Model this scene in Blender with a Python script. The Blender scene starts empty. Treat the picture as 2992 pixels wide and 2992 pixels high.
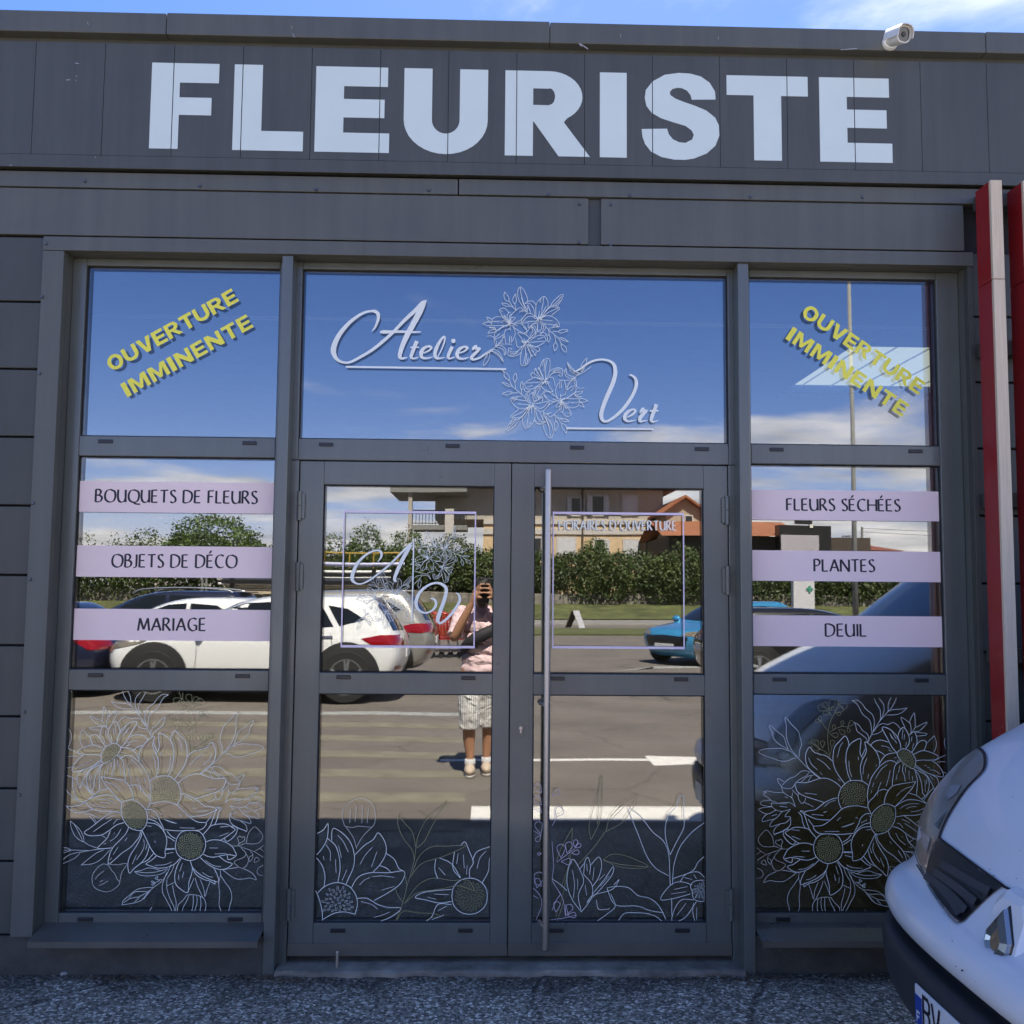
import bpy, bmesh, math, random
import numpy as np
from mathutils import Vector, Matrix
from mathutils.bvhtree import BVHTree
from mathutils.geometry import delaunay_2d_cdt

S = bpy.context.scene
COL = S.collection
PI = math.pi
rad = math.radians
random.seed(7)

# ------------------------------------------------------------------ camera, sky, sun, exposure
CAMP = np.array([0.0, -3.95, 1.6])
F_PX, C_PX = 2790.0, 1496.0

def _dir(x, y):
    v = np.array([(x - C_PX) / F_PX, (y - C_PX) / F_PX, 1.0])
    return v / np.linalg.norm(v)

_ay = _dir(1425.0, 1716.0)
_ax = _dir(109000.0, 2640.0)
_ax = _ax - _ay * (_ax @ _ay)
_ax /= np.linalg.norm(_ax)
_az = np.cross(_ax, _ay)
ROT = np.stack([_ax, _ay, _az], 1)          # columns: world axes seen in (right, down, forward)

cam_d = bpy.data.cameras.new('camera')
cam = bpy.data.objects.new('camera', cam_d)
COL.objects.link(cam)
cam_d.sensor_fit = 'HORIZONTAL'
cam_d.sensor_width = 36.0
cam_d.lens = 36.0 * F_PX / 2992.0
cam_d.clip_start = 0.02
cam_d.clip_end = 2000
_r, _d, _f = ROT[0], ROT[1], ROT[2]
M = Matrix(((_r[0], -_d[0], -_f[0], CAMP[0]), (_r[1], -_d[1], -_f[1], CAMP[1]),
            (_r[2], -_d[2], -_f[2], CAMP[2]), (0, 0, 0, 1)))
cam.matrix_world = M
S.camera = cam

SUN_EL, SUN_AZ = rad(57.5), rad(9)           # the sun stands behind the shop, a little to its right
world = bpy.data.worlds.new('World')
S.world = world
world.use_nodes = True
wn, wl = world.node_tree.nodes, world.node_tree.links
wn.clear()
w_out = wn.new('ShaderNodeOutputWorld')
w_bg = wn.new('ShaderNodeBackground')
w_sky = wn.new('ShaderNodeTexSky')
w_sky.sky_type = 'NISHITA'
w_sky.sun_disc = False
w_sky.sun_elevation = SUN_EL
w_sky.sun_rotation = SUN_AZ
w_sky.altitude = 400
w_sky.air_density = 1.0
w_sky.dust_density = 0.35
w_sky.ozone_density = 2.0
w_bg.inputs['Strength'].default_value = 0.085
# broken clouds: noise over a flat cloud layer, thickening towards the horizon
tc = wn.new('ShaderNodeTexCoord')
sep = wn.new('ShaderNodeSeparateXYZ')
wl.new(tc.outputs['Generated'], sep.inputs[0])
def wmath(op, a, b=None, clamp=False):
    n = wn.new('ShaderNodeMath'); n.operation = op; n.use_clamp = clamp
    for i, v in ((0, a), (1, b)):
        if v is None: continue
        if isinstance(v, (int, float)): n.inputs[i].default_value = v
        else: wl.new(v, n.inputs[i])
    return n.outputs[0]
zc = wmath('MAXIMUM', sep.outputs['Z'], 0.0)
den = wmath('ADD', zc, 0.11)
comb = wn.new('ShaderNodeCombineXYZ')
wl.new(wmath('DIVIDE', sep.outputs['X'], den), comb.inputs[0])
wl.new(wmath('DIVIDE', sep.outputs['Y'], den), comb.inputs[1])
nz = wn.new('ShaderNodeTexNoise')
nz.inputs['Scale'].default_value = 0.9
nz.inputs['Detail'].default_value = 9.0
nz.inputs['Roughness'].default_value = 0.58
nz.inputs['Distortion'].default_value = 0.35
mapn = wn.new('ShaderNodeMapping')
mapn.inputs['Location'].default_value = (3.1, 1.7, 0.0)
wl.new(comb.outputs[0], mapn.inputs[0])
wl.new(mapn.outputs[0], nz.inputs['Vector'])
# coverage bias by elevation: full below 7 degrees, none above 14, wisps very high
low = wn.new('ShaderNodeMapRange')
low.inputs['From Min'].default_value = 0.05; low.inputs['From Max'].default_value = 0.255
low.inputs['To Min'].default_value = 0.17; low.inputs['To Max'].default_value = -0.16
wl.new(zc, low.inputs['Value'])
back = wn.new('ShaderNodeMapRange')           # wisps over the shop roof
back.inputs['From Min'].default_value = 0.2; back.inputs['From Max'].default_value = 0.6
back.inputs['To Min'].default_value = 0.0; back.inputs['To Max'].default_value = 0.115
wl.new(sep.outputs['Y'], back.inputs['Value'])
side = wmath('MULTIPLY', sep.outputs['X'], 0.20)
cov = wmath('ADD', wmath('ADD', nz.outputs['Fac'], low.outputs[0]), wmath('ADD', back.outputs[0], side))
mask = wn.new('ShaderNodeMapRange')
mask.interpolation_type = 'SMOOTHSTEP'
mask.inputs['From Min'].default_value = 0.50; mask.inputs['From Max'].default_value = 0.70
wl.new(cov, mask.inputs['Value'])
nz2 = wn.new('ShaderNodeTexNoise')
nz2.inputs['Scale'].default_value = 2.2; nz2.inputs['Detail'].default_value = 7.0
wl.new(mapn.outputs[0], nz2.inputs['Vector'])
crmp = wn.new('ShaderNodeValToRGB')
crmp.color_ramp.elements[0].position = 0.3
crmp.color_ramp.elements[0].color = (3.8, 3.85, 4.3, 1)
crmp.color_ramp.elements[1].position = 0.7
crmp.color_ramp.elements[1].color = (9.0, 8.5, 8.5, 1)
wl.new(nz2.outputs['Fac'], crmp.inputs[0])
wmix = wn.new('ShaderNodeMix'); wmix.data_type = 'RGBA'
wl.new(wmath('MULTIPLY', mask.outputs[0], 0.9), wmix.inputs['Factor'])
w_hs = wn.new('ShaderNodeHueSaturation'); w_hs.inputs['Saturation'].default_value = 1.25
wl.new(w_sky.outputs[0], w_hs.inputs['Color'])
w_tint = wn.new('ShaderNodeVectorMath'); w_tint.operation = 'MULTIPLY'; w_tint.inputs[1].default_value = (1.05, 0.945, 1.07)
wl.new(w_hs.outputs[0], w_tint.inputs[0])
w_side = wn.new('ShaderNodeMapRange')               # air towards the sun is held back, as the phone did
w_side.inputs['From Min'].default_value = 0.1; w_side.inputs['From Max'].default_value = 0.7
w_side.inputs['To Min'].default_value = 1.0; w_side.inputs['To Max'].default_value = 0.52
wl.new(sep.outputs['Y'], w_side.inputs['Value'])
w_sc = wn.new('ShaderNodeVectorMath'); w_sc.operation = 'SCALE'
w_hi = wn.new('ShaderNodeMapRange')                 # paler high up, round the sun
w_hi.inputs['From Min'].default_value = 0.5; w_hi.inputs['From Max'].default_value = 0.9
w_hi.inputs['To Min'].default_value = 0.0; w_hi.inputs['To Max'].default_value = 0.30
wl.new(zc, w_hi.inputs['Value'])
w_bw = wn.new('ShaderNodeRGBToBW'); wl.new(w_tint.outputs[0], w_bw.inputs[0])
w_pm = wn.new('ShaderNodeMix'); w_pm.data_type = 'RGBA'
wl.new(w_hi.outputs[0], w_pm.inputs['Factor']); wl.new(w_tint.outputs[0], w_pm.inputs['A']); wl.new(w_bw.outputs[0], w_pm.inputs['B'])
wl.new(w_pm.outputs['Result'], w_sc.inputs[0]); wl.new(w_side.outputs[0], w_sc.inputs['Scale'])
w_fr = wn.new('ShaderNodeMapRange')                 # deeper blue away from the sun
w_fr.inputs['From Min'].default_value = 0.1; w_fr.inputs['From Max'].default_value = -0.8
wl.new(sep.outputs['Y'], w_fr.inputs['Value'])
w_dp = wn.new('ShaderNodeVectorMath'); w_dp.operation = 'MULTIPLY'; w_dp.inputs[1].default_value = (0.80, 0.755, 0.90)
wl.new(w_sc.outputs[0], w_dp.inputs[0])
w_fm = wn.new('ShaderNodeMix'); w_fm.data_type = 'RGBA'
wl.new(w_fr.outputs[0], w_fm.inputs['Factor']); wl.new(w_sc.outputs[0], w_fm.inputs['A']); wl.new(w_dp.outputs[0], w_fm.inputs['B'])
wl.new(w_fm.outputs['Result'], wmix.inputs['A'])
wl.new(crmp.outputs['Color'], wmix.inputs['B'])
wl.new(wmix.outputs['Result'], w_bg.inputs['Color'])
wl.new(w_bg.outputs[0], w_out.inputs['Surface'])

sun_d = bpy.data.lights.new('sun', 'SUN')
sun_d.energy = 4.6
sun_d.angle = rad(0.53)
sun_d.color = (1.0, 0.93, 0.84)
sun = bpy.data.objects.new('sun', sun_d)
COL.objects.link(sun)
_sd = Vector((math.sin(SUN_AZ) * math.cos(SUN_EL), math.cos(SUN_AZ) * math.cos(SUN_EL), math.sin(SUN_EL)))
sun.rotation_euler = _sd.to_track_quat('Z', 'Y').to_euler()
sun.location = (0, 6, 20)

vs = S.view_settings
vs.view_transform = 'Standard'
vs.look = 'None'
vs.exposure = 2.1
vs.gamma = 1.0
vs.use_curve_mapping = False
cy = S.cycles
cy.max_bounces = 10
cy.glossy_bounces = 6
cy.transmission_bounces = 6
cy.transparent_max_bounces = 24
cy.diffuse_bounces = 4
cy.sample_clamp_indirect = 6.0
cy.caustics_reflective = False
cy.caustics_refractive = False

# ------------------------------------------------------------------ photo pixel -> point on a real plane
GY = 0.10                                     # outer glass plane
def ray(px, py):
    return ROT.T @ _dir(px, py)
def on_y(px, py, Y):                          # where a sight line meets the plane Y
    r = ray(px, py); t = (Y - CAMP[1]) / r[1]
    return CAMP + r * t
def on_z(px, py, z):
    r = ray(px, py); t = (z - CAMP[2]) / r[2]
    return CAMP + r * t
GR = GY + 0.02
def refl_y(px, py, Y):                        # a thing seen mirrored in the glass, standing on plane Y
    q = on_y(px, py, 2 * GR - Y)
    return np.array([q[0], Y, q[2]])
def refl_z(px, py, z=0.0):
    q = on_z(px, py, z)
    return np.array([q[0], 2 * GR - q[1], z])

# ------------------------------------------------------------------ mesh helpers
class MB:
    def __init__(s):
        s.v = []; s.f = []; s.m = []
    def add(s, verts, faces, mi=0):
        b = len(s.v)
        s.v += [tuple(map(float, p)) for p in verts]
        s.f += [tuple(b + i for i in f) for f in faces]
        s.m += [mi] * len(faces)
        return s
    def box(s, x0, x1, y0, y1, z0, z1, mi=0):
        v = [(x0, y0, z0), (x1, y0, z0), (x1, y1, z0), (x0, y1, z0), (x0, y0, z1), (x1, y0, z1), (x1, y1, z1), (x0, y1, z1)]
        f = [(0, 3, 2, 1), (4, 5, 6, 7), (0, 1, 5, 4), (1, 2, 6, 5), (2, 3, 7, 6), (3, 0, 4, 7)]
        return s.add(v, f, mi)
    def tube(s, pts, r, n=10, cap=True, mi=0):
        pts = [Vector(p) for p in pts]
        rs = r if isinstance(r, (list, tuple)) else [r] * len(pts)
        rings = []
        up = None
        for i, p in enumerate(pts):
            d = (pts[min(i + 1, len(pts) - 1)] - pts[max(i - 1, 0)]).normalized()
            if up is None:
                up = d.orthogonal().normalized()
            else:
                up = (up - d * up.dot(d)).normalized()
            q = d.cross(up)
            rings.append([p + (up * math.cos(2 * PI * k / n) + q * math.sin(2 * PI * k / n)) * rs[i] for k in range(n)])
        v = [p for r_ in rings for p in r_]
        f = []
        for i in range(len(pts) - 1):
            for k in range(n):
                a, b = i * n + k, i * n + (k + 1) % n
                f.append((a, b, b + n, a + n))
        if cap:
            f.append(tuple(reversed(range(n))))
            f.append(tuple((len(pts) - 1) * n + k for k in range(n)))
        return s.add(v, f, mi)
    def prism_y(s, poly, y0, y1, mi=0):       # polygon in (x, z) swept along y
        n = len(poly)
        a = sum(poly[i][0] * poly[(i + 1) % n][1] - poly[(i + 1) % n][0] * poly[i][1] for i in range(n))
        if a < 0: poly = list(reversed(poly))
        v = [(p[0], y0, p[1]) for p in poly] + [(p[0], y1, p[1]) for p in poly]
        f = [tuple(range(n)), tuple(reversed(range(n, 2 * n)))]
        f += [((i + 1) % n, i, i + n, (i + 1) % n + n) for i in range(n)]
        return s.add(v, f, mi)
    def prism_x(s, poly, x0, x1, mi=0):       # polygon in (y, z) swept along x
        n = len(poly)
        v = [(x0, p[0], p[1]) for p in poly] + [(x1, p[0], p[1]) for p in poly]
        f = [tuple(reversed(range(n))), tuple(range(n, 2 * n))]
        f += [(i, (i + 1) % n, (i + 1) % n + n, i + n) for i in range(n)]
        return s.add(v, f, mi)
    def lathe(s, prof, c, axis='z', n=20, mi=0):
        v = []; f = []
        for (r, h) in prof:
            for k in range(n):
                a = 2 * PI * k / n
                x, y = r * math.cos(a), r * math.sin(a)
                p = {'z': (x, y, h), 'y': (x, h, y), 'x': (h, x, y)}[axis]
                v.append((c[0] + p[0], c[1] + p[1], c[2] + p[2]))
        m = len(prof)
        for i in range(m - 1):
            for k in range(n):
                a, b = i * n + k, i * n + (k + 1) % n
                f.append((a, b, b + n, a + n))
        f.append(tuple(range(n))); f.append(tuple(range((m - 1) * n, m * n)))
        return s.add(v, f, mi)
    def ellipsoid(s, c, r, nu=14, nv=9, mi=0):
        v = []; f = []
        for j in range(nv + 1):
            t = PI * j / nv
            for k in range(nu):
                a = 2 * PI * k / nu
                v.append((c[0] + r[0] * math.sin(t) * math.cos(a), c[1] + r[1] * math.sin(t) * math.sin(a), c[2] + r[2] * math.cos(t)))
        for j in range(nv):
            for k in range(nu):
                a, b = j * nu + k, j * nu + (k + 1) % nu
                f.append((a, a + nu, b + nu, b))
        return s.add(v, f, mi)
    def build(s, name, mats, parent=None, smooth=False, bevel=0.0, segs=2, fix=True):
        me = bpy.data.meshes.new(name)
        me.from_pydata(s.v, [], s.f)
        if not isinstance(mats, (list, tuple)): mats = [mats]
        for m in mats: me.materials.append(m)
        if len(mats) > 1:
            for p, mi in zip(me.polygons, s.m): p.material_index = mi
        if fix or bevel:
            bm = bmesh.new(); bm.from_mesh(me)
            if fix: bmesh.ops.recalc_face_normals(bm, faces=bm.faces)
            bm.to_mesh(me); bm.free()
        if smooth:
            for p in me.polygons: p.use_smooth = True
        me.update()
        o = bpy.data.objects.new(name, me)
        COL.objects.link(o)
        if bevel:
            md = o.modifiers.new('bevel', 'BEVEL'); md.width = bevel; md.segments = segs; md.limit_method = 'ANGLE'
            md.angle_limit = rad(35); md.harden_normals = False
        if smooth == 'auto':
            pass
        if parent is not None: o.parent = parent
        return o

def thing(name, label, cat, loc=(0, 0, 0), group=None):
    o = bpy.data.objects.new(name, None)
    o.empty_display_size = 0.1
    o.location = loc
    COL.objects.link(o)
    o['label'] = label; o['category'] = cat
    if group: o['group'] = group
    return o
def tag(o, label, cat, group=None):
    o['label'] = label; o['category'] = cat
    if group: o['group'] = group
    return o
def struct(o):
    o['kind'] = 'structure'
    return o
def relink(o, root):                          # geometry built in world space, parented to a thing away from the origin
    o.parent = root
    o.matrix_parent_inverse = Matrix.Translation(-Vector(root.location))
    return o
def copy_tree(root, loc, label, group=None, parent=None):
    c = root.copy(); COL.objects.link(c)
    if parent is None:
        c.location = loc; c['label'] = label
        if group: c['group'] = group
    else:
        c.parent = parent
    for ch in list(root.children): copy_tree(ch, None, None, None, c)
    return c

# ------------------------------------------------------------------ materials
MATS = {}
def mat(name, col, rough=0.5, metal=0.0, spec=0.5, coat=0.0, var=0.0, scale=6.0, bump=0.0, bscale=60.0, emis=None, crough=0.04, trans=0.0, stretch=None, rvar=0.0, streak=0.0):
    if name in MATS: return MATS[name]
    m = bpy.data.materials.new(name); m.use_nodes = True
    nt = m.node_tree; b = nt.nodes['Principled BSDF']
    b.inputs['Base Color'].default_value = (*col, 1)
    b.inputs['Roughness'].default_value = rough
    b.inputs['Metallic'].default_value = metal
    b.inputs['Specular IOR Level'].default_value = spec
    b.inputs['Coat Weight'].default_value = coat
    b.inputs['Coat Roughness'].default_value = crough
    if trans: b.inputs['Transmission Weight'].default_value = trans
    co = nt.nodes.new('ShaderNodeTexCoord')
    src = co.outputs['Object']
    if stretch:
        mp = nt.nodes.new('ShaderNodeMapping'); mp.inputs['Scale'].default_value = stretch
        nt.links.new(src, mp.inputs[0]); src = mp.outputs[0]
    if var or rvar:
        n = nt.nodes.new('ShaderNodeTexNoise')
        n.inputs['Scale'].default_value = scale; n.inputs['Detail'].default_value = 6
        n.inputs['Roughness'].default_value = 0.62
        nt.links.new(src, n.inputs['Vector'])
        if var:
            r = nt.nodes.new('ShaderNodeMapRange')
            r.inputs['From Min'].default_value = 0.28; r.inputs['From Max'].default_value = 0.72
            r.inputs['To Min'].default_value = 1 - var; r.inputs['To Max'].default_value = 1 + var
            nt.links.new(n.outputs['Fac'], r.inputs['Value'])
            mx = nt.nodes.new('ShaderNodeVectorMath'); mx.operation = 'SCALE'
            mx.inputs[0].default_value = col
            nt.links.new(r.outputs[0], mx.inputs['Scale'])
            if streak:                            # faint run marks down the sheet
                ms = nt.nodes.new('ShaderNodeMapping'); ms.inputs['Scale'].default_value = (9, 9, .45)
                nt.links.new(co.outputs['Object'], ms.inputs[0])
                ns = nt.nodes.new('ShaderNodeTexNoise'); ns.inputs['Scale'].default_value = 1.6; ns.inputs['Detail'].default_value = 7; ns.inputs['Roughness'].default_value = .7
                nt.links.new(ms.outputs[0], ns.inputs['Vector'])
                rs_ = nt.nodes.new('ShaderNodeMapRange'); rs_.inputs['From Min'].default_value = .3; rs_.inputs['From Max'].default_value = .7
                rs_.inputs['To Min'].default_value = 1 - streak; rs_.inputs['To Max'].default_value = 1 + streak
                nt.links.new(ns.outputs['Fac'], rs_.inputs['Value'])
                m2 = nt.nodes.new('ShaderNodeVectorMath'); m2.operation = 'SCALE'
                nt.links.new(mx.outputs[0], m2.inputs[0]); nt.links.new(rs_.outputs[0], m2.inputs['Scale'])
                mx = m2
            nt.links.new(mx.outputs[0], b.inputs['Base Color'])
        if rvar:
            r2 = nt.nodes.new('ShaderNodeMapRange')
            r2.inputs['From Min'].default_value = 0.3; r2.inputs['From Max'].default_value = 0.7
            r2.inputs['To Min'].default_value = rough - rvar; r2.inputs['To Max'].default_value = rough + rvar
            nt.links.new(n.outputs['Fac'], r2.inputs['Value'])
            nt.links.new(r2.outputs[0], b.inputs['Roughness'])
    if bump:
        n2 = nt.nodes.new('ShaderNodeTexNoise')
        n2.inputs['Scale'].default_value = bscale; n2.inputs['Detail'].default_value = 4
        nt.links.new(src, n2.inputs['Vector'])
        bp = nt.nodes.new('ShaderNodeBump'); bp.inputs['Strength'].default_value = bump; bp.inputs['Distance'].default_value = 0.01
        nt.links.new(n2.outputs['Fac'], bp.inputs['Height'])
        nt.links.new(bp.outputs[0], b.inputs['Normal'])
    if emis:
        b.inputs['Emission Color'].default_value = (*emis[:3], 1); b.inputs['Emission Strength'].default_value = emis[3]
    MATS[name] = m
    return m

def glass_mat(name, refl, tcol, rough=0.0):   # one sheet of glass: a share mirrored, the rest passed on
    m = bpy.data.materials.new(name); m.use_nodes = True
    nt = m.node_tree; nt.nodes.clear()
    o = nt.nodes.new('ShaderNodeOutputMaterial')
    mx = nt.nodes.new('ShaderNodeMixShader')
    g = nt.nodes.new('ShaderNodeBsdfGlossy'); g.inputs['Roughness'].default_value = rough
    g.inputs['Color'].default_value = (1.0, 0.99, 0.97, 1)
    t = nt.nodes.new('ShaderNodeBsdfTransparent'); t.inputs['Color'].default_value = (*tcol, 1)
    co = nt.nodes.new('ShaderNodeTexCoord')
    n = nt.nodes.new('ShaderNodeTexNoise'); n.inputs['Scale'].default_value = 1.3; n.inputs['Detail'].default_value = 1.0
    bp = nt.nodes.new('ShaderNodeBump'); bp.inputs['Strength'].default_value = 0.045; bp.inputs['Distance'].default_value = 0.02
    nt.links.new(co.outputs['Object'], n.inputs['Vector'])
    nt.links.new(n.outputs['Fac'], bp.inputs['Height'])
    nt.links.new(bp.outputs[0], g.inputs['Normal'])
    lw = nt.nodes.new('ShaderNodeFresnel'); lw.inputs['IOR'].default_value = 1.45
    ad = nt.nodes.new('ShaderNodeMath'); ad.operation = 'ADD'; ad.use_clamp = True
    ad.inputs[1].default_value = refl
    nt.links.new(lw.outputs[0], ad.inputs[0])
    nt.links.new(ad.outputs[0], mx.inputs[0])
    nt.links.new(t.outputs[0], mx.inputs[1]); nt.links.new(g.outputs[0], mx.inputs[2])
    nt.links.new(mx.outputs[0], o.inputs['Surface'])
    MATS[name] = m
    return m

m_panel = mat('anthracite_sheet', (0.096, 0.099, 0.082), 0.5, streak=.13, var=0.10, scale=2.2, bump=0.04, bscale=3.0, rvar=0.08)
m_plank = mat('anthracite_cladding', (0.055, 0.057, 0.047), 0.52, streak=.10, var=0.12, scale=3.0, bump=0.04, bscale=4.0)
m_fascia = mat('anthracite_fascia', (0.070, 0.073, 0.060), 0.5, streak=.16, var=0.10, scale=1.6, bump=0.05, bscale=2.5)
m_frame = mat('grey_aluminium', (0.103, 0.112, 0.094), 0.34, coat=.40, crough=.13, streak=.10, var=0.05, scale=4, rvar=0.07)
m_dark = mat('dark_gap', (0.006, 0.006, 0.007), 0.8)
m_plinth = mat('plinth_render', (0.062, 0.060, 0.048), 0.8, var=0.35, scale=9, bump=0.3, bscale=90)
m_sill = mat('grey_sill', (0.112, 0.102, 0.080), 0.35, var=0.10, scale=5, rvar=0.1)
m_concrete = mat('threshold_concrete', (0.23, 0.20, 0.15), 0.9, var=0.55, scale=7, bump=0.5, bscale=60)
m_white_vinyl = mat('white_vinyl', (0.88, 0.90, 0.79), 0.35, var=0.02, scale=3)
m_sign_white = mat('letter_vinyl', (0.66, 0.74, 0.66), 0.45, var=0.03, scale=4)
m_yellow = mat('yellow_vinyl', (0.94, 0.85, 0.07), 0.4, var=0.02)
m_lilac = mat('lilac_vinyl', (0.90, 0.70, 0.63), 0.42, var=0.02, scale=3)
m_lilac_pale = mat('pale_lilac_vinyl', (0.78, 0.66, 0.72), 0.4)
m_ink = mat('plum_lettering', (0.012, 0.008, 0.016), 0.5)
m_olive = mat('olive_vinyl', (0.37, 0.35, 0.15), 0.45)
m_cream_ln = mat('cream_vinyl', (0.90, 0.87, 0.70), 0.45)
m_steel = mat('brushed_steel', (0.52, 0.47, 0.40), 0.45, metal=1.0, var=0.05, scale=30, stretch=(40, 40, 1))
m_screw = mat('screw_metal', (0.12, 0.125, 0.13), 0.35, metal=0.7)
m_red = mat('red_board', (0.28, 0.012, 0.014), 0.42, var=0.08, scale=4)
m_timber = mat('pale_timber', (0.62, 0.50, 0.34), 0.6, var=0.14, scale=5, stretch=(60, 60, 1.2), bump=0.15, bscale=8)
m_cam_white = mat('camera_plastic', (0.66, 0.64, 0.56), 0.4)
m_black = mat('black_plastic', (0.012, 0.012, 0.013), 0.35)
m_blackgloss = mat('black_gloss', (0.008, 0.008, 0.009), 0.06, coat=0.5)
m_rubber = mat('rubber', (0.014, 0.014, 0.014), 0.75)
m_int_wall = mat('interior_board', (0.30, 0.26, 0.19), 0.85, var=0.15, scale=1.5)
m_int_floor = mat('interior_screed', (0.34, 0.29, 0.20), 0.7, var=0.2, scale=2)
m_int_ceil = mat('interior_ceiling', (0.17, 0.16, 0.15), 0.9, var=0.1)
m_rail = mat('white_trunking', (0.7, 0.7, 0.7), 0.5)
m_glass_o = glass_mat('glass_outer_sheet', 0.05, (0.93, 0.95, 0.93))
m_glass_i = glass_mat('glass_coated_sheet', 0.19, (0.72, 0.72, 0.66))
def translucent(name, col):
    m = bpy.data.materials.new(name); m.use_nodes = True
    nt = m.node_tree; nt.nodes.clear()
    o = nt.nodes.new('ShaderNodeOutputMaterial'); t = nt.nodes.new('ShaderNodeBsdfTranslucent')
    t.inputs['Color'].default_value = (*col, 1)
    nt.links.new(t.outputs[0], o.inputs['Surface']); MATS[name] = m
    return m
m_poly = translucent('roof_light_sheet', (0.13, 0.15, 0.13))
# ------------------------------------------------------------------ ground
def ground_mat():
    m = bpy.data.materials.new('asphalt'); m.use_nodes = True
    nt = m.node_tree; b = nt.nodes['Principled BSDF']; L = nt.links
    co = nt.nodes.new('ShaderNodeTexCoord')
    v = nt.nodes.new('ShaderNodeTexVoronoi'); v.inputs['Scale'].default_value = 100
    n = nt.nodes.new('ShaderNodeTexNoise'); n.inputs['Scale'].default_value = 140; n.inputs['Detail'].default_value = 5
    big = nt.nodes.new('ShaderNodeTexNoise'); big.inputs['Scale'].default_value = 0.9; big.inputs['Detail'].default_value = 6
    for k in (v, n, big): L.new(co.outputs['Object'], k.inputs['Vector'])
    r = nt.nodes.new('ShaderNodeValToRGB')                    # stone chips in dark binder
    e = r.color_ramp.elements
    e[0].position = 0.34; e[0].color = (0.085, 0.075, 0.058, 1)
    e[1].position = 0.92; e[1].color = (0.85, 0.77, 0.62, 1)
    k = e.new(0.55); k.color = (0.20, 0.177, 0.132, 1)
    k = e.new(0.74); k.color = (0.31, 0.272, 0.205, 1)
    sp = nt.nodes.new('ShaderNodeSeparateColor'); L.new(v.outputs['Color'], sp.inputs[0])
    mx = nt.nodes.new('ShaderNodeMath'); mx.operation = 'MULTIPLY_ADD'
    L.new(n.outputs['Fac'], mx.inputs[0]); mx.inputs[1].default_value = 0.60
    sc = nt.nodes.new('ShaderNodeMath'); sc.operation = 'MULTIPLY'; sc.inputs[1].default_value = 0.56
    L.new(sp.outputs[0], sc.inputs[0]); L.new(sc.outputs[0], mx.inputs[2])
    L.new(mx.outputs[0], r.inputs[0])
    # the lane further out is a smoother, warmer asphalt
    geo = nt.nodes.new('ShaderNodeSeparateXYZ'); L.new(co.outputs['Object'], geo.inputs[0])
    mr = nt.nodes.new('ShaderNodeMapRange'); mr.inputs['From Min'].default_value = -2.3; mr.inputs['From Max'].default_value = -2.36
    L.new(geo.outputs['Y'], mr.inputs['Value'])
    lane = nt.nodes.new('ShaderNodeMix'); lane.data_type = 'RGBA'
    cr = nt.nodes.new('ShaderNodeValToRGB')
    cr.color_ramp.elements[0].position = 0.3; cr.color_ramp.elements[0].color = (0.105, 0.090, 0.078, 1)
    cr.color_ramp.elements[1].position = 0.75; cr.color_ramp.elements[1].color = (0.165, 0.145, 0.128, 1)
    L.new(n.outputs['Fac'], cr.inputs[0])
    L.new(mr.outputs[0], lane.inputs['Factor']); L.new(r.outputs['Color'], lane.inputs['A']); L.new(cr.outputs['Color'], lane.inputs['B'])
    st = nt.nodes.new('ShaderNodeMapRange'); st.inputs['From Min'].default_value = 0.25; st.inputs['From Max'].default_value = 0.75
    st.inputs['To Min'].default_value = 0.95; st.inputs['To Max'].default_value = 1.42
    L.new(big.outputs['Fac'], st.inputs['Value'])
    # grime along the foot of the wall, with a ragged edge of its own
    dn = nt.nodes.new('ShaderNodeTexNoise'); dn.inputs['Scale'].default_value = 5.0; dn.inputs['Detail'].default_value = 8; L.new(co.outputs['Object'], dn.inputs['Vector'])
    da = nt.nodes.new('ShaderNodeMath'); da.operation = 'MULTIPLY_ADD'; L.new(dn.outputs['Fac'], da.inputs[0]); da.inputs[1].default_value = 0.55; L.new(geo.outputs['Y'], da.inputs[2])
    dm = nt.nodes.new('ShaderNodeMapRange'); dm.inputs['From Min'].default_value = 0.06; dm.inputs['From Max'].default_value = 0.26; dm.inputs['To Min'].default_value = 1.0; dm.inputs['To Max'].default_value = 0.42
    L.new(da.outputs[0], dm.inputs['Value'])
    # darker patches and a fine crack or two
    ck = nt.nodes.new('ShaderNodeTexVoronoi'); ck.feature = 'DISTANCE_TO_EDGE'; ck.inputs['Scale'].default_value = 0.55
    wn_ = nt.nodes.new('ShaderNodeTexNoise'); wn_.inputs['Scale'].default_value = 2.5; wn_.inputs['Detail'].default_value = 6; L.new(co.outputs['Object'], wn_.inputs['Vector'])
    wv = nt.nodes.new('ShaderNodeVectorMath'); wv.operation = 'MULTIPLY_ADD'; L.new(wn_.outputs['Color'], wv.inputs[0]); wv.inputs[1].default_value = (.35, .35, 0); L.new(co.outputs['Object'], wv.inputs[2])
    L.new(wv.outputs[0], ck.inputs['Vector'])
    cm_ = nt.nodes.new('ShaderNodeMapRange'); cm_.inputs['From Min'].default_value = 0.0015; cm_.inputs['From Max'].default_value = 0.006; cm_.inputs['To Min'].default_value = 0.5; cm_.inputs['To Max'].default_value = 1.0
    L.new(ck.outputs['Distance'], cm_.inputs['Value'])
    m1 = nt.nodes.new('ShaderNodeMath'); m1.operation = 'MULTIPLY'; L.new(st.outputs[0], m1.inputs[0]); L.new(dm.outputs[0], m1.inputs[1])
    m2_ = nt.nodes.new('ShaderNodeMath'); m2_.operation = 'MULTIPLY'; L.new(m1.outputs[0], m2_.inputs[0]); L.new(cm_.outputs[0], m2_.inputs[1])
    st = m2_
    vm = nt.nodes.new('ShaderNodeVectorMath'); vm.operation = 'SCALE'
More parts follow.
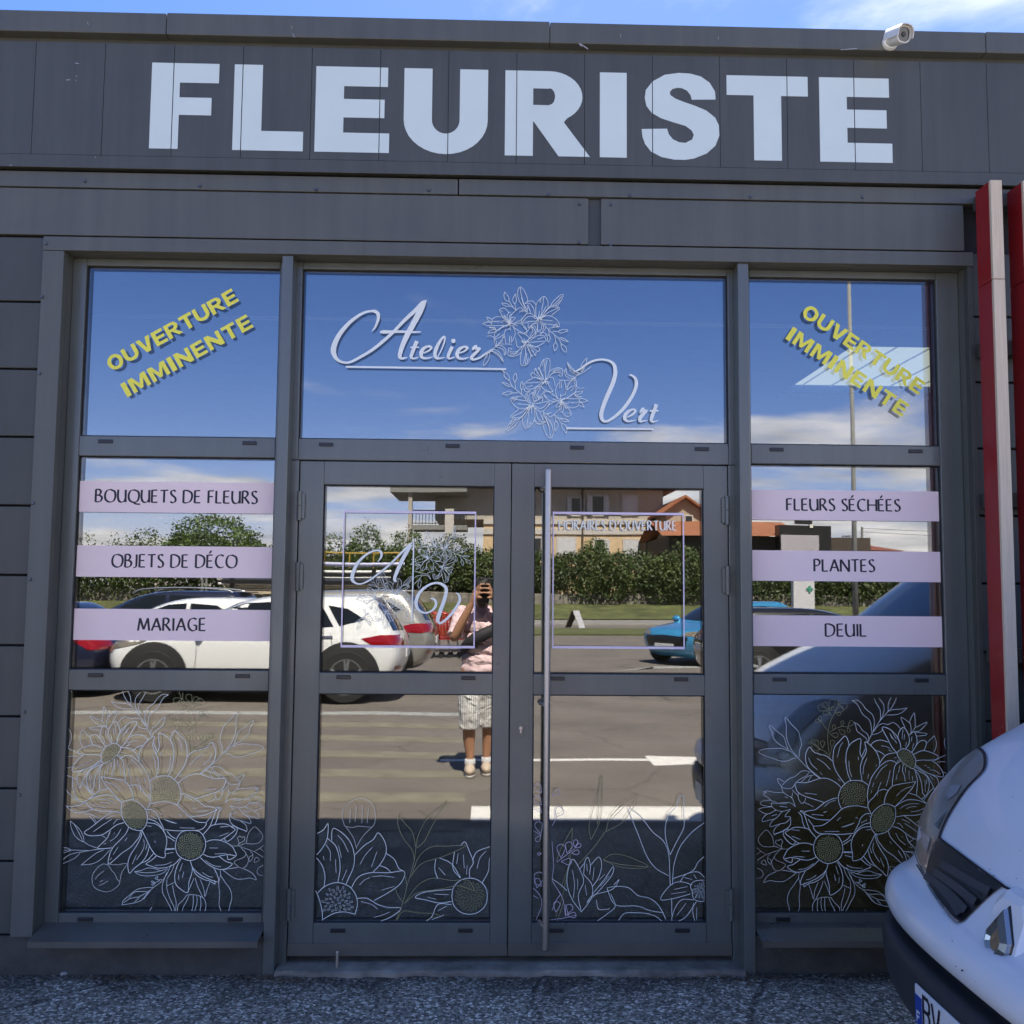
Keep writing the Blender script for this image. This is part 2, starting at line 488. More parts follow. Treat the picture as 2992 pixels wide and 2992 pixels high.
    L.new(lane.outputs['Result'], vm.inputs[0]); L.new(st.outputs[0], vm.inputs['Scale'])
    L.new(vm.outputs[0], b.inputs['Base Color'])
    b.inputs['Roughness'].default_value = 0.85
    b.inputs['Specular IOR Level'].default_value = 0.3
    bp = nt.nodes.new('ShaderNodeBump'); bp.inputs['Strength'].default_value = 0.6; bp.inputs['Distance'].default_value = 0.004
    L.new(mx.outputs[0], bp.inputs['Height']); L.new(bp.outputs[0], b.inputs['Normal'])
    return m
m_ground = ground_mat()
def gz(y): return 0.055 * min(1.0, max(0.0, (y + 1.6) / 1.6))
g = MB()
ys = [-900, -200, -60, -20, -8, -3, -1.6, 0.0, 0.3, 20, 900]
for x0, x1 in ((-900, 900),):
    for a, b_ in zip(ys[:-1], ys[1:]):
        g.add([(x0, a, gz(a)), (x1, a, gz(a)), (x1, b_, gz(b_)), (x0, b_, gz(b_))], [(0, 1, 2, 3)])
struct(g.build('ground', m_ground))

m_paint = mat('worn_road_paint', (0.30, 0.30, 0.29), 0.8, var=0.35, scale=11, bump=0.2, bscale=60)
m_paint_fade = mat('faded_road_paint', (0.185, 0.166, 0.122), 0.85, var=0.30, scale=4.5, bump=0.2, bscale=60)
m_paint_clean = mat('fresh_road_paint', (0.70, 0.67, 0.63), 0.75, var=0.10, scale=9)
# ------------------------------------------------------------------ shop building
B = thing('shop_building', 'long dark grey metal clad flat roofed building with the glazed flower shop front', 'building')
X0, X1, YB = -9.0, 14.0, 13.0
# cladding boards left and right of the opening
zs = [0.212 + 0.2843 * i for i in range(11)]
for nm, xa, xb in (('cladding', X0, -1.872), ('cladding', 2.062, X1)):
    mb = MB()
    for i in range(10):
        mb.box(xa, xb, 0.0, 0.03, zs[i] + 0.004, min(zs[i + 1] - 0.004, 3.046))
    mb.build(nm, m_plank, B, bevel=0.003)
back = MB()
back.box(X0, -1.80, 0.034, 0.30, -0.1, 3.98)
back.box(2.05, X1, 0.034, 0.30, -0.1, 3.98)
back.box(-1.80, 2.05, 0.034, 0.30, 2.996, 3.98)
back.build('wall_core', m_dark, B)
# plinth
pl = MB(); pl.box(X0, -1.80, 0.008, 0.031, -0.1, 0.206); pl.box(-1.80, -0.842, 0.008, 0.25, -0.1, 0.205)
pl.build('plinth', m_plinth, B)
pl = MB(); pl.box(1.062, 2.05, 0.008, 0.25, -0.1, 0.205); pl.box(2.05, X1, 0.008, 0.031, -0.1, 0.206)
pl.build('plinth', m_plinth, B)
# lintel boards above the opening, cover strip, fascia, coping
def screws(parent, pts, Y):
    for p in pts:
        q = on_y(*p, Y)
        s = MB(); s.lathe([(0.0072, 0), (0.0072, -0.002), (0.0045, -0.006), (0.0, -0.0062)], (q[0], Y - 0.0005, q[2]), 'y', 10)
        s.build('screw', m_screw, parent, smooth=False)
def cp(c, x, y): return (c[0] + x * c[2], c[1] + y * c[2])
c1 = (0, 0, .5176); c2 = (1000, 0, .5176); c3 = (1992, 0, .5176)
c4 = (0, 700, .4658); c7 = (2092, 700, .4658); c1b = (0, 1300, .4658); c4b = (2092, 1300, .4658)
c5 = (0, 1950, .5393); c8 = (2092, 1950, .5393); cE = (800, 2000, .4399); cF = (1450, 2000, .4399)
c2b = (850, 1300, .3883); c3b = (1450, 1300, .3883)
lp = MB().box(X0, 0.412, -0.004, 0.03, 3.057, 3.258).build('lintel_panel', m_panel, B, bevel=0.002)
screws(lp, [cp(c2, 1340, 1153), cp(c2, 1337, 1370)], -0.004)
lp2 = MB().box(0.466, 2.030, -0.004, 0.03, 3.057, 3.258).build('lintel_panel', m_panel, B, bevel=0.002)
screws(lp2, [cp(c2, 1515, 1155), cp(c2, 1515, 1385)], -0.004)
MB().box(0.412, 0.466, 0.010, 0.03, 3.057, 3.258).build('joint_cover', m_plank, B)
fl = MB()
fl.box(X0, -0.145, -0.010, 0.03, 3.262, 3.329); fl.box(-0.140, X1, -0.012, 0.03, 3.262, 3.329)
fl = fl.build('flashing', m_panel, B, bevel=0.002)
screws(fl, [cp(c1, 480, 1023), cp(c1, 1130, 1050), cp(c1, 1785, 1070), cp(c2, 490, 1075), cp(c2, 1165, 1102), cp(c2, 1623, 1104), cp(c3, 387, 1113), cp(c3, 1020, 1114)], -0.011)
# fascia: vertical panels with open joints, a flat drip strip below
FY = -0.035
fp = MB()
seams = [-1.930 + 0.2902 * i for i in range(-24, 56)]
seams = [s for s in seams if X0 < s < X1]
xs = [X0] + seams + [X1]
for a, b_ in zip(xs[:-1], xs[1:]):
    fp.box(a + 0.0011, b_ - 0.0011, FY, 0.03, 3.392, 3.882)
fp.build('fascia_panel', m_fascia, B)
MB().box(X0, X1, FY + 0.006, 0.032, 3.390, 3.884).build('fascia_joint', m_dark, B)
ds = MB(); ds.prism_x([(FY - 0.001, 3.336), (0.03, 3.345), (0.03, 3.391), (FY - 0.001, 3.391)], X0, X1)
ds.build('drip_strip', m_fascia, B, bevel=0.0015)
gr_ = MB().box(X0, X1, -0.010, 0.033, 3.884, 3.914).build('coping_groove', m_panel, B)
cpm = MB()
cx = [X0, -1.38, 0.24, 2.12, 5.2, 8.2, X1]
for i, (a, b_) in enumerate(zip(cx[:-1], cx[1:])):
    cpm.box(a + 0.001, b_ - 0.001, -0.062, 0.34, 3.912, 4.004 + 0.003 * (i % 2))
coping = cpm.build('coping', m_panel, B, bevel=0.004)
scf = MB()
for c_, pts in ((c1, [(425, 356), (447, 360)]), (c1, [(374, 452), (398, 450)]), (c1, [(428, 428), (436, 432)]), (c1, [(425, 452), (430, 456)]), (c1, [(55, 936), (68, 930)]), (c1, [(536, 886), (542, 889)])):
    q = [on_y(*cp(c_, *p), FY - .001) for p in pts]
    ribbon_ = [(q[0][0], FY - .0012, q[0][2] - .0018), (q[1][0], FY - .0012, q[1][2] - .0008), (q[1][0], FY - .0012, q[1][2] + .0012), (q[0][0], FY - .0012, q[0][2] + .0022)]
    scf.add(ribbon_, [(0, 1, 2, 3)])
for c_, pts in ((c1, [(494, 122), (497, 140)]), (c1, [(1646, 146), (1648, 162)]), (c1, [(1653, 188), (1662, 212)]), (c2, [(1336, 244), (1352, 262)]), (c2, [(1345, 246), (1386, 276)]), (c2, [(1570, 192), (1572, 212)]), (c3, [(898, 281), (912, 280)]), (c3, [(918, 280), (988, 273)]), (c3, [(206, 205), (207, 224)])):
    q = [on_y(*cp(c_, *p), -.0635) for p in pts]
    scf.add([(q[0][0] - .0012, -.0635, q[0][2] - .0016), (q[1][0] + .0004, -.0635, q[1][2] - .0022), (q[1][0] + .0014, -.0635, q[1][2] + .0018), (q[0][0] - .0004, -.0635, q[0][2] + .0014)], [(0, 1, 2, 3)])
o = scf.build('scuff_marks', mat('bare_metal_scuff', (0.42, 0.42, 0.42), .6), B, fix=False); o['kind'] = 'stuff'
# trim round the opening
tr = MB(); tr.box(-1.872, -1.785, -0.010, 0.032, 0.206, 2.9875)
tr = tr.build('opening_trim', m_panel, B, bevel=0.0015)
screws(tr, [cp(c4, 265, 360), cp(c4, 248, 840), cp(c1b, 208, 365), cp(c1b, 190, 843), cp(c5, 133, 240), cp(c5, 107, 690)], -0.010)
th = MB(); th.box(-1.872, 2.062, -0.012, 0.032, 2.989, 3.048)
th = th.build('opening_trim', m_panel, B, bevel=0.0015)
screws(th, [cp(c4, 290, 25)], -0.012)
tr2 = MB(); tr2.box(2.040, 2.060, -0.006, 0.032, 0.206, 2.9875)
tr2.build('opening_trim', m_plank, B, bevel=0.0015)
rv = MB()                                                        # reveals
rv.box(-1.80, -1.785, 0.033, 0.18, 0.20, 2.995); rv.box(2.040, 2.052, 0.033, 0.18, 0.20, 2.995); rv.box(-1.784, 2.039, 0.033, 0.18, 2.9885, 2.997)
rv.build('reveal', m_panel, B)
# windows --------------------------------------------------------------
def drain(parent, x, z, y=0.08):
    d = MB().box(x - 0.030, x + 0.030, y - 0.006, y, z - 0.0078, z + 0.0078)
    d.build('drain_cover', m_black, parent, bevel=0.002)
def panes(parent, rects, nm='glass_pane'):
    for (a, b_, lo, hi) in rects:
        p = MB()
        p.add([(a - 0.006, GY, lo - 0.006), (b_ + 0.006, GY, lo - 0.006), (b_ + 0.006, GY, hi + 0.006), (a - 0.006, GY, hi + 0.006)], [(0, 1, 2, 3)], 0)
        p.add([(a - 0.006, GY + 0.02, lo - 0.006), (b_ + 0.006, GY + 0.02, lo - 0.006), (b_ + 0.006, GY + 0.02, hi + 0.006), (a - 0.006, GY + 0.02, hi + 0.006)], [(0, 1, 2, 3)], 1)
        p.build(nm, [m_glass_o, m_glass_i], parent, fix=False)
        gk = MB(); t = 0.004
        for (u0, u1, w0, w1) in ((a, a + t, lo, hi), (b_ - t, b_, lo, hi), (a + t, b_ - t, lo, lo + t), (a + t, b_ - t, hi - t, hi)):
            gk.box(u0, u1, 0.092, 0.0995, w0, w1)
        gk.build('gasket', m_rubber, parent)
def frame_bars(bars, y0, y1):
    f = MB()
    for (a, b_, lo, hi) in bars: f.box(a, b_, y0, y1, lo, hi)
    return f
ZR = [(0.219, 0.268), (1.1625, 1.2475), (2.1375, 2.2225), (2.957, 2.988)]
def side_window(xa, xg0, xg1, xb):
    bars = [(xa, xg0, 0.219, 2.988), (xg1, xb, 0.219, 2.988)] + [(xg0 + .0004, xg1 - .0004, lo, hi) for lo, hi in ZR]
    w = frame_bars(bars, 0.08, 0.16).build('shop_window', m_frame, B, bevel=0.003)
    panes(w, [(xg0, xg1, ZR[i][1], ZR[i + 1][0]) for i in range(3)])
    wd = xg1 - xg0
    for z in (0.245, 1.224, 2.199):
        for fx in (0.135, 0.868): drain(w, xg0 + wd * fx, z)
    return w
side_window(-1.7845, -1.727, -0.904, -0.845)
side_window(1.062, 1.121, 1.942, 2.039)
tw = frame_bars([(-0.8435, -0.809, 2.131, 2.988), (1.0265, 1.0605, 2.131, 2.988), (-0.8085, 1.026, 2.131, 2.2225), (-0.8085, 1.026, 2.9575, 2.988)], 0.08, 0.16).build('transom_window', m_frame, B, bevel=0.003)
panes(tw, [(-0.809, 1.0265, 2.2225, 2.9575)])
for p in (cp(c2b, 265, 2), cp(c2b, 1217, 14)): drain(tw, on_y(*p, .08)[0], 2.197)
for p in ((1350 + 812 * .41408, 1310), (1350 + 1692 * .41408, 1312)): drain(tw, on_y(*p, .08)[0], 2.197)
for a, b_ in ((-0.8435, -0.802), (1.0225, 1.0605)):
    MB().box(a, b_, 0.08, 0.16, 0.06, 2.1295).build('door_jamb', m_frame, B, bevel=0.003)
for a, b_ in ((-0.880, -0.834), (1.050, 1.097)):
    MB().box(a, b_, 0.0, 0.0795, 0.052, 2.9882).build('mullion', m_frame, B, bevel=0.004)
# doors
def door(xa, xg0, xg1, xb, hinge_x, hz, dside):
    z0, z1 = 0.112, 2.1265
    g = [(0.228, 1.1535), (1.2405, 2.0275)]
    bars = [(xa, xg0, z0, z1), (xg1, xb, z0, z1), (xg0 + .0004, xg1 - .0004, z0, g[0][0]), (xg0 + .0004, xg1 - .0004, g[0][1], g[1][0]), (xg0 + .0004, xg1 - .0004, g[1][1], z1)]
    d = frame_bars(bars, 0.083, 0.15).build('door', m_frame, B, bevel=0.0025)
    panes(d, [(xg0, xg1, lo, hi) for lo, hi in g])
    MB().box(xa, xb, 0.076, 0.0825, z0 - 0.012, 0.150).build('kick_strip', m_sill, d, bevel=0.002)
    w = xg1 - xg0
    for z in (1.222, 0.2):
        for fx in (0.14, 0.86): drain(d, xg0 + w * fx, z, 0.083)
    for za, zb in hz:
        h = MB()
        zm = (za + zb) / 2
        h.lathe([(0.0, za), (0.0095, za + .002), (0.0095, zm - .001)], (hinge_x, 0.066, 0), 'z', 12)
        h.lathe([(0.0095, zm + .001), (0.0095, zb - .002), (0.0, zb)], (hinge_x, 0.066, 0), 'z', 12)
        h.box(min(hinge_x, hinge_x + dside * .022), max(hinge_x, hinge_x + dside * .022), 0.071, 0.0825, za + .01, zb - .01)
        h.build('hinge', m_frame, d, smooth=False)
    return d
HZ = [(1.872, 1.997), (1.576, 1.700), (0.242, 0.372)]
dl = door(-0.7985, -0.697, 0.0245, 0.0945, -0.795, HZ, 1)
dr = door(0.0985, 0.1945, 0.9165, 1.0195, 1.014, HZ, -1)
h = MB()
h.lathe([(0.0, 0.150), (0.0128, 0.150), (0.0135, 0.154), (0.0135, 2.090), (0.0128, 2.094), (0.0, 2.094)], (0.2475, 0.005, 0), 'z', 24)
for z in (0.235, 1.12, 2.02): h.tube([(0.2475, 0.010, z), (0.224, 0.084, z)], 0.0085, 12)
h.build('pull_handle', m_steel, dr, smooth=False, bevel=0)
for p in dr.children:
    if p.name.startswith('pull_handle'):
        for f in p.data.polygons: f.use_smooth = len(f.vertices) == 4
lk = MB()
lk.prism_y([(0.1425 + 0.0155 * math.cos(a), 1.011 + (0.018 if math.sin(a) > 0 else -0.018) + 0.0155 * math.sin(a)) for a in [2 * PI * i / 28 + 0.01 for i in range(28)]], 0.0795, 0.0828)
lk = lk.build('lock_plate', m_frame, dr, bevel=0.001)
kc = MB(); kc.lathe([(0.0068, 0.0752), (0.0068, 0.0795)], (0.1435, 0, 1.0175), 'y', 14); kc.box(0.1405, 0.1465, 0.0756, 0.0795, 0.997, 1.012)
kc.build('key_cylinder', m_steel, dr)
# sills and threshold
def sill(xa, xb, xc, xd):
    s = MB()
    top = [(xa, -0.080, 0.2135), (xb, -0.080, 0.2135), (xd, 0.0795, 0.233), (xc, 0.0795, 0.233)]
    v = top + [(x, y, z - 0.004) for x, y, z in top]
    s.add(v, [(0, 1, 2, 3), (7, 6, 5, 4), (1, 5, 6, 2), (3, 7, 4, 0), (2, 6, 7, 3)])
    s.add([(xa, -0.0805, 0.2140), (xb, -0.0805, 0.2140), (xb, -0.0805, 0.190), (xa, -0.0805, 0.190),
           (xa, -0.0785, 0.2140), (xb, -0.0785, 0.2140), (xb, -0.0785, 0.190), (xa, -0.0785, 0.190)],
          [(0, 3, 2, 1), (4, 5, 6, 7), (3, 7, 6, 2), (0, 4, 7, 3), (1, 2, 6, 5), (0, 1, 5, 4)])
    return s.build('window_sill', m_sill, B)
sill(-1.770, -0.884, -1.7838, -0.884); sill(1.101, 2.035, 1.101, 2.0385)
ts = MB()
nseg = 40
for j, (ya, za) in enumerate(((None, -0.05), (None, 0.068), (0.004, 0.0745), (0.30, 0.076))):
    for i in range(nseg + 1):
        x = -0.83 + 1.88 * i / nseg
        e = -0.016 + 0.007 * math.sin(i * 1.7) + 0.005 * math.sin(i * .53 + 1) + random.uniform(-.003, .003)
        ts.v.append((x, e if ya is None else ya + (e * .3 if ya < .1 else 0), za + (random.uniform(-.003, .001) if j in (1, 2) else 0)))
for j in range(3):
    for i in range(nseg):
        a = j * (nseg + 1) + i
        ts.f.append((a, a + 1, a + nseg + 2, a + nseg + 1)); ts.m.append(0)
ts.build('threshold', m_concrete, B, smooth=False)
# interior
it = MB(); it.box(-6.0, -5.9, 0.31, 9, 0.0, 3.6); it.box(7.9, 8.0, 0.31, 9, 0.0, 3.6); it.box(-6, 8, 9, 9.1, 0.0, 3.6)
it.build('interior_wall', m_int_wall, B)
MB().box(-5.9, 7.9, 0.165, 8.99, 0.0, 0.072).build('interior_floor', m_int_floor, B)
ce = MB(); LX0, LX1, LY0, LY1 = 2.62, 5.4, 2.78, 4.64
ce.box(-5.9, 7.9, 0.31, LY0, 3.36, 3.40); ce.box(-5.9, 7.9, LY1, 8.99, 3.36, 3.40)
ce.box(-5.9, LX0, LY0, LY1, 3.36, 3.40); ce.box(LX1, 7.9, LY0, LY1, 3.36, 3.40)
ce.build('ceiling', m_int_ceil, B)
rf = MB()
for (a, b_, c_, d_) in ((X0, X1, 0.305, LY0), (X0, X1, LY1, YB), (X0, LX0, LY0, LY1), (LX1, X1, LY0, LY1)):
    rf.box(a, b_, c_, d_, 3.72, 3.86)
rf.box(X0, X1, YB, YB + .2, -.1, 3.98); rf.box(X0 - .2, X0 - .001, 0.0, YB, -.1, 3.98); rf.box(X1 + .001, X1 + .2, 0.0, YB, -.1, 3.98)
rf.build('roof', m_panel, B)
rl = MB().add([(LX0, LY0, 3.42), (LX1, LY0, 3.42), (LX1, LY1, 3.42), (LX0, LY1, 3.42)], [(0, 1, 2, 3)]).build('roof_light', m_poly, B, fix=False)
rib = MB()
k = LX0 + 0.15
while k < LX1:
    rib.box(k, k + 0.003, LY0, LY1, 3.405, 3.418); k += 0.26
rib.build('roof_light_rib', m_rail, B)
MB().box(-5.9, 7.9, 1.685, 1.70, 3.185, 3.205).build('ceiling_rail', m_rail, B)
# rails behind the fins
rr = MB()
for z in [on_y(*cp(c3, 1640, 1145), -.03)[2] - .64 * i for i in range(6)]:
    rr.box(2.072, X1 - 9, -0.075, -0.002, z - 0.030, z + 0.030)
rr.build('fin_rail', m_plank, B, bevel=0.002)

# fins
def fin(x, label):
    t = thing('facade_fin', label, 'fin', (x, -0.15, 1.7), 'red and timber fins standing off the facade')
    za, zb = 0.12, 3.285
    for a, b_ in ((za, 2.868), (2.871, zb)):
        relink(MB().box(x - 0.023, x - 0.001, -0.185, -0.078, a, b_).build('red_board', m_red, bevel=0.0015), t)
        relink(MB().box(x - 0.0235, x + 0.0245, -0.201, -0.1852, a, b_).build('timber_front', m_timber, bevel=0.0015), t)
        relink(MB().box(x + 0.0, x + 0.0225, -0.185, -0.078, a, b_).build('red_board', m_red, bevel=0.0015), t)
fin(2.068, 'red fin with pale timber edge next to the shop window')
fin(2.2045, 'red fin cut off by the right edge of the photo')

# security camera on the coping
qa = on_y(*cp(c3, 1173, 245), -0.062)
sc = thing('security_camera', 'small white bullet camera on the roof coping', 'camera', (qa[0], -0.062, qa[2]))
b1 = MB().lathe([(0.034, -0.0622), (0.034, -0.070), (0.030, -0.078), (0.016, -0.080)], (qa[0], 0, qa[2]), 'y', 24).build('base', m_cam_white, smooth=False)
relink(b1, sc)
for dx, dz in ((-.018, .014), (.016, -.018), (.02, .012)):
    relink(MB().lathe([(0.0035, -0.0805), (0.0035, -0.0765)], (qa[0] + dx, 0, qa[2] + dz), 'y', 8).build('screw', m_black), sc)
cdir = Vector((0.27, -0.92, -0.28)).normalized()
cxv = cdir.cross(Vector((0, 0, 1))).normalized(); cup = cxv.cross(cdir).normalized()
qf = on_y(*cp(c3, 1256, 192), -0.205)
c0 = Vector(qf) - cdir * 0.082
relink(MB().tube([(qa[0], -0.075, qa[2]), (qa[0] + .006, -0.105, qa[2] + .004), tuple(c0 + cdir * .03 - cup * .02)], [0.014, 0.015, 0.017], 14).build('arm', m_cam_white, smooth=True), sc)
def sq(c, w, h, n=24, e=2.6):
    o = []
    for k in range(n):
        a = 2 * PI * k / n; ca, sa = math.cos(a), math.sin(a)
        o.append(c + cxv * w * math.copysign(abs(ca) ** (2 / e), ca) + cup * h * math.copysign(abs(sa) ** (2 / e), sa))
    return o
def loft(rings, cap=True, capstart=True):
    m_ = MB(); n = len(rings[0])
    v = [p for r_ in rings for p in r_]; f = []
    for i in range(len(rings) - 1):
        for k in range(n):
            f.append((i * n + k, i * n + (k + 1) % n, (i + 1) * n + (k + 1) % n, (i + 1) * n + k))
    if capstart: f.append(tuple(range(n)))
    if cap: f.append(tuple((len(rings) - 1) * n + k for k in range(n)))
    return m_.add(v, f)
body = loft([sq(c0, .022, .022), sq(c0 + cdir * .006, .031, .031), sq(c0 + cdir * .069, .034, .034), sq(c0 + cdir * .082, .034, .034), sq(c0 + cdir * .0825, .029, .029), sq(c0 + cdir * .075, .028, .028)])
relink(body.build('housing', m_cam_white), sc)
relink(loft([sq(c0 + cdir * .0758, .0278, .0278), sq(c0 + cdir * .0775, .0270, .0270)]).build('front_glass', m_blackgloss), sc)
relink(loft([sq(c0 + cdir * .0776, .011, .011, 18, 2), sq(c0 + cdir * .081, .009, .009, 18, 2)]).build('lens', m_black), sc)
hood = MB()
n = 13; vv = []
for d_ in (0.0, .094):
    for off in (.036, .039):
        for k in range(n):
            a = -0.25 + (PI + 0.5) * k / (n - 1); ca, sa = math.cos(a), math.sin(a)
            vv.append(c0 + cdir * d_ + cxv * off * math.copysign(abs(ca) ** .77, ca) + cup * off * math.copysign(abs(sa) ** .77, sa))
ff = []
for k in range(n - 1):
    ff += [(k, k + 1, 2 * n + k + 1, 2 * n + k), (n + k, 3 * n + k, 3 * n + k + 1, n + k + 1), (k, n + k, n + k + 1, k + 1), (2 * n + k, 2 * n + k + 1, 3 * n + k + 1, 3 * n + k)]
relink(hood.add(vv, ff).build('sun_hood', m_cam_white), sc)

# door stop peg and small debris on the ground
qp = on_y(*cp(cE, 413, 1800), 0.0)
MBp = MB().lathe([(0.0, 0.0), (0.0065, 0.0), (0.0065, 0.072), (0.005, 0.076), (0.0, 0.0765)], (qp[0], 0.035, 0.06), 'z', 12).build('door_stop', m_steel)
tag(MBp, 'short metal peg standing in front of the left door leaf', 'door stop')
m_pebble = mat('pale_stone', (0.42, 0.40, 0.37), 0.85, var=0.2, scale=60)
peb = [((345, 1667), .011, 'largest white pebble against the left plinth'), ((1010, 1635), .009, 'white pebble below the right part of the left sill'), ((1380, 1642), .007, 'white pebble beside the left mullion foot'),
       ((1535, 1618), .006, 'tiny pebble by the corner of the concrete threshold')]
for (p, r_, lb) in peb:
    q = on_z(*cp(c5, *p), 0.055)
    o = MB()
    o.ellipsoid((q[0], q[1], gz(q[1]) + r_ * .5), (r_ * 1.3, r_ * .9, r_ * .6), 9, 6)
    o.v = [(x + random.uniform(-.12, .12) * r_, y + random.uniform(-.12, .12) * r_, z + random.uniform(-.1, .1) * r_) for x, y, z in o.v]
    tag(o.build('pebble', m_pebble), lb, 'pebble', 'pebbles at the foot of the wall')
# dead leaf litter in the corners by the mullion feet: nobody could count it
lit = MB()
for (cx_, n_) in ((-0.84, 240), (1.06, 330), (-1.45, 160), (1.5, 160), (0.2, 260), (-2.2, 110)):
    for i in range(n_):
        x = random.gauss(cx_, 0.11 if cx_ not in (0.2,) else .4); y = -abs(random.gauss(0.0, 0.035)) - 0.005 - (0.02 if -.83 < x < 1.05 else 0); a = random.uniform(0, PI); l = random.uniform(.003, .011); w = l * random.uniform(.15, .5)
        z = gz(y) + random.uniform(.001, .006); dx, dy = math.cos(a), math.sin(a)
        lit.add([(x - dx * l, y - dy * l, z), (x - dy * w, y + dx * w, z + .003), (x + dx * l, y + dy * l, z + random.uniform(0, .004)), (x + dy * w, y - dx * w, z + .001)], [(0, 1, 2, 3)])
m_litter = mat('dry_litter', (0.14, 0.10, 0.06), 0.9, var=0.5, scale=60)
lo = lit.build('leaf_litter', m_litter, fix=False)
lo['label'] = 'dry leaf crumbs and grit gathered along the foot of the shop front'; lo['category'] = 'litter'; lo['kind'] = 'stuff'
# ------------------------------------------------------------------ lettering and vinyl drawings
MM = 4.05 / F_PX                              # metres per photo pixel on the glass
def catmull(pts, n=6):
    if len(pts) < 3: return [np.array(p, float) for p in pts]
    P_ = [np.array(p, float) for p in pts]
    P_ = [2 * P_[0] - P_[1]] + P_ + [2 * P_[-1] - P_[-2]]
    out = []
    for i in range(1, len(P_) - 2):
        a, b, c, d = P_[i - 1:i + 3]
        for k in range(n):
            t = k / n
            out.append(0.5 * (2 * b + (c - a) * t + (2 * a - 5 * b + 4 * c - d) * t * t + (3 * b - a - 3 * c + d) * t ** 3))
    out.append(P_[-2])
    return out
def ribbon(mb, pts, w, Y, mi=0, nib=None, dy=0.00005):
    """pts: (x, z[, width]) on the plane Y; w: width or None when the points carry it"""
    pts = [np.array(p, float) for p in pts]
    v = []; n = len(pts)
    for i, p in enumerate(pts):
        a = pts[max(i - 1, 0)][:2]; b = pts[min(i + 1, n - 1)][:2]
        d = b - a; l = np.linalg.norm(d)
        d = d / l if l > 1e-9 else np.array([1.0, 0])
        nn = np.array([-d[1], d[0]])
        ww = p[2] if w is None else w
        if nib is not None: ww = ww * (nib[1] + (1 - nib[1]) * abs(d[0] * nib[0][1] - d[1] * nib[0][0]))
        y = Y - dy * i / max(n - 1, 1)
        v.append((p[0] + nn[0] * ww / 2, y, p[1] + nn[1] * ww / 2)); v.append((p[0] - nn[0] * ww / 2, y, p[1] - nn[1] * ww / 2))
    mb.add(v, [(2 * i, 2 * i + 1, 2 * i + 3, 2 * i + 2) for i in range(n - 1)], mi)
class Pen:                                    # strokes traced on one crop of the glass, put on the glass itself
    def __init__(s, crop, tf=None, Y=None):
        s.c = crop; s.tf = tf; s.k = 0; s.Y = GY - 0.0008 if Y is None else Y
    def w(s, x, y):
        q = on_y(s.c[0] + x * s.c[2], s.c[1] + y * s.c[2], GY)
        p = (q[0], q[2])
        return s.tf(p) if s.tf else p
    def yy(s):
        s.k += 1
        return s.Y - 0.00006 * (s.k % 60)
    def strokes(s, mb, txt, wmm, clip=None, mi=0):
        for st in txt.split(';'):
            st = st.strip()
            if not st: continue
            pts = [tuple(float(c) for c in q.split(',')) for q in st.split()]
            pts = catmull([s.w(*p) for p in pts])
            if clip:
                run = []
                for p in pts:
                    if clip[0] <= p[0] <= clip[1] and clip[2] <= p[1] <= clip[3]: run.append(p)
                    else:
                        if len(run) > 1: ribbon(mb, run, wmm / 1000, s.yy(), mi)
                        run = []
                pts = run
            if len(pts) > 1: ribbon(mb, pts, wmm / 1000, s.yy(), mi)
    def brush(s, mb, txt, clip=None, mi=0, k=1.0):
        for st in txt.split(';'):
            st = st.strip()
            if not st: continue
            pts = [tuple(float(c) for c in q.split(',')) for q in st.split()]
            pp = [(*s.w(p[0], p[1]), p[2] * s.c[2] * MM * k) for p in pts]
            ribbon(mb, catmull(pp, 8), None, s.yy(), mi)
    def loops(s, mb, txt, wmm, mi=0, fat=0.30):
        for st in txt.split(';'):
            a, b = [np.array([float(c) for c in q.split(',')]) for q in st.split()]
            d = b - a; nn = np.array([-d[1], d[0]]) * fat
            pts = [a, a + d * .45 + nn * .75, a + d * .8 + nn, a + d, a + d * .8 - nn, a + d * .45 - nn * .75, a]
            ribbon(mb, catmull([s.w(*p) for p in pts], 5), wmm / 1000, s.yy(), mi)
    def seeds(s, mb, c, r, n, wmm, mi=0, ang=0.0, clipf=None, size=0.07):
        rnd = random.Random(int(c[0] * 7 + c[1]))
        for i in range(n):
            rr_ = math.sqrt((i + .5) / n) * .93; a = i * 2.39996
            u, v_ = rr_ * math.cos(a), rr_ * math.sin(a)
            x = c[0] + r[0] * u * math.cos(ang) - r[1] * v_ * math.sin(ang); y = c[1] + r[0] * u * math.sin(ang) + r[1] * v_ * math.cos(ang)
            if clipf and not clipf(x, y): continue
            L = size * max(r) * rnd.uniform(.8, 1.2); b = math.atan2(y - c[1], x - c[0])
            dx, dy = math.cos(b) * L, math.sin(b) * L; ex, ey = -dy * .38, dx * .38
            pts = [(x - dx + ex, y - dy + ey), (x + dx * .6 + ex, y + dy * .6 + ey), (x + dx, y + dy), (x + dx * .6 - ex, y + dy * .6 - ey), (x - dx - ex, y - dy - ey)]
            ribbon(mb, catmull([s.w(*p) for p in pts], 2), wmm / 1000, s.yy(), mi)

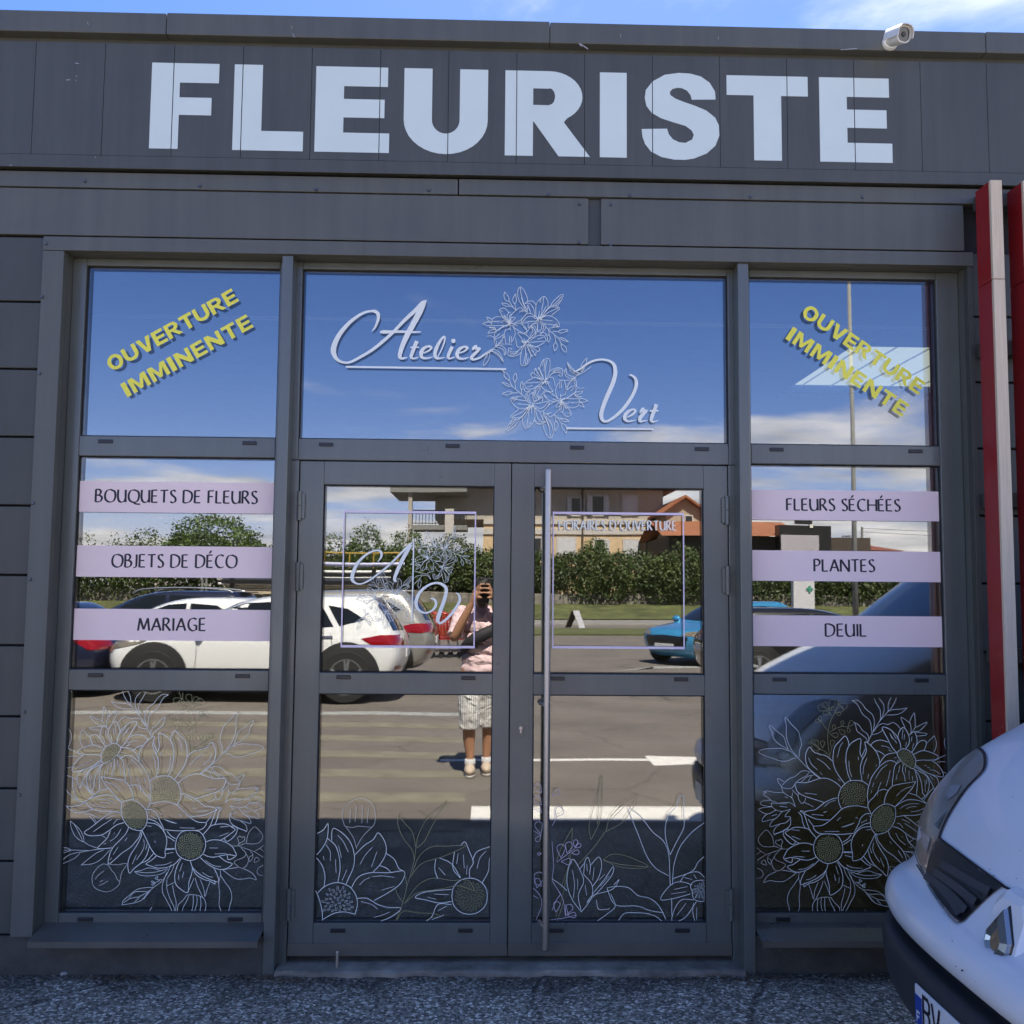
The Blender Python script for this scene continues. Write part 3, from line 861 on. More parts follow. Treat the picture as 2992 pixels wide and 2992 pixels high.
# ---- heavy sans glyphs as solid pieces, cap height 1
def strip_quads(cl, w):
    out = []; n = len(cl); L_ = []; R_ = []
    for i in range(n):
        d = cl[min(i + 1, n - 1)][:2] - cl[max(i - 1, 0)][:2]; d = d / np.linalg.norm(d)
        nn = np.array([-d[1], d[0]]); ww = cl[i][2] if len(cl[i]) > 2 else w
        L_.append(cl[i][:2] + nn * ww / 2); R_.append(cl[i][:2] - nn * ww / 2)
    for i in range(n - 1): out.append([L_[i], R_[i], R_[i + 1], L_[i + 1]])
    return out
def rect(a, b, c, d): return [(a, c), (b, c), (b, d), (a, d)]
def glyph(ch, w, s, b):
    G = []
    if ch == 'I': G = [rect(0, w, 0, 1)]
    elif ch == 'L': G = [rect(0, s, 0, 1), rect(s, w, 0, b)]
    elif ch == 'F': G = [rect(0, s, 0, 1), rect(s, w, 1 - b, 1), rect(s, w * .9, .395, .395 + b * .9)]
    elif ch == 'E': G = [rect(0, s, 0, 1), rect(s, w * .97, 1 - b, 1), rect(s, w * .93, .405, .405 + b * .95), rect(s, w, 0, b)]
    elif ch == 'T': G = [rect(0, w, 1 - b, 1), rect(w / 2 - s / 2, w / 2 + s / 2, 0, 1 - b)]
    elif ch == 'U':
        ro = w / 2; ri = w / 2 - s; hy = .40
        G = [rect(0, s, hy, 1), rect(w - s, w, hy, 1)]
        N = 18
        for i in range(N):
            q = []
            for a, f in ((PI + PI * i / N, 0), (PI + PI * (i + 1) / N, 1)):
                q.append(((w / 2 + ro * math.cos(a), hy + hy * math.sin(a)), (w / 2 + ri * math.cos(a), hy + (hy - b * 1.02) * math.sin(a))))
            G.append([q[0][0], q[1][0], q[1][1], q[0][1]])
    elif ch == 'O':
        N = 36
        for i in range(N):
            q = []
            for a in (2 * PI * i / N, 2 * PI * (i + 1) / N):
                q.append(((w / 2 + w / 2 * math.cos(a), .5 + .515 * math.sin(a)), (w / 2 + (w / 2 - s) * math.cos(a), .5 + (.515 - b) * math.sin(a))))
            G.append([q[0][0], q[1][0], q[1][1], q[0][1]])
    elif ch == 'R':
        m0 = .40; cx = w * .52; bx = w * .91 - cx
        G = [rect(0, s, 0, 1), rect(s, cx, 1 - b * .92, 1), rect(s, cx, m0, m0 + b * .88)]
        N = 18; cyy = (1 + m0) / 2; ro = (1 - m0) / 2
        for i in range(N):
            q = []
            for a in (PI / 2 - PI * i / N, PI / 2 - PI * (i + 1) / N):
                q.append(((cx + bx * math.cos(a), cyy + ro * math.sin(a)), (cx + max(bx - s * .98, .02) * math.cos(a), cyy + (ro - b * .9) * math.sin(a))))
            G.append([q[0][0], q[1][0], q[1][1], q[0][1]])
        G.append([(cx - s * .55, m0), (cx + s * .52, m0 + .0), (w, 0), (w - s * 1.12, 0)])
        G.append([(cx + s * .52, m0), (cx + s * .05, m0), (cx + bx * .55, m0 + .05)])
    elif ch == 'S':
        o_ = """1973,570 2109,566 2106,520 2076,470 2026,435 1966,420 1900,417 1820,430 1750,470 1712,520 1706,565 1715,610 1745,650 1800,680 1870,702 1936,720 1971,745 1983,770 1974,797 1936,817 1900,814 1865,798 1842,770 1832,738
1688,743 1692,785 1707,828 1740,870 1800,900 1870,913 1932,914 1984,905 2056,875 2106,830 2129,770 2126,712 2106,670 2056,630 1986,602 1930,584 1880,565 1852,546 1848,530 1862,512 1890,503 1918,505 1946,518 1966,543"""
        G = [[(w * (float(q.split(',')[0]) - 1688) / 441, (908 - float(q.split(',')[1])) / 484) for q in o_.split()]]
    elif ch == 'V': G = [[(0, 1), (s * 1.12, 1), (w / 2, .30), (w - s * 1.12, 1), (w, 1), (w / 2 + s * .55, 0), (w / 2 - s * .55, 0)]]
    elif ch == 'N': G = [[(0, 0), (0, 1), (s * 1.1, 1), (w - s, .40), (w - s, 1), (w, 1), (w, 0), (w - s * 1.1, 0), (s, .60), (s, 0)]]
    elif ch == 'M': G = [[(0, 0), (0, 1), (s * 1.25, 1), (w / 2, .42), (w - s * 1.25, 1), (w, 1), (w, 0), (w - s, 0), (w - s, .66), (w / 2 + s * .35, .08), (w / 2 - s * .35, .08), (s, .66), (s, 0)]]
    return G
# ---- the big sign on the fascia
SG = thing('shop_sign', 'big pale block letters FLEURISTE across the dark fascia', 'sign', (0.1, FY, 3.6))
LY = FY - 0.0016
zt = on_y(*cp(c1, 1050, 357), LY)[2]; zb = on_y(*cp(c1, 930, 839), LY)[2]
HH = zt - zb
def fx(c, xa, ya): return on_y(*cp(c, xa, ya), LY)[0]
letters = [('F', fx(c1, 850, 590), fx(c1, 1238, 410), .318, .228), ('L', fx(c1, 1318, 600), fx(c1, 1710, 800), .318, .228), ('E', fx(c1, 1780, 620), fx(c2, 264, 820), .318, .228),
           ('U', fx(c2, 348, 600), fx(c2, 822, 600), .318, .235), ('R', fx(c2, 919, 650), fx(c2, 1398, 890), .318, .225), ('I', fx(c2, 1454, 660), fx(c2, 1606, 660), .318, .2),
           ('S', fx(c2, 1690, 660), fx(c3, 212, 700), .32, .235), ('T', fx(c3, 253, 500), fx(c3, 711, 500), .318, .235), ('E', fx(c3, 778, 680), fx(c3, 1190, 870), .318, .228)]
for ch, xa, xb, s_, b_ in letters:
    mb = MB()
    for i, poly in enumerate(glyph(ch, (xb - xa) / HH, s_, b_)):
        mb.add([(xa + p[0] * HH, LY - 0.00004 * i, zb + p[1] * HH) for p in poly], [tuple(range(len(poly)))])
    o = mb.build('letter', m_sign_white, fix=False)
    bm = bmesh.new(); bm.from_mesh(o.data)
    for sx in seams:                                            # the vinyl is slit along every panel joint
        if xa < sx < xb:
            for dx in (-0.0018, 0.0018):
                bmesh.ops.bisect_plane(bm, geom=bm.verts[:] + bm.edges[:] + bm.faces[:], plane_co=(sx + dx, 0, 0), plane_no=(1, 0, 0))
            kill = [f for f in bm.faces if abs(f.calc_center_median().x - sx) < 0.0018]
            bmesh.ops.delete(bm, geom=kill, context='FACES')
    bm.to_mesh(o.data); bm.free()
    relink(o, SG)
# ---- OUVERTURE IMMINENTE
WID = {'O': .96, 'U': .92, 'V': .92, 'E': .76, 'R': .92, 'T': .84, 'I': .30, 'M': 1.12, 'N': .96}
def block_line(root, txt, a, b, h):
    A = on_y(*a, GY); Bp = on_y(*b, GY)
    A2 = np.array([A[0], A[2]]); d = np.array([Bp[0], Bp[2]]) - A2; Ltot = np.linalg.norm(d); d /= Ltot; up = np.array([-d[1], d[0]])
    gap = .10 if txt[0] == 'O' else .16
    tot = sum(WID[c] for c in txt) + gap * (len(txt) - 1); k = Ltot / tot
    u = 0
    for ch in txt:
        mb = MB()
        for i, poly in enumerate(glyph(ch, WID[ch] * k / h, .265, .205)):
            vv_ = [A2 + d * (u * k + p[0] * h) + up * (p[1] * h) for p in poly]
            mb.add([(q[0], GY - .0010 - .00003 * i, q[1]) for q in vv_], [tuple(range(len(poly)))])
        relink(mb.build('letter', m_yellow, fix=False), root)
        u += WID[ch] + gap
hL = 96 * .4658 * MM
n1 = thing('window_lettering', 'yellow words OUVERTURE IMMINENTE rising to the right on the upper left pane', 'sticker', (-1.3, GY, 2.5), 'yellow window lettering')
block_line(n1, 'OUVERTURE', cp(c4, 703, 832), cp(c4, 1500, 385), hL); block_line(n1, 'IMMINENTE', cp(c4, 800, 990), cp(c4, 1592, 548), hL)
n2 = thing('window_lettering', 'yellow words OUVERTURE IMMINENTE falling to the right on the upper right pane', 'sticker', (1.5, GY, 2.5), 'yellow window lettering')
block_line(n2, 'OUVERTURE', cp(c7, 529, 477), cp(c7, 1269, 976), hL); block_line(n2, 'IMMINENTE', cp(c7, 434, 622), cp(c7, 1167, 1114), hL)

# ---- pen-drawn capitals
ST = {
 'B': (.56, 'L0,0 0,1;S0,1 .26,.99 .40,.88 .40,.72 .26,.57 0,.54;S0,.54 .30,.52 .50,.40 .50,.18 .32,.02 0,0'),
 'O': (.92, 'S.46,1 .16,.90 .02,.55 .10,.18 .42,0 .76,.10 .90,.46 .82,.84 .46,1'),
 'U': (.68, 'S0,1 0,.4 .10,.10 .30,0 .54,.08 .64,.28;L.64,1 .66,0'),
 'Q': (.92, 'S.46,1 .16,.90 .02,.55 .10,.18 .42,0 .76,.10 .90,.46 .82,.84 .46,1;S.44,.02 .66,-.12 1.02,-.16'),
 'E': (.50, 'L0,0 0,1;L0,.98 .44,1;L0,.52 .40,.53;L0,.02 .48,.02'),
 'T': (.66, 'L0,.97 .66,1;L.33,0 .33,.97'),
 'S': (.46, 'S.42,.90 .28,1 .08,.93 .06,.72 .24,.54 .42,.38 .44,.14 .24,0 0,.08'),
 'D': (.76, 'L0,0 0,1;S0,1 .34,.98 .66,.80 .72,.48 .60,.16 .30,.01 0,.01'),
 'F': (.46, 'L0,0 0,1;L0,.98 .45,1;L0,.52 .38,.53'),
 'L': (.46, 'L0,0 0,1;L0,.02 .46,.03'),
 'R': (.58, 'L0,0 0,1;S0,1 .26,.99 .42,.88 .42,.70 .26,.52 .04,.48;L.18,.49 .58,0'),
 'J': (.26, 'S.20,1 .20,.3 .16,.05 -.06,-.06'),
 'C': (.72, 'S.70,.92 .42,1 .14,.86 .03,.50 .14,.16 .42,0 .72,.08'),
 'É': (.50, 'L0,0 0,1;L0,.98 .44,1;L0,.52 .40,.53;L0,.02 .48,.02;L.16,1.12 .34,1.34'),
 'M': (.92, 'L0,0 .14,1;L.14,1 .46,.10;L.46,.10 .78,1;L.78,1 .92,0'),
 'A': (.74, 'L0,0 .38,1;L.38,1 .74,0;L.14,.34 .60,.34'),
 'I': (.10, 'L.05,0 .05,1'),
 'G': (.76, 'S.70,.92 .42,1 .14,.86 .03,.50 .14,.16 .42,0 .70,.10;L.70,.06 .70,.44;L.44,.44 .70,.44'),
 'P': (.52, 'L0,0 0,1;S0,1 .28,.99 .46,.86 .46,.66 .28,.49 .03,.47'),
 'N': (.72, 'L0,0 0,1;L0,1 .72,0;L.72,0 .72,1'),
 'H': (.72, 'L0,0 0,1;L.72,0 .72,1;L0,.51 .72,.51'),
 'V': (.74, 'L0,1 .37,0;L.37,0 .74,1'),
 "'": (.14, 'L.09,1 .05,.74'), ' ': (.26, ''), '-': (.34, 'L0,.48 .34,.48'),
}
def pen_line(mb, txt, a, b, h, wt, Y, nib=((0.94, 0.34), 0.42), sp=.20, pl=None):
    """a, b: the two ends of the base line in world (x, z)"""
    a = np.array(a, float); d = np.array(b, float) - a; Lt = np.linalg.norm(d); d /= Lt; up = np.array([-d[1], d[0]])
    tot = sum(ST[c][0] for c in txt) + sp * (len(txt) - 1); k = Lt / tot; u = 0; j = 0
    for ch in txt:
        for st in ST[ch][1].split(';'):
            if not st: continue
            pts = [np.array([float(c) for c in q.split(',')]) for q in st[1:].split()]
            if st[0] == 'S': pts = catmull(pts, 5)
            if st[0] == 'L' and len(pts) == 2: pts = [pts[0], (pts[0] + pts[1]) / 2, pts[1]]
            w3 = [a + d * (u + p[0]) * k + up * p[1] * h for p in pts]
            ribbon(mb, w3, wt, Y - .00005 * (j % 12), 0, nib); j += 1
        u += ST[ch][0] + sp
def strip(txt, corners, ta, tb, h_px, crop, label):
    (xa, za), (xb, zb_) = corners
    t = thing('name_strip', label, 'sticker', ((xa + xb) / 2, GY, (za + zb_) / 2), 'lilac name strips on the side windows')
    s = MB(); n = 16
    for i in range(n):                                          # one sheet of film
        u0 = xa + (xb - xa) * i / n; u1 = xa + (xb - xa) * (i + 1) / n
        s.add([(u0, GY - .0009, zb_), (u1, GY - .0009, zb_), (u1, GY - .0009, za), (u0, GY - .0009, za)], [(0, 1, 2, 3)])
    relink(s.build('film', m_lilac, fix=False), t)
    A = on_y(*cp(crop, *ta), GY); Bq = on_y(*cp(crop, *tb), GY)
    l = MB(); pen_line(l, txt, (A[0], A[2]), (Bq[0], Bq[2]), h_px * .4658 * MM, 0.0093, GY - .0012)
    relink(l.build('lettering', m_ink, fix=False), t)
XL, XR = (-1.727, -0.9045), (1.1215, 1.9415)
strip('BOUQUETS DE FLEURS', ((XL[0], 2.033), (XL[1], 1.902)), (600, 357), (1612, 369), 78, c1b, 'lilac strip reading BOUQUETS DE FLEURS, topmost on the left window')
strip('OBJETS DE DÉCO', ((XL[0], 1.761), (XL[1], 1.630)), (702, 766), (1486, 771), 79, c1b, 'lilac strip reading OBJETS DE DÉCO in the middle of the left window')
strip('MARIAGE', ((XL[0], 1.497), (XL[1], 1.367)), (866, 1165), (1290, 1166), 77, c1b, 'lilac strip reading MARIAGE, lowest on the left window')
strip('FLEURS SÉCHÉES', ((XR[0], 2.028), (XR[1], 1.899)), (445, 410), (1153, 416), 74, c4b, 'lilac strip reading FLEURS SÉCHÉES, topmost on the right window')
strip('PLANTES', ((XR[0], 1.768), (XR[1], 1.638)), (617, 793), (993, 796), 76, c4b, 'lilac strip reading PLANTES in the middle of the right window')
strip('DEUIL', ((XR[0], 1.492), (XR[1], 1.362)), (688, 1200), (942, 1201), 77, c4b, 'lilac strip reading DEUIL, lowest on the right window')

# ---- lily cluster, drawn once and reused turned or shrunk
LILY = """515,225 500,310 530,390 595,415 595,340 555,280 515,225;735,265 680,360 680,420 715,465 750,410 735,265;455,455 500,500 580,520 620,510 560,465 455,455;600,410 680,530 745,600;620,510 690,540;715,470 745,595;
835,125 790,170 775,280 800,390 870,510 960,620;835,125 900,190 960,320 980,430;830,150 850,300 890,440 960,590;850,330 880,440 930,560;
1150,740 1140,600 1150,490 1200,400 1290,325 1340,340 1385,430 1385,540;1300,340 1290,450 1270,540;1250,370 1220,450;920,460 1000,415 1090,420 1145,490;920,460 1010,460 1080,530 1110,620 1130,740;975,490 980,560 960,660;980,490 1040,650;
1130,740 1060,670 960,670 880,760 850,830 880,860 1000,830 1100,820 1170,830;870,850 950,750 1050,720 1140,770;1230,780 1330,720 1440,715 1540,770 1610,860 1600,940 1500,900 1400,880 1310,870 1220,800;1240,790 1350,800 1480,810;1550,860 1600,930;
1270,740 1350,600 1440,520 1540,505 1625,560 1560,620 1460,700;1290,740 1400,640 1590,560;1380,570 1470,530 1600,550;1440,520 1480,440 1580,340 1670,280 1695,300 1650,410 1580,510;1490,500 1600,390 1660,320;1540,500 1640,400;
1170,850 1175,950 1195,1040;1220,830 1260,900 1250,980 1200,1030;1320,880 1335,960 1290,1030 1220,1055;1270,860 1300,930 1280,1010;1200,770 1210,650;1210,770 1260,660 1265,540;1220,770 1330,560 1350,520;1230,770 1390,565;1190,770 1215,620;1225,780 1330,690;1210,760 1290,640;
590,850 480,750 380,730 300,750 255,790;600,900 450,910 300,910 250,900;600,870 500,810 440,850;270,830 420,825;150,735 180,800 235,850 260,790 150,735;70,870 150,840 240,840 240,900 170,910 70,870;200,945 300,945 340,990;175,1065 220,1010 340,990 310,1040 175,1065;205,950 270,960 340,990;
510,790 410,600 510,560 600,650;430,600 480,640;600,860 540,760 510,700;605,850 560,720 600,650 640,650;610,850 610,720 650,680;620,860 640,760 720,740;600,860 520,740 480,720;640,840 640,720 700,640 820,550 900,600 960,640;700,870 850,790 870,750;810,640 890,590;860,630 910,610;650,850 730,750;
660,870 800,860 900,910 960,1000 900,1060 780,1000 680,930;680,870 780,910;890,930 950,990;530,990 510,1100 540,1260;680,920 720,1020 720,1100 670,1230;530,990 620,970;610,1120 610,1260;650,1120 650,1260;430,1280 600,1280 660,1290;620,900 625,1000;640,900 720,920;
500,910 360,1010 310,1090 340,1160 400,1150 500,1080;380,1010 460,940;350,1130 420,1060;490,1090 470,1180;560,900 450,950;
900,1250 830,1130 780,1050 900,1070 1000,1140 1000,1180 960,1240;730,1160 770,1330 860,1330 920,1280;980,1240 1100,1160 1180,1110 1300,1110 1340,1180 1350,1220 1200,1230 990,1250;1170,1330 1320,1250;1220,1090 1290,1050 1350,1080 1340,1120;1000,1300 1100,1330 1190,1340 1220,1400 1180,1440;1180,1180 1300,1140;
920,1290 850,1440 840,1690 950,1700 1010,1620 1040,1500 1000,1380 950,1290;925,1300 930,1500 890,1690;960,1460 930,1690;990,1560 960,1690;860,1340 780,1420 670,1440 590,1400 610,1360 660,1380 640,1400;590,1400 580,1490 660,1530 780,1500 860,1440;800,1400 720,1470 610,1460;780,1450 700,1500 620,1500;
970,1290 1050,1380 1130,1500 1150,1440;980,1280 1120,1390 1190,1430;960,1300 1020,1450 1070,1540 1060,1480;1100,1500 1140,1520;975,1290 1100,1440;990,1270 1150,1350;900,1270 840,1220;910,1250 860,1190;
990,850 990,950 1050,900 1140,850;940,1080 1050,930 1120,1000 1110,1070 1000,1180;1050,930 1090,880 1170,880 1170,1020 1110,1130 1010,1170;1020,1130 1080,1010 1040,940;1100,900 1150,980 1130,1080;1060,910 1080,960;
1340,930 1400,990 1500,1080 1600,1170 1660,1290;1400,1000 1410,1080 1375,1130 1395,1250 1430,1170 1410,1080;1400,960 1480,950 1520,890 1580,930 1480,950;1480,1025 1590,1025 1690,985 1790,1015 1640,1060 1590,1025;1600,1160 1680,1160 1800,1235 1690,1210 1640,1170;1520,1090 1540,1230 1500,1310 1525,1420 1575,1320 1540,1230;1650,1270 1660,1360 1745,1450 1750,1350 1650,1270"""
LEAF = """0,1550 160,1440 330,1340 450,1200 510,1130;145,1125 250,1120 330,1190 350,1280 330,1340;300,1150 310,1250 330,1330;330,1340 420,1310 510,1360 540,1440 510,1510 500,1420 440,1370 350,1350;220,1400 330,1400 420,1470 485,1640 400,1530 300,1450 220,1410;200,1440 130,1540 85,1720 180,1620 215,1520 200,1440;250,1410 380,1480 470,1600;180,1450 150,1560;360,1330 480,1200"""
CORE = [(1190, 775, 1235, 745), (610, 875, 660, 850), (940, 1262, 975, 1290)]
cL = (1400, 820, .14493)
def wpt(c, x, y):
    q = on_y(c[0] + x * c[2], c[1] + y * c[2], GY); return np.array([q[0], q[2]])
def rot180(ctr): return lambda p: (2 * ctr[0] - p[0], 2 * ctr[1] - p[1])
def simil(a0, a1, b0, b1):                                      # the similarity taking a0->b0 and a1->b1
    za, zb2 = complex(*(a1 - a0)), complex(*(b1 - b0)); r_ = zb2 / za
    def f(p):
        w_ = complex(p[0] - a0[0], p[1] - a0[1]) * r_
        return (b0[0] + w_.real, b0[1] + w_.imag)
    return f
def lily(mb, tf, wmm, leaf=True, skip=0):
    pen = Pen(cL, tf)
    pen.strokes(mb, LILY, wmm)
    if leaf: pen.strokes(mb, LEAF, wmm)
    rnd = random.Random(3)
    for (x, y, x2, y2) in CORE:                                 # dense radiating hearts
        for i in range(11):
            a = rnd.uniform(0, 2 * PI); l = rnd.uniform(35, 95)
            pen.strokes(mb, '%d,%d %d,%d' % (x, y, x + l * math.cos(a), y + l * math.sin(a)), wmm * 1.15)
AV = thing('logo_sticker', 'white script words Atelier Vert with line drawn lilies on the middle upper pane', 'sticker', (0.1, GY, 2.6))
mb = MB(); lily(mb, None, 1.95)
relink(mb.build('lily_drawing', m_white_vinyl, fix=False), AV)
ctr = on_y(1563.9, 1058.3, GY)
mb = MB(); lily(mb, rot180((ctr[0], ctr[2])), 1.95)
relink(mb.build('lily_drawing', m_white_vinyl, fix=False), AV)
cS = (960, 860, .24845); cV = (1700, 1020, .12422)
mb = MB(); pen = Pen(cS, None, GY - .0012)
pen.brush(mb, "510,435,8 530,410,16 555,375,24 585,290,35 580,230,42 545,200,38 500,198,26 430,212,28 340,260,34 230,350,44 130,470,54 75,580,62 58,660,64 75,730,50 120,780,35 190,803,26 260,795,28 380,735,32 520,650,36 650,545,38 770,435,36 900,300,40 1020,190,46 1100,110,52 1135,85,34 1152,70,8;1130,100,40 1095,165,62 1060,230,70 990,360,66 930,470,64 880,580,56 845,680,52 840,735,44 870,755,28 925,740,8;605,446,22 650,443,44 720,442,36 850,440,30 1000,445,24 1090,442,8")
pen.brush(mb, "1040,550,46 1010,620,44 985,690,42 972,738,36 1000,755,22 1060,740,8;962,625,18 1060,622,18;1112,692,14 1180,662,20 1208,628,30 1170,612,26 1112,645,40 1088,700,44 1105,745,34 1160,752,20 1225,735,8;1285,735,10 1330,650,14 1362,560,20 1365,500,22 1330,525,28 1275,620,42 1252,700,42 1268,748,34 1312,752,20 1365,742,8;1455,615,40 1430,670,40 1407,730,36 1422,755,24 1490,738,8;1535,692,14 1600,667,20 1632,632,30 1595,617,26 1537,648,40 1512,702,44 1528,748,34 1590,758,20 1650,740,8;1692,655,20 1712,625,34 1738,608,24 1722,645,36;1722,640,30 1780,638,24 1730,690,36 1682,742,38 1702,768,26 1780,745,22 1850,700,16 1920,665,12")
pen.brush(mb, "1443,550,1 1447,550,36 1468,550,52 1489,550,36 1493,550,1;205,853,22 1932,878,22 2035,882,20;2030,875,14 2062,915,8")
pen = Pen(cV, None, GY - .0012)
pen.brush(mb, "-190,545,30 -20,455,46 150,335,50 320,265,48 500,248,46 650,280,56 750,360,78 785,480,92 780,620,98 730,800,100 640,1010,102 550,1220,100 480,1420,98 455,1560,96 480,1660,78 540,1700,58 640,1680,60 800,1570,70 950,1430,76 1100,1240,80 1220,1030,80 1280,850,84 1270,720,74 1210,640,56 1140,608,40 1118,606,20;1070,1610,24 1200,1530,56 1262,1450,50 1220,1420,44 1120,1450,66 1030,1540,84 1012,1640,85 1080,1700,50 1180,1690,30 1290,1665,8;1355,1515,10 1385,1470,60 1430,1420,80 1462,1382,40;1430,1450,60 1540,1440,24 1460,1510,76 1372,1620,92 1372,1700,60 1460,1690,36 1550,1675,10;1752,1300,90 1712,1420,88 1662,1550,86 1632,1660,80 1662,1710,50 1730,1700,30 1800,1680,8;1602,1455,40 1800,1450,40;-360,1862,44 0,1868,46 1680,1882,46")
relink(mb.build('script_lettering', m_white_vinyl, fix=False), AV)

# ---- logo and frame on the left door, frame and heading on the right door
def frame_line(root, tl, tr_, br, bl, m_, ws):
    q = [on_y(*p, GY) for p in (tl, tr_, br, bl)]
    xa = (q[0][0] + q[3][0]) / 2; xb = (q[1][0] + q[2][0]) / 2; za = (q[0][2] + q[1][2]) / 2; zb2 = (q[2][2] + q[3][2]) / 2
    f = MB(); y = GY - .0011
    for (a, b_, lo, hi) in ((xa, xb, za - ws[0], za), (xa, xb, zb2, zb2 + ws[0]), (xa, xa + ws[1], zb2 + ws[0], za - ws[0]), (xb - ws[1], xb, zb2 + ws[0], za - ws[0])):
        f.add([(a, y, lo), (b_, y, lo), (b_, y, hi), (a, y, hi)], [(0, 1, 2, 3)])
    relink(f.build('frame_line', m_, fix=False), root)
cD = (1000, 1540, .20704)
DL = thing('logo_sticker', 'pale lilac square with letters A and V and lilies on the left door pane', 'sticker', (-0.35, GY, 1.6))
frame_line(DL, (1003, 1490), (1392.5, 1496), (1386, 1893), (996.5, 1893), m_lilac_pale, (.010, .0055))
la, lb2 = wpt(cL, 1190, 770), wpt(cL, 610, 870)
mb = MB(); lily(mb, simil(la, lb2, wpt(cD, 1450, 300), wpt(cD, 1205, 440)), 1.25, False)
Pen(cD).strokes(mb, "1000,730 1060,690 1130,680 1210,690 1245,740 1220,680 1150,655 1080,640 1020,620;1010,810 1080,740 1130,680;1100,730 1070,800 1080,870 1110,810 1110,740", 1.3)
relink(mb.build('lily_drawing', m_white_vinyl, fix=False), DL)
mb = MB(); lily(mb, simil(la, lb2, wpt(cD, 740, 950), wpt(cD, 455, 1010)), 1.25, True)
relink(mb.build('lily_drawing', m_white_vinyl, fix=False), DL)
mb = MB(); pen = Pen(cD, None, GY - .0012)
pen.brush(mb, "500,495,8 545,430,26 555,380,34 535,340,32 480,330,22 400,355,26 300,420,32 210,520,42 155,640,50 140,720,52 160,770,36 220,800,20 290,795,20 400,740,24 520,650,26 660,540,28 800,400,28 900,300,32 970,235,26 990,230,8;975,255,30 900,370,52 840,480,52 790,590,50 745,700,44 740,750,36 770,768,14;1245,1005,12 1300,1020,30 1325,1070,36 1310,1130,36 1250,1190,26 1160,1210,24 1080,1170,36 1045,1100,44 1050,1020,48 1090,930,44 1170,850,34 1280,795,28 1380,795,34 1450,840,44 1470,900,46 1440,1030,50 1390,1170,54 1350,1290,54 1360,1340,36 1400,1350,28 1500,1270,36 1590,1160,36 1650,1060,36 1660,1000,34 1640,950,26 1605,928,12;1009,170,18 985,1335,18")
relink(mb.build('script_lettering', m_white_vinyl, fix=False), DL)
DR = thing('opening_hours_sticker', 'pale lilac square headed HORAIRES D\'OUVERTURE, otherwise empty, on the right door pane', 'sticker', (0.55, GY, 1.6))
frame_line(DR, (1615, 1494), (1998.7, 1500), (2000.6, 1898), (1613, 1893), m_lilac_pale, (.010, .0055))
A = on_y(*cp(c3b, 474, 638), GY); Bq = on_y(*cp(c3b, 1355, 643), GY)
mb = MB(); pen_line(mb, "HORAIRES D'OUVERTURE", (A[0], A[2]), (Bq[0], Bq[2]), 70 * .3883 * MM, .0068, GY - .0012, sp=.25)
relink(mb.build('lettering', m_cream_ln, fix=False), DR)

# ---- sunflower bouquet: traced on the left window, mirrored on the right one
PA = (170, 2010, .20704); PB = (420, 2010, .20704); PC = (170, 2300, .20704); PD = (420, 2300, .20704)
TH_A = """665,835 610,930 610,1000 640,1065 740,1020 830,945 885,850 830,790 760,785 665,835;670,830 600,720 600,620 640,535 710,580;760,780 710,700 720,580 790,475 850,520 875,620 840,700 830,780;885,840 960,760 1020,650 1110,480 1000,500 900,590 850,680 830,780;1010,690 1100,660 1180,665 1240,695 1275,740;890,840 960,845 1040,870 1100,930 1140,1000;1060,880 1130,830 1210,805;605,720 540,665 470,665 460,720 490,800;640,860 560,820 480,805 360,840 280,885 310,930 400,940 520,940 605,950;
605,1015 500,1090 390,1140 210,1180 220,1090 290,1000 370,950;610,1040 450,1150 360,1290 305,1410 270,1300 290,1200 370,1150;630,1075 520,1120 430,1190 405,1290 420,1390 455,1450 500,1410 515,1290 560,1160 630,1080;610,1110 580,1250 590,1440;790,1000 800,1090 770,1180 760,1250;830,950 910,1020 935,1150 950,1310;105,1225 200,1260 260,1290;95,1410 150,1480 230,1560 290,1590;205,1280 210,1400 240,1500 290,1590 380,1610;85,1630 150,1700 250,1755 360,1750 490,1710;130,1670 220,1670 310,1650 385,1610;350,1350 400,1400 480,1510;460,1450 510,1500;
1295,1310 1380,1255 1480,1240 1580,1250 1650,1300 1700,1360 1730,1450 1730,1540 1700,1620 1680,1650;1295,1310 1310,1440 1300,1560;885,990 950,955 1030,960 1120,1020 1200,1110 1260,1210 1290,1310;1140,1030 1145,940 1190,830 1270,740 1345,685 1360,710 1335,800 1350,860 1400,960 1420,1080 1390,1250;1350,780 1400,890;1385,930 1430,830 1420,650 1510,670 1590,740 1630,850 1630,1000 1600,1150 1555,1245;1590,740 1610,660 1655,605 1740,690 1800,760 1820,860 1820,980 1780,1100 1700,1220 1640,1295;605,1250 700,1265 850,1290 950,1320 1010,1390 1050,1480 1065,1580;605,1250 660,1350 740,1440 820,1530 900,1610;1010,1380 1080,1365 1160,1400 1220,1480 1290,1550 1300,1620 1250,1720"""
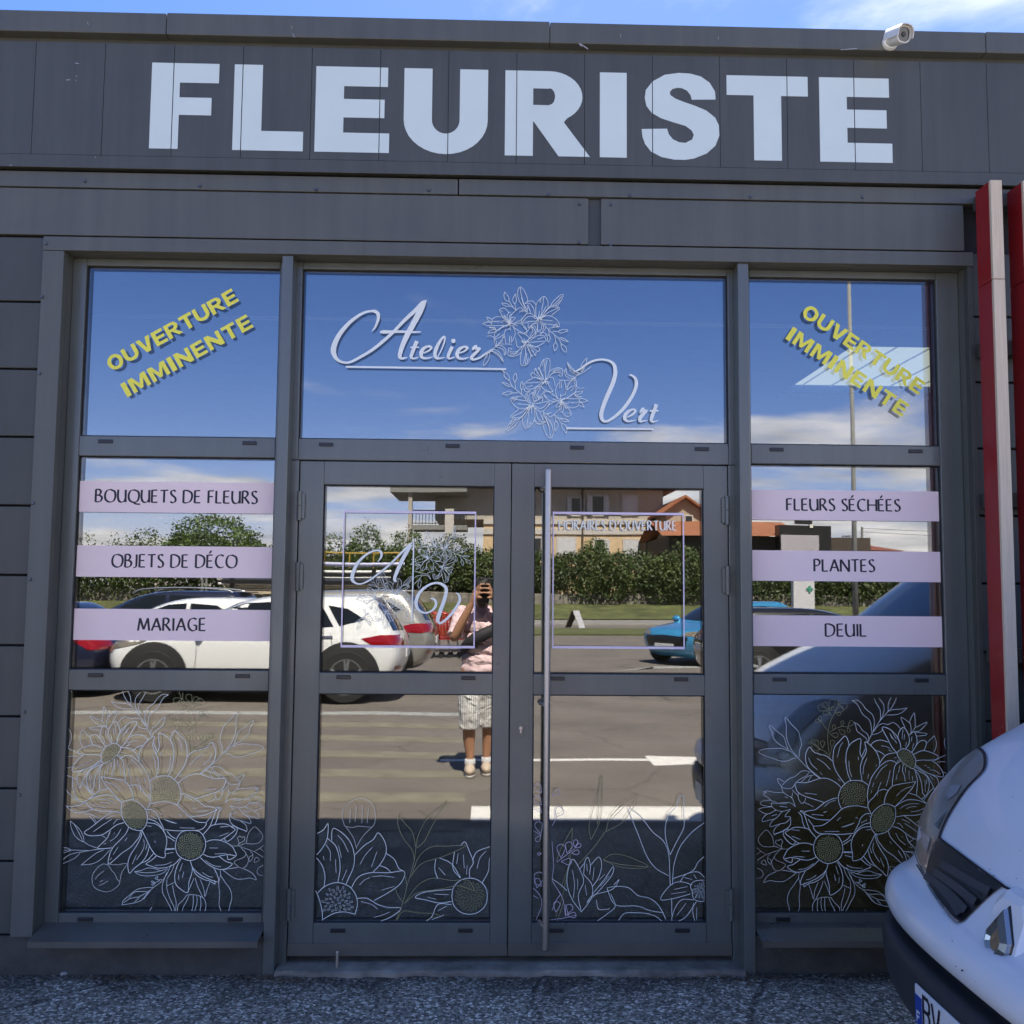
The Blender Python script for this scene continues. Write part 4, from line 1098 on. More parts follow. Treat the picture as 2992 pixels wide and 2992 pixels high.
TN_A = """910,45 930,100 975,185 1030,240 1075,300 1145,380 1200,460 1260,570 1320,690;985,45 1020,110 1030,190 1025,245;750,190 850,210 950,215 1025,245;750,190 830,260 920,290 1050,295;1165,60 1100,140 1090,240 1120,330 1150,390;1240,60 1190,150 1145,230 1140,370;1560,95 1480,90 1410,140 1350,220 1270,280 1235,350 1230,450 1250,540;1560,95 1500,130 1450,200 1400,290 1310,360 1280,430 1265,560;1520,405 1450,450 1400,520 1330,570 1305,640 1310,680;1520,405 1495,470 1480,530 1400,590 1340,640 1325,690;840,500 900,430 960,405 1030,430 1110,420 1180,460 1230,530;1100,510 1170,560 1260,580;690,550 630,470 630,400 640,280 660,275 705,370 705,410 690,470 690,550;705,410 760,370 825,330 838,345 810,410 775,475;625,470 540,430 470,395 460,410 510,470 575,525;575,525 640,530 690,560;630,540 560,545 470,555 455,570 500,585 600,595;345,585 315,680 320,760 350,830;345,585 400,640 455,690;145,560 190,640 190,720 150,840;120,840 190,870 290,920 340,945;115,975 200,960 300,965;110,1115 150,1125 215,1105;
985,1090 1010,1200 1040,1320;1035,1010 1120,1080 1200,1210;1115,1260 1160,1370 1165,1460;1330,920 1370,1020 1385,1150;1590,960 1575,1100 1540,1190;1680,695 1720,760 1750,880;1750,885 1755,910;1450,900 1450,950;800,490 810,560 815,640;780,570 785,650;750,680 760,750;900,640 960,540;890,700 950,630 1000,560;960,640 990,570;670,600 675,670;640,700 660,780;980,780 1050,750 1120,742;960,820 1020,795;890,905 930,915;860,940 890,970;450,1020 480,1020;240,1140 330,1090 400,1080;400,1050 440,1048;350,1220 400,1160;440,1200 445,1290;470,1230 465,1330;460,1400 465,1340;660,1170 650,1240;710,1090 700,1220;760,1040 760,1120;840,1020 860,1120;880,1140 895,1230;660,1320 750,1350 830,1400;840,1410 885,1460;1220,1270 1240,1330;1250,1380 1260,1420;1185,1010 1195,1040;1300,1150 1310,1210;1640,960 1640,980"""
TH_B = """485,1345 560,1280 680,1220 790,1215 900,1250 1010,1280 1150,1280 1145,1360 1110,1420 1020,1470 860,1520 720,1565;615,970 700,900 800,870 890,840 955,770 1000,830 1015,920 990,1030 930,1110 850,1180 790,1215"""
TN_B = """790,1215 880,1140 1000,1050 1100,950 1200,860 1270,800;1105,920 1105,830 1075,730 1100,620 1130,540 1230,440 1305,350 1320,370 1300,480 1300,600 1270,710 1210,820 1130,910;1270,800 1310,690 1340,620 1440,540 1535,465 1545,490 1500,570 1480,650 1400,730 1270,800;1250,830 1370,790 1500,795 1620,805 1695,845 1620,890 1500,930 1380,970 1280,970 1210,940 1150,925;930,1130 1000,1110 1080,1120 1160,1190 1250,1225 1320,1290 1355,1340 1270,1365 1200,1350 1150,1280;960,1130 1000,1180 1090,1230 1150,1280;870,1165 970,1185 1030,1230 1080,1280;920,1180 960,1240 970,1265;1320,1265 1415,1220 1400,1280 1355,1340 1340,1400 1310,1430;
1150,1620 1200,1500 1270,1460 1330,1425 1450,1420 1560,1400 1620,1415 1570,1420 1620,1450 1540,1500 1510,1530 1420,1565;1150,1620 1220,1570 1330,1565 1420,1580 1495,1570 1490,1620 1430,1670 1340,1690 1220,1660;1510,1530 1620,1545 1660,1580 1600,1610 1490,1625;1430,1675 1560,1730 1680,1670 1620,1640 1490,1625;1340,1690 1430,1790 1540,1820 1620,1840 1620,1790 1560,1730;1220,1660 1300,1760 1220,1770 1280,1850 1370,1870 1510,1910 1490,1840 1440,1790;1190,1420 1210,1500;1220,1770 1220,1880 1290,1950 1450,2020;1110,1420 1110,1500 1060,1575 1020,1550 1000,1490;890,1620 1020,1560;1110,1470 1200,1380;
655,1085 750,990 850,930;970,920 930,1010 840,1090;840,1445 1020,1425;800,1130 770,1160;500,1250 540,1215;1260,1500 1310,1480;1270,1630 1380,1620;1270,1580 1370,1585;1410,1730 1490,1755;570,1525 660,1560 730,1620;690,1690 740,1700;740,1745 910,1730"""
TH_C = """905,215 890,290 900,400 940,490 1010,570 1100,605 1180,605 1240,530 1260,430 1240,330 1180,250 1080,185 990,180 905,215;385,195 480,150 600,115 720,115 820,160 900,215;385,195 430,260 500,310 600,335 760,340 885,360;430,170 520,100 590,50 700,15;765,345 680,400 560,490 460,570 370,635 430,680 520,685 620,670 720,610 830,530 930,500;740,610 690,720 620,790 560,860 650,865 770,855;995,565 960,650 880,740 790,830 730,940 710,1080 800,1020 900,930 1020,850 1100,760 1150,690 1165,610;1185,610 1170,700 1110,820 1020,960 985,1080 1005,1210 1080,1140 1180,1060 1250,960 1290,830;1185,610 1240,720 1290,830 1340,910 1400,970 1505,990 1510,900 1535,780 1520,680 1470,590 1380,520 1255,500;1265,445 1360,475 1440,540 1500,640;1250,315 1330,320 1400,380 1430,460 1480,560 1500,610;1150,1080 1260,1030 1350,930"""
TN_C = """380,375 450,380 530,410 590,440;440,400 500,470 530,510;500,430 540,490;620,680 680,720;905,1660 920,1600 1000,1530 1100,1450 1200,1420 1340,1410;905,1660 1080,1630 1180,1590 1240,1520 1300,1450;920,1630 1020,1570 1150,1540 1300,1455;1000,1570 1080,1480 1260,1470;1080,1620 1150,1550;1080,1190 1180,1170 1260,1140 1350,1145 1450,1180;1080,1190 1150,1235 1260,1250 1380,1240 1480,1210 1550,1150;1090,1190 1250,1205 1380,1195 1540,1150;1370,1345 1330,1320 1320,1340 1360,1350 1320,1370 1350,1380 1370,1350 1440,1310;1390,1300 1370,1280 1410,1260 1400,1300 1470,1300;175,475 185,560 230,670 300,740 360,765 360,700 310,600 240,530 175,475;235,530 300,650 350,760;360,765 450,820 560,860;50,1040 130,970 230,930 400,900 560,875 740,860;60,890 180,885 420,890;60,850 130,855 180,885 130,910 60,930;50,1085 180,1030 250,990 310,930;330,1095 420,1020 540,930 650,880;330,1095 480,1080 600,1020 740,880;1285,1760 1325,1690;450,220 550,265 670,285;590,210 670,215 740,240;550,170 680,170 780,205 830,240;500,625 620,540 760,450;680,445 800,390;780,520 830,460 870,450;740,760 830,690 890,590;640,800 680,790;790,650 800,640;780,950 850,840;760,990 740,1020;950,750 975,710;1210,730 1220,820 1180,920 1110,1020;1260,800 1240,880;1110,950 1050,1080;1365,755 1380,785;1250,540 1320,550;1310,400 1400,450;1270,350 1290,345;1500,450 1680,510;1450,380 1480,370;1700,370 1750,415"""
TH_D = """445,830 470,720 540,630 660,610 780,625 850,700 875,800 850,910 780,990 660,1035 540,1000 470,930 445,830;100,235 200,210 300,205 410,225 480,260 560,340 660,430 760,490 880,505 850,570 780,605 640,610 460,615 300,600;530,90 620,110 720,160 800,220 860,265 960,280 1025,310 960,350 850,395 720,410 650,405;880,770 960,745 1060,745 1150,775 1240,830 1280,890 1305,965 1200,950 1100,965 1000,985 920,980 840,945;835,670 900,600 950,545 1050,520 1160,520 1240,560 1290,600 1220,660 1150,710 1080,750;1240,545 1310,560 1315,630 1260,710 1190,760 1150,750 1145,710;840,665 930,560 980,440 1020,330 1080,285 1025,285;1105,300 1060,350 1040,440 1005,525;880,500 930,440 960,400;800,990 860,1050 960,1120 1080,1160 1180,1140 1250,1080 1170,1050 1110,1010 1060,970;1180,960 1190,1020 1240,1010 1300,975;660,1040 690,1130 780,1220 900,1285 1050,1335 1040,1240 990,1140;690,1130 740,1230 850,1300 930,1320 1005,1365 1000,1310;525,1010 470,1120 440,1240 450,1350 500,1420 620,1485 640,1340 680,1210 690,1130;515,1000 440,1080 330,1130 200,1140 100,1110 35,1080 110,1030 180,970;310,865 440,865;312,880 440,872;330,690 440,760;330,620 380,680 450,725"""
TN_D = """1080,1170 1085,1240 1060,1350 1075,1520 1065,1650 1095,1755;1085,1240 1150,1340 1220,1440 1245,1550 1220,1660 1200,1750;1110,1160 1200,1230 1300,1290 1400,1295 1500,1280 1590,1305 1540,1220 1480,1180 1410,1150;1130,1165 1230,1145 1330,1130;610,1520 560,1590 490,1660 475,1755;610,1520 700,1515 780,1530 850,1570 880,1660 865,1755;640,1530 600,1620 560,1690 545,1755;700,1520 700,1640 680,1755;750,1530 755,1620 720,1755;800,1540 810,1640 795,1755;620,1490 690,1330 710,1280;730,1280 760,1390 840,1560;800,1300 850,1430 865,1540 900,1430 940,1330;330,1200 270,1360 270,1480 330,1600 410,1755;330,1300 330,1430 370,1560 430,1690 435,1755;450,1755 460,1620 430,1500 410,1380;330,1390 440,1340;440,1070 400,1180 330,1290;390,1090 320,1240 240,1340 130,1420 60,1500 0,1580;1220,370 1220,480 1300,560 1450,620;1370,475 1440,530 1460,600 1440,630;290,450 380,490 470,510;510,570 720,575;930,855 1050,855;1005,940 1170,930;510,1185 550,1070;545,1280 570,1190;495,1230 500,1310;830,1200 920,1255 980,1265;870,1030 980,1100 1095,1120;160,1100 300,1090 400,1050;310,940 420,915;1070,690 1200,640;1085,560 1200,550"""
HEART_D = """1330,820 1345,780 1325,720 1360,690 1385,710 1420,700 1420,750 1340,800;1445,790 1480,650 1560,560 1620,600 1680,690 1630,780 1540,800 1445,790;1250,830 1340,825 1440,790;1340,830 1450,870 1560,910 1690,990;1370,850 1440,930 1410,990 1290,1040 1290,1080 1370,1140 1440,1120 1480,1020 1440,930;1500,900 1540,950 1490,990 1500,1050 1540,990 1540,950;1570,1000 1560,1060 1630,1030 1600,990 1570,1000;1570,900 1640,860 1700,810;1640,860 1700,910;1690,1100 1620,1140 1600,1200 1640,1240 1690,1250"""
POPPY_C = """640,1080 560,1130 490,1230 480,1320 510,1410 600,1460 700,1475 800,1430 870,1350 830,1290 800,1220 760,1180 720,1120 680,1090 640,1080;690,1085 820,1095 970,1080 900,1200 870,1330;520,1300 580,1230 645,1185;590,1335 635,1310;575,1390 640,1360 710,1320"""
SPRIG_B = """660,910 690,720 690,550 660,400 600,270 550,150;500,45 520,120 545,155 555,60;650,330 660,290 690,200;690,570 600,510 500,470 410,475;690,540 760,450 820,370;670,880 750,820 850,770 930,700;660,890 630,770"""
LOOP_B = "545,150 420,190;680,220 620,90;680,230 770,135;690,235 845,185;660,240 610,200;665,290 770,270;600,270 480,200;590,275 510,290;405,470 330,390;500,465 480,390;405,475 385,550;540,510 450,575;620,520 600,445;660,580 545,600;790,400 825,325;800,400 880,390;640,770 620,665;770,780 770,675;840,760 870,665;920,700 925,650;920,710 975,700;800,800 930,760;700,850 840,840"
def bouquet(name, label, tf, loc):
    t = thing('flower_sticker', label, 'sticker', loc, 'white flower drawings on the glass')
    mb = MB(); mt = MB(); mo = MB(); mh = MB()
    for c, th, tn in ((PA, TH_A, TN_A), (PB, TH_B, TN_B), (PC, TH_C, TN_C), (PD, TH_D, TN_D)):
        p = Pen(c, tf); p.strokes(mb, th, 2.55); p.strokes(mt, tn, 1.75)
    p = Pen(PB, tf); p.strokes(mo, SPRIG_B, 1.5); p.loops(mo, LOOP_B, 1.4)
    p = Pen(PC, tf); p.strokes(mh, POPPY_C, 1.4); p = Pen(PD, tf); p.strokes(mh, HEART_D, 1.4)
    p = Pen(PA, tf); p.seeds(mo, (745, 925), (165, 105), 85, 1.7, 0, -0.85, None, .05)
    p.seeds(mo, (1515, 1450), (205, 200), 110, 1.7, 0, 0, lambda x, y: y < 1600 and x > 1320, .05)
    p = Pen(PC, tf); p.seeds(mo, (1075, 395), (215, 160), 150, 1.7, 0, 1.05, None, .05)
    p = Pen(PD, tf); p.seeds(mo, (660, 822), (195, 195), 130, 1.6, 0, 0, None, .06)
    for m_, nm, mm_ in ((mb, 'flower_outline', m_white_vinyl), (mt, 'fine_lines', m_white_vinyl), (mo, 'olive_sprig', m_olive), (mh, 'pale_outline', m_cream_ln)):
        relink(m_.build(nm, mm_, fix=False), t)
bouquet('left', 'white line drawing of a daisy bouquet on the lower left window pane', None, (-1.3, GY, .7))
pl_, pr_ = wpt(PD, 660, 822), wpt((2092, 1950, .5393), 608, 982)
mx_ = pl_[0] + pr_[0]; dz_ = pr_[1] - pl_[1]
bouquet('right', 'white line drawing of a daisy bouquet on the lower right pane, behind the van', lambda p: (mx_ - p[0], p[1] + dz_), (1.5, GY, .7))

# ---- drawings low on the two doors
E_TH = """290,1385 340,1340 420,1315 500,1340 545,1400 555,1460 540,1525;540,1525 470,1510 400,1520 325,1560;265,1340 300,1420 320,1500 325,1580;275,1140 320,1090 355,1020 360,925 330,965 278,995;275,1140 320,1200 340,1270 335,1340;355,1020 410,1070 435,1150 440,1230 425,1315;385,1035 385,985 400,955 460,990 510,1050 535,1130 530,1210 500,1280 480,1325;540,1130 600,1070 660,1030 695,985 740,1050 745,1120 710,1190 660,1245;515,1350 560,1280 640,1250 760,1250 865,1240 850,1310 780,1370 665,1435;745,1120 800,1160 830,1220 865,1240;700,1200 750,1220 780,1250;555,1420 620,1420 690,1460 760,1480 845,1485 800,1530 740,1560 680,1580;1240,1285 1190,1220 1200,1110;1075,1160 1070,1230 1090,1290;1100,1150 1180,1190 1240,1280;1240,1070 1270,1045 1300,1110 1325,1180 1300,1230 1300,1285;1320,1170 1350,1110 1440,1075;1385,1315 1425,1240 1430,1180 1440,1130;1180,1440 1100,1450 1010,1430 940,1415 980,1385 1060,1370 1180,1360;1180,1460 1090,1460 1050,1540 1000,1580;1230,1510 1180,1580;1300,1525 1290,1580;1370,1490 1440,1540;1410,1420 1440,1415;1182,1405 1195,1345 1240,1300 1300,1285 1360,1300 1405,1345 1418,1405 1405,1465 1360,1510 1300,1525 1240,1510 1195,1465 1182,1405;1380,1500 1420,1580"""
E_TN = """345,1060 375,1110 375,1170;425,1000 460,1040 495,1110;430,1070 450,1150;575,1190 610,1130 655,1080;650,1210 685,1110;655,1275 720,1270 800,1280;570,1330 600,1300 640,1280;715,1365 800,1340;580,1440 650,1460 690,1490;665,1545 720,1530 770,1510;330,1140 335,1165;410,1160 415,1250;455,1300 485,1230;1225,1120 1215,1190;1260,1130 1265,1220;1285,1200 1280,1260;1350,1220 1370,1150 1410,1105;1095,1215 1140,1265;1020,1410 1075,1425;1065,1390 1160,1395;1090,1500 1150,1470;1050,1560 1130,1530"""
E_OL = """805,1580 850,1470 885,1340 930,1180 945,1080;830,865 825,930 860,1020 920,1100 935,1170;830,865 870,920 920,980 945,1080;945,1080 960,1000 1010,900 1080,840 1150,785;1150,785 1090,870 1040,960 1000,1040 950,1085;915,1270 960,1150 1040,1080 1150,1072 1290,1065;905,1280 980,1190 1100,1150 1200,1110 1290,1065;870,1450 960,1330 1060,1285 1180,1300 1290,1300 1335,1370;870,1450 960,1380 1100,1360 1220,1335 1335,1370;860,1450 820,1390 810,1350;810,1580 860,1505 960,1515 1060,1520 1110,1540 1040,1550 1000,1580;865,1240 885,1330"""
E_PO = """470,940 455,870 480,800 570,755 650,790 675,870 660,940 610,945 560,940 520,950 470,940;480,945 530,1020 550,1090;660,940 590,1010 550,1080;510,830 505,920;550,800 540,910;590,800 585,920;630,820 620,920"""
F_TH = """875,830 940,990 1000,1140 1060,1220 1145,1270;880,820 960,880 1040,980 1110,1040 1145,1130 1155,1330;1155,1130 1125,1020 1125,930 1150,860 1195,810 1215,750 1245,745 1245,860 1245,950 1200,1040 1155,1130;1170,1330 1180,1200 1220,1080 1300,980 1400,905;1170,1290 1300,1240 1340,1180 1400,1125;1300,1370 1290,1340 1310,1310 1350,1300 1400,1300;1300,1370 1310,1420 1350,1440 1400,1435;1300,1330 1230,1310 1160,1330 1090,1425 1180,1420 1290,1390;1220,1310 1260,1260 1340,1245 1395,1295;1310,1430 1230,1430 1180,1500 1170,1575 1250,1550 1310,1470 1330,1440;1310,1450 1305,1510 1320,1580;1395,1440 1395,1580;1135,1430 1135,1575;1165,1420 1165,1530;565,1510 500,1420 470,1320 480,1220 510,1160 560,1240 580,1310 545,1400 565,1510;565,1510 630,1420 635,1330 580,1260;580,1260 590,1170 610,1150 625,1200 620,1260;625,1200 680,1145 700,1200 680,1280 640,1340;640,1390 720,1290 775,1210 770,1260 700,1350 600,1450;780,1330 815,1295 770,1360 640,1400 600,1450;550,1230 590,1180;735,1350 800,1340 880,1350 940,1400 1020,1420 1080,1470 1135,1575;735,1350 770,1440 820,1470 930,1470 1020,1500 1110,1515;805,1575 850,1520 920,1515 1000,1520 1060,1540 1105,1575;670,1570 740,1520 790,1470 760,1390;665,1430 680,1490 750,1490;370,1290 430,1330 470,1370;1400,905 1402,904"""
F_TN = """505,1230 520,1330 510,1420;540,1290 540,1360;600,1190 605,1240;650,1210 640,1300;680,1300 720,1260;690,1340 750,1270;590,1330 600,1400;1330,1480 1330,1560;1360,1480 1350,1580;1200,1530 1260,1450;1180,1360 1270,1340;1160,1390 1260,1375;1250,1280 1300,1295;1310,1260 1330,1290"""
F_OL = """535,1205 640,1090 730,970;630,1030 615,950 640,840 680,720 705,610 705,760 690,900 630,1030;690,620 680,780 670,930;730,970 750,900 820,810 940,735 900,830 830,920 730,975;760,900 850,810;710,1165 760,1130 830,1130 920,1160 1010,1210 900,1220 800,1205 710,1165;710,1165 830,1195 1010,1210;400,1170 440,1070 505,950;505,950 500,1060 480,1150;430,1350 480,1200 500,1100;385,1575 440,1400 480,1200;405,1570 450,1430"""
F_LI = """265,1560 300,1470 290,1400 245,1350;400,1180 440,1150 520,1090;370,1500 400,1430 430,1390;365,1560 450,1550 530,1530;370,940 400,880 390,840;385,880 400,820 420,810 450,850 400,880;370,1040 380,1200 370,1290;245,970 300,1000;245,1400 280,1420;480,1530 460,1460;370,1300 440,1420 460,1540"""
F_LOOP = "270,1350 290,1245;300,1340 260,1290;430,1150 430,1060;470,1120 490,1045;520,1080 530,1030;525,1085 560,1060;500,1120 550,1110;430,1175 500,1175;300,720 265,660;300,800 260,740;370,740 420,705;295,990 275,910;295,1000 265,1040;300,1120 275,1125;395,1510 405,1440;460,1530 495,1460;470,1530 530,1530;300,850 250,790"
cl_l = (-0.697, 0.0245, 0.229, 1.153); cl_r = (0.1945, 0.9165, 0.229, 1.153)
t = thing('flower_sticker', 'white daisies with an olive leafy stem drawn low on the left door', 'sticker', (-.35, GY, .45), 'white flower drawings on the glass')
mb = MB(); p = Pen(cE); p.strokes(mb, E_TH, 2.5, cl_l); relink(mb.build('flower_outline', m_white_vinyl, fix=False), t)
mb = MB(); p.strokes(mb, E_TN, 1.7, cl_l); p.seeds(mb, (425, 1450), (110, 115), 46, 1.1, 0, 0, lambda x, y: y < 1510 and x > 320, .10); relink(mb.build('fine_lines', m_white_vinyl, fix=False), t)
mb = MB(); p.strokes(mb, E_OL, 1.8, cl_l); p.seeds(mb, (1300, 1405), (105, 108), 90, 1.0, 0, 0, None, .08); relink(mb.build('olive_stem', m_olive, fix=False), t)
mb = MB(); p.strokes(mb, E_PO, 1.4, cl_l); relink(mb.build('pale_outline', m_cream_ln, fix=False), t)
t = thing('flower_sticker', 'white buds, a lotus bloom and lilac sprigs drawn low on the right door', 'sticker', (.55, GY, .45), 'white flower drawings on the glass')
mb = MB(); p = Pen(cF); p.strokes(mb, F_TH, 2.2, cl_r); relink(mb.build('flower_outline', m_white_vinyl, fix=False), t)
mb = MB(); p.strokes(mb, F_TN, 1.6, cl_r); p.seeds(mb, (1370, 1370), (70, 60), 40, 1.1, 0, 0, lambda x, y: x < 1395, .12); relink(mb.build('fine_lines', m_white_vinyl, fix=False), t)
mb = MB(); p.strokes(mb, F_OL, 1.8, cl_r); relink(mb.build('olive_stem', m_olive, fix=False), t)
mb = MB(); p.strokes(mb, F_LI, 1.9, cl_r); p.loops(mb, F_LOOP, 1.9); relink(mb.build('lilac_sprig', m_lilac_pale, fix=False), t)
# ------------------------------------------------------------------ vehicles: bodies built from stacked plan outlines
m_carwhite = mat('white_car_paint', (0.74, 0.74, 0.74), 0.28, coat=0.8)
m_vanwhite = mat('white_van_paint', (0.70, 0.71, 0.72), 0.34, coat=0.45, var=0.03, scale=1.5)
m_bumper = mat('grey_bumper_plastic', (0.030, 0.031, 0.034), 0.55, var=0.12, scale=3, bump=0.1, bscale=300)
m_carglass = mat('car_glass', (0.010, 0.012, 0.013), 0.03, coat=0.6)
m_lamp = mat('headlight_lens', (0.20, 0.175, 0.135), 0.3, metal=0.1, coat=0.45, var=0.3, scale=9)
m_lampdark = mat('headlight_bowl', (0.06, 0.065, 0.07), 0.2, metal=0.7, var=0.4, scale=16)
m_lampface = mat('headlight_reflector', (0.30, 0.31, 0.31), 0.25, metal=0.3)
m_tail = mat('tail_light_red', (0.26, 0.004, 0.006), 0.08, coat=1.0)
m_chrome = mat('chrome', (0.44, 0.43, 0.41), 0.20, metal=1.0)
m_alloy = mat('alloy_wheel', (0.38, 0.39, 0.40), 0.3, metal=0.8)
m_seal = mat('black_seal', (0.010, 0.010, 0.011), 0.6)
m_plate = mat('plate_white', (0.66, 0.67, 0.68), 0.4)
m_plateblue = mat('plate_blue', (0.012, 0.05, 0.30), 0.4)
m_cladding = mat('black_cladding', (0.022, 0.022, 0.023), 0.6)

def lerp_slices(sl, n=5):
    keys = [np.array(s, float) for s in sl]
    out = []
    for i in range(len(keys) - 1):
        a = keys[max(i - 1, 0)]; b = keys[i]; c = keys[i + 1]; d = keys[min(i + 2, len(keys) - 1)]
        for k in range(n):
            t = k / n
            out.append(0.5 * (2 * b + (c - a) * t + (2 * a - 5 * b + 4 * c - d) * t * t + (3 * b - a - 3 * c + d) * t ** 3) if n > 1 else b)
    out.append(keys[-1])
    return out
def outline(z, xf, xr, hw, af, ar, nf=2.25, nr=3.0, n1=16, n2=10, n3=9):
    h = []
    for i in range(n1 + 1):
        th = PI / 2 * i / n1; th = th * (1 - .25 * (1 - i / n1)) if i < n1 else th
        c_ = max(math.cos(th), 0) ** (2 / nf); s_ = max(math.sin(th), 0) ** (2 / nf)
        h.append((xf + af * (1 - c_), hw * s_))
    for i in range(1, n2): h.append((xf + af + (xr - ar - xf - af) * i / n2, hw))
    for i in range(n3 + 1):
        th = PI / 2 * (1 - i / n3)
        c_ = max(math.cos(th), 0) ** (2 / nr); s_ = max(math.sin(th), 0) ** (2 / nr)
        h.append((xr - ar * (1 - c_), hw * s_))
    full = [(x, y, z) for x, y in h] + [(x, -y, z) for x, y in reversed(h[1:-1])]
    return full
def stack(slices, z0=-9, z1=9, cap_top=True):
    rings = [outline(*s) for s in slices if z0 <= s[0] <= z1]
    mb = MB(); n = len(rings[0])
    for r in rings: mb.v += r
    for i in range(len(rings) - 1):
        for k in range(n):
            mb.f.append((i * n + k, i * n + (k + 1) % n, (i + 1) * n + (k + 1) % n, (i + 1) * n + k)); mb.m.append(0)
    if cap_top: mb.f.append(tuple((len(rings) - 1) * n + k for k in range(n))); mb.m.append(0)
    mb.f.append(tuple(reversed(range(n)))); mb.m.append(0)
    return mb
def bvh_of(mb): return BVHTree.FromPolygons([Vector(v) for v in mb.v], mb.f)
def patch(bvh, poly, rayf, off=0.005, step=None):
    """fill a 2-D outline and lay it on a body along the rays rayf gives"""
    P2 = [Vector(p) for p in poly]; n = len(P2)
    xs_ = [p.x for p in P2]; ys_ = [p.y for p in P2]
    st = step or max(max(xs_) - min(xs_), max(ys_) - min(ys_)) / 14
    pts = []
    for i in range(n):                                          # densify the outline
        a, b = P2[i], P2[(i + 1) % n]; m_ = max(1, int((b - a).length / st))
        pts += [a + (b - a) * k / m_ for k in range(m_)]
    ne = len(pts)
    x = min(xs_) + st * .5
    while x < max(xs_):
        y = min(ys_) + st * .5
        while y < max(ys_):
            inside = False
            for i in range(n):
                a, b = P2[i], P2[(i + 1) % n]
                if (a.y > y) != (b.y > y) and x < (b.x - a.x) * (y - a.y) / (b.y - a.y) + a.x: inside = not inside
            if inside and min((Vector((x, y)) - p).length for p in pts[:ne]) > st * .45: pts.append(Vector((x, y)))
            y += st
        x += st
    vo, eo, fo, *_ = delaunay_2d_cdt(pts, [(i, (i + 1) % ne) for i in range(ne)], [], 1, 1e-6)
    mb = MB(); ok = {}
    for i, p in enumerate(vo):
        o, d = rayf(p.x, p.y)
        h, nn, _, _ = bvh.ray_cast(o, d)
        if h is not None:
            if nn.dot(d) > 0: nn = -nn
            ok[i] = len(mb.v); mb.v.append(tuple(h + nn * off))
    for f in fo:
        if all(i in ok for i in f): mb.f.append(tuple(ok[i] for i in f)); mb.m.append(0)
    return mb
def line_on(bvh, pts, rayf, w, off=0.006, closed=False, sub=5):
    """a narrow strip along a traced line on a body"""
    pp = catmull(pts, sub)
    hits = []
    for p in pp:
        o, d = rayf(p[0], p[1]); h, nn, _, _ = bvh.ray_cast(o, d)
        if h is not None:
            if nn.dot(d) > 0: nn = -nn
            hits.append((h, nn))
    mb = MB()
    for i, (h, nn) in enumerate(hits):
        a = hits[max(i - 1, 0)][0]; b = hits[min(i + 1, len(hits) - 1)][0]
        t = (b - a)
        if t.length < 1e-9: t = Vector((1, 0, 0))
        s_ = nn.cross(t.normalized()); ww = w if not callable(w) else w(i / max(len(hits) - 1, 1))
        mb.v.append(tuple(h + s_ * ww / 2 + nn * off)); mb.v.append(tuple(h - s_ * ww / 2 + nn * off))
    mb.f = [(2 * i, 2 * i + 1, 2 * i + 3, 2 * i + 2) for i in range(len(hits) - 1)]; mb.m = [0] * len(mb.f)
    return mb
def side_ray(s): return lambda x, z: (Vector((x, 4 * s, z)), Vector((0, -s, 0)))
def front_ray(y, z): return (Vector((-4, y, z)), Vector((1, 0, 0)))
def rear_ray(y, z): return (Vector((9, y, z)), Vector((-1, 0, 0)))
def wheel(parent, x, y, r, w, s, rim=m_alloy):
    t = MB()
    t.lathe([(r * .60, -w / 2), (r * .93, -w / 2), (r, -w * .30), (r, w * .30), (r * .93, w / 2), (r * .60, w / 2)], (x, y, r), 'y', 32)
    t = t.build('wheel', m_rubber, parent, smooth=False)
    k = MB(); yo = y + s * w * .44
    k.lathe([(r * .62, s * w * .34), (r * .665, s * w * .50), (r * .615, s * w * .505), (r * .59, s * w * .42)], (x, y, r), 'y', 32)
    for i in range(5):
        for da in (-.13, .13):
            a = 2 * PI * i / 5 + .3
            k.tube([(x + r * .12 * math.cos(a), yo + s * .012, r + r * .12 * math.sin(a)), (x + r * .60 * math.cos(a + da), yo + s * .006, r + r * .60 * math.sin(a + da))], [r * .075, r * .055], 6)
    k.lathe([(r * .16, s * w * .50), (r * .12, s * w * .56), (0.0, s * w * .565)], (x, y, r), 'y', 16)
    k.build('rim', rim, t, fix=True)
    d = MB(); d.lathe([(r * .58, s * w * .30), (0.0, s * w * .30)], (x, y, r), 'y', 24); d.build('brake_disc', m_seal, t)
    return t
def arch_poly(x, r, zmin, ra): return [(x + ra * math.cos(a), max(zmin, r + ra * math.sin(a))) for a in [-.35 + (PI + .7) * i / 22 for i in range(23)]]

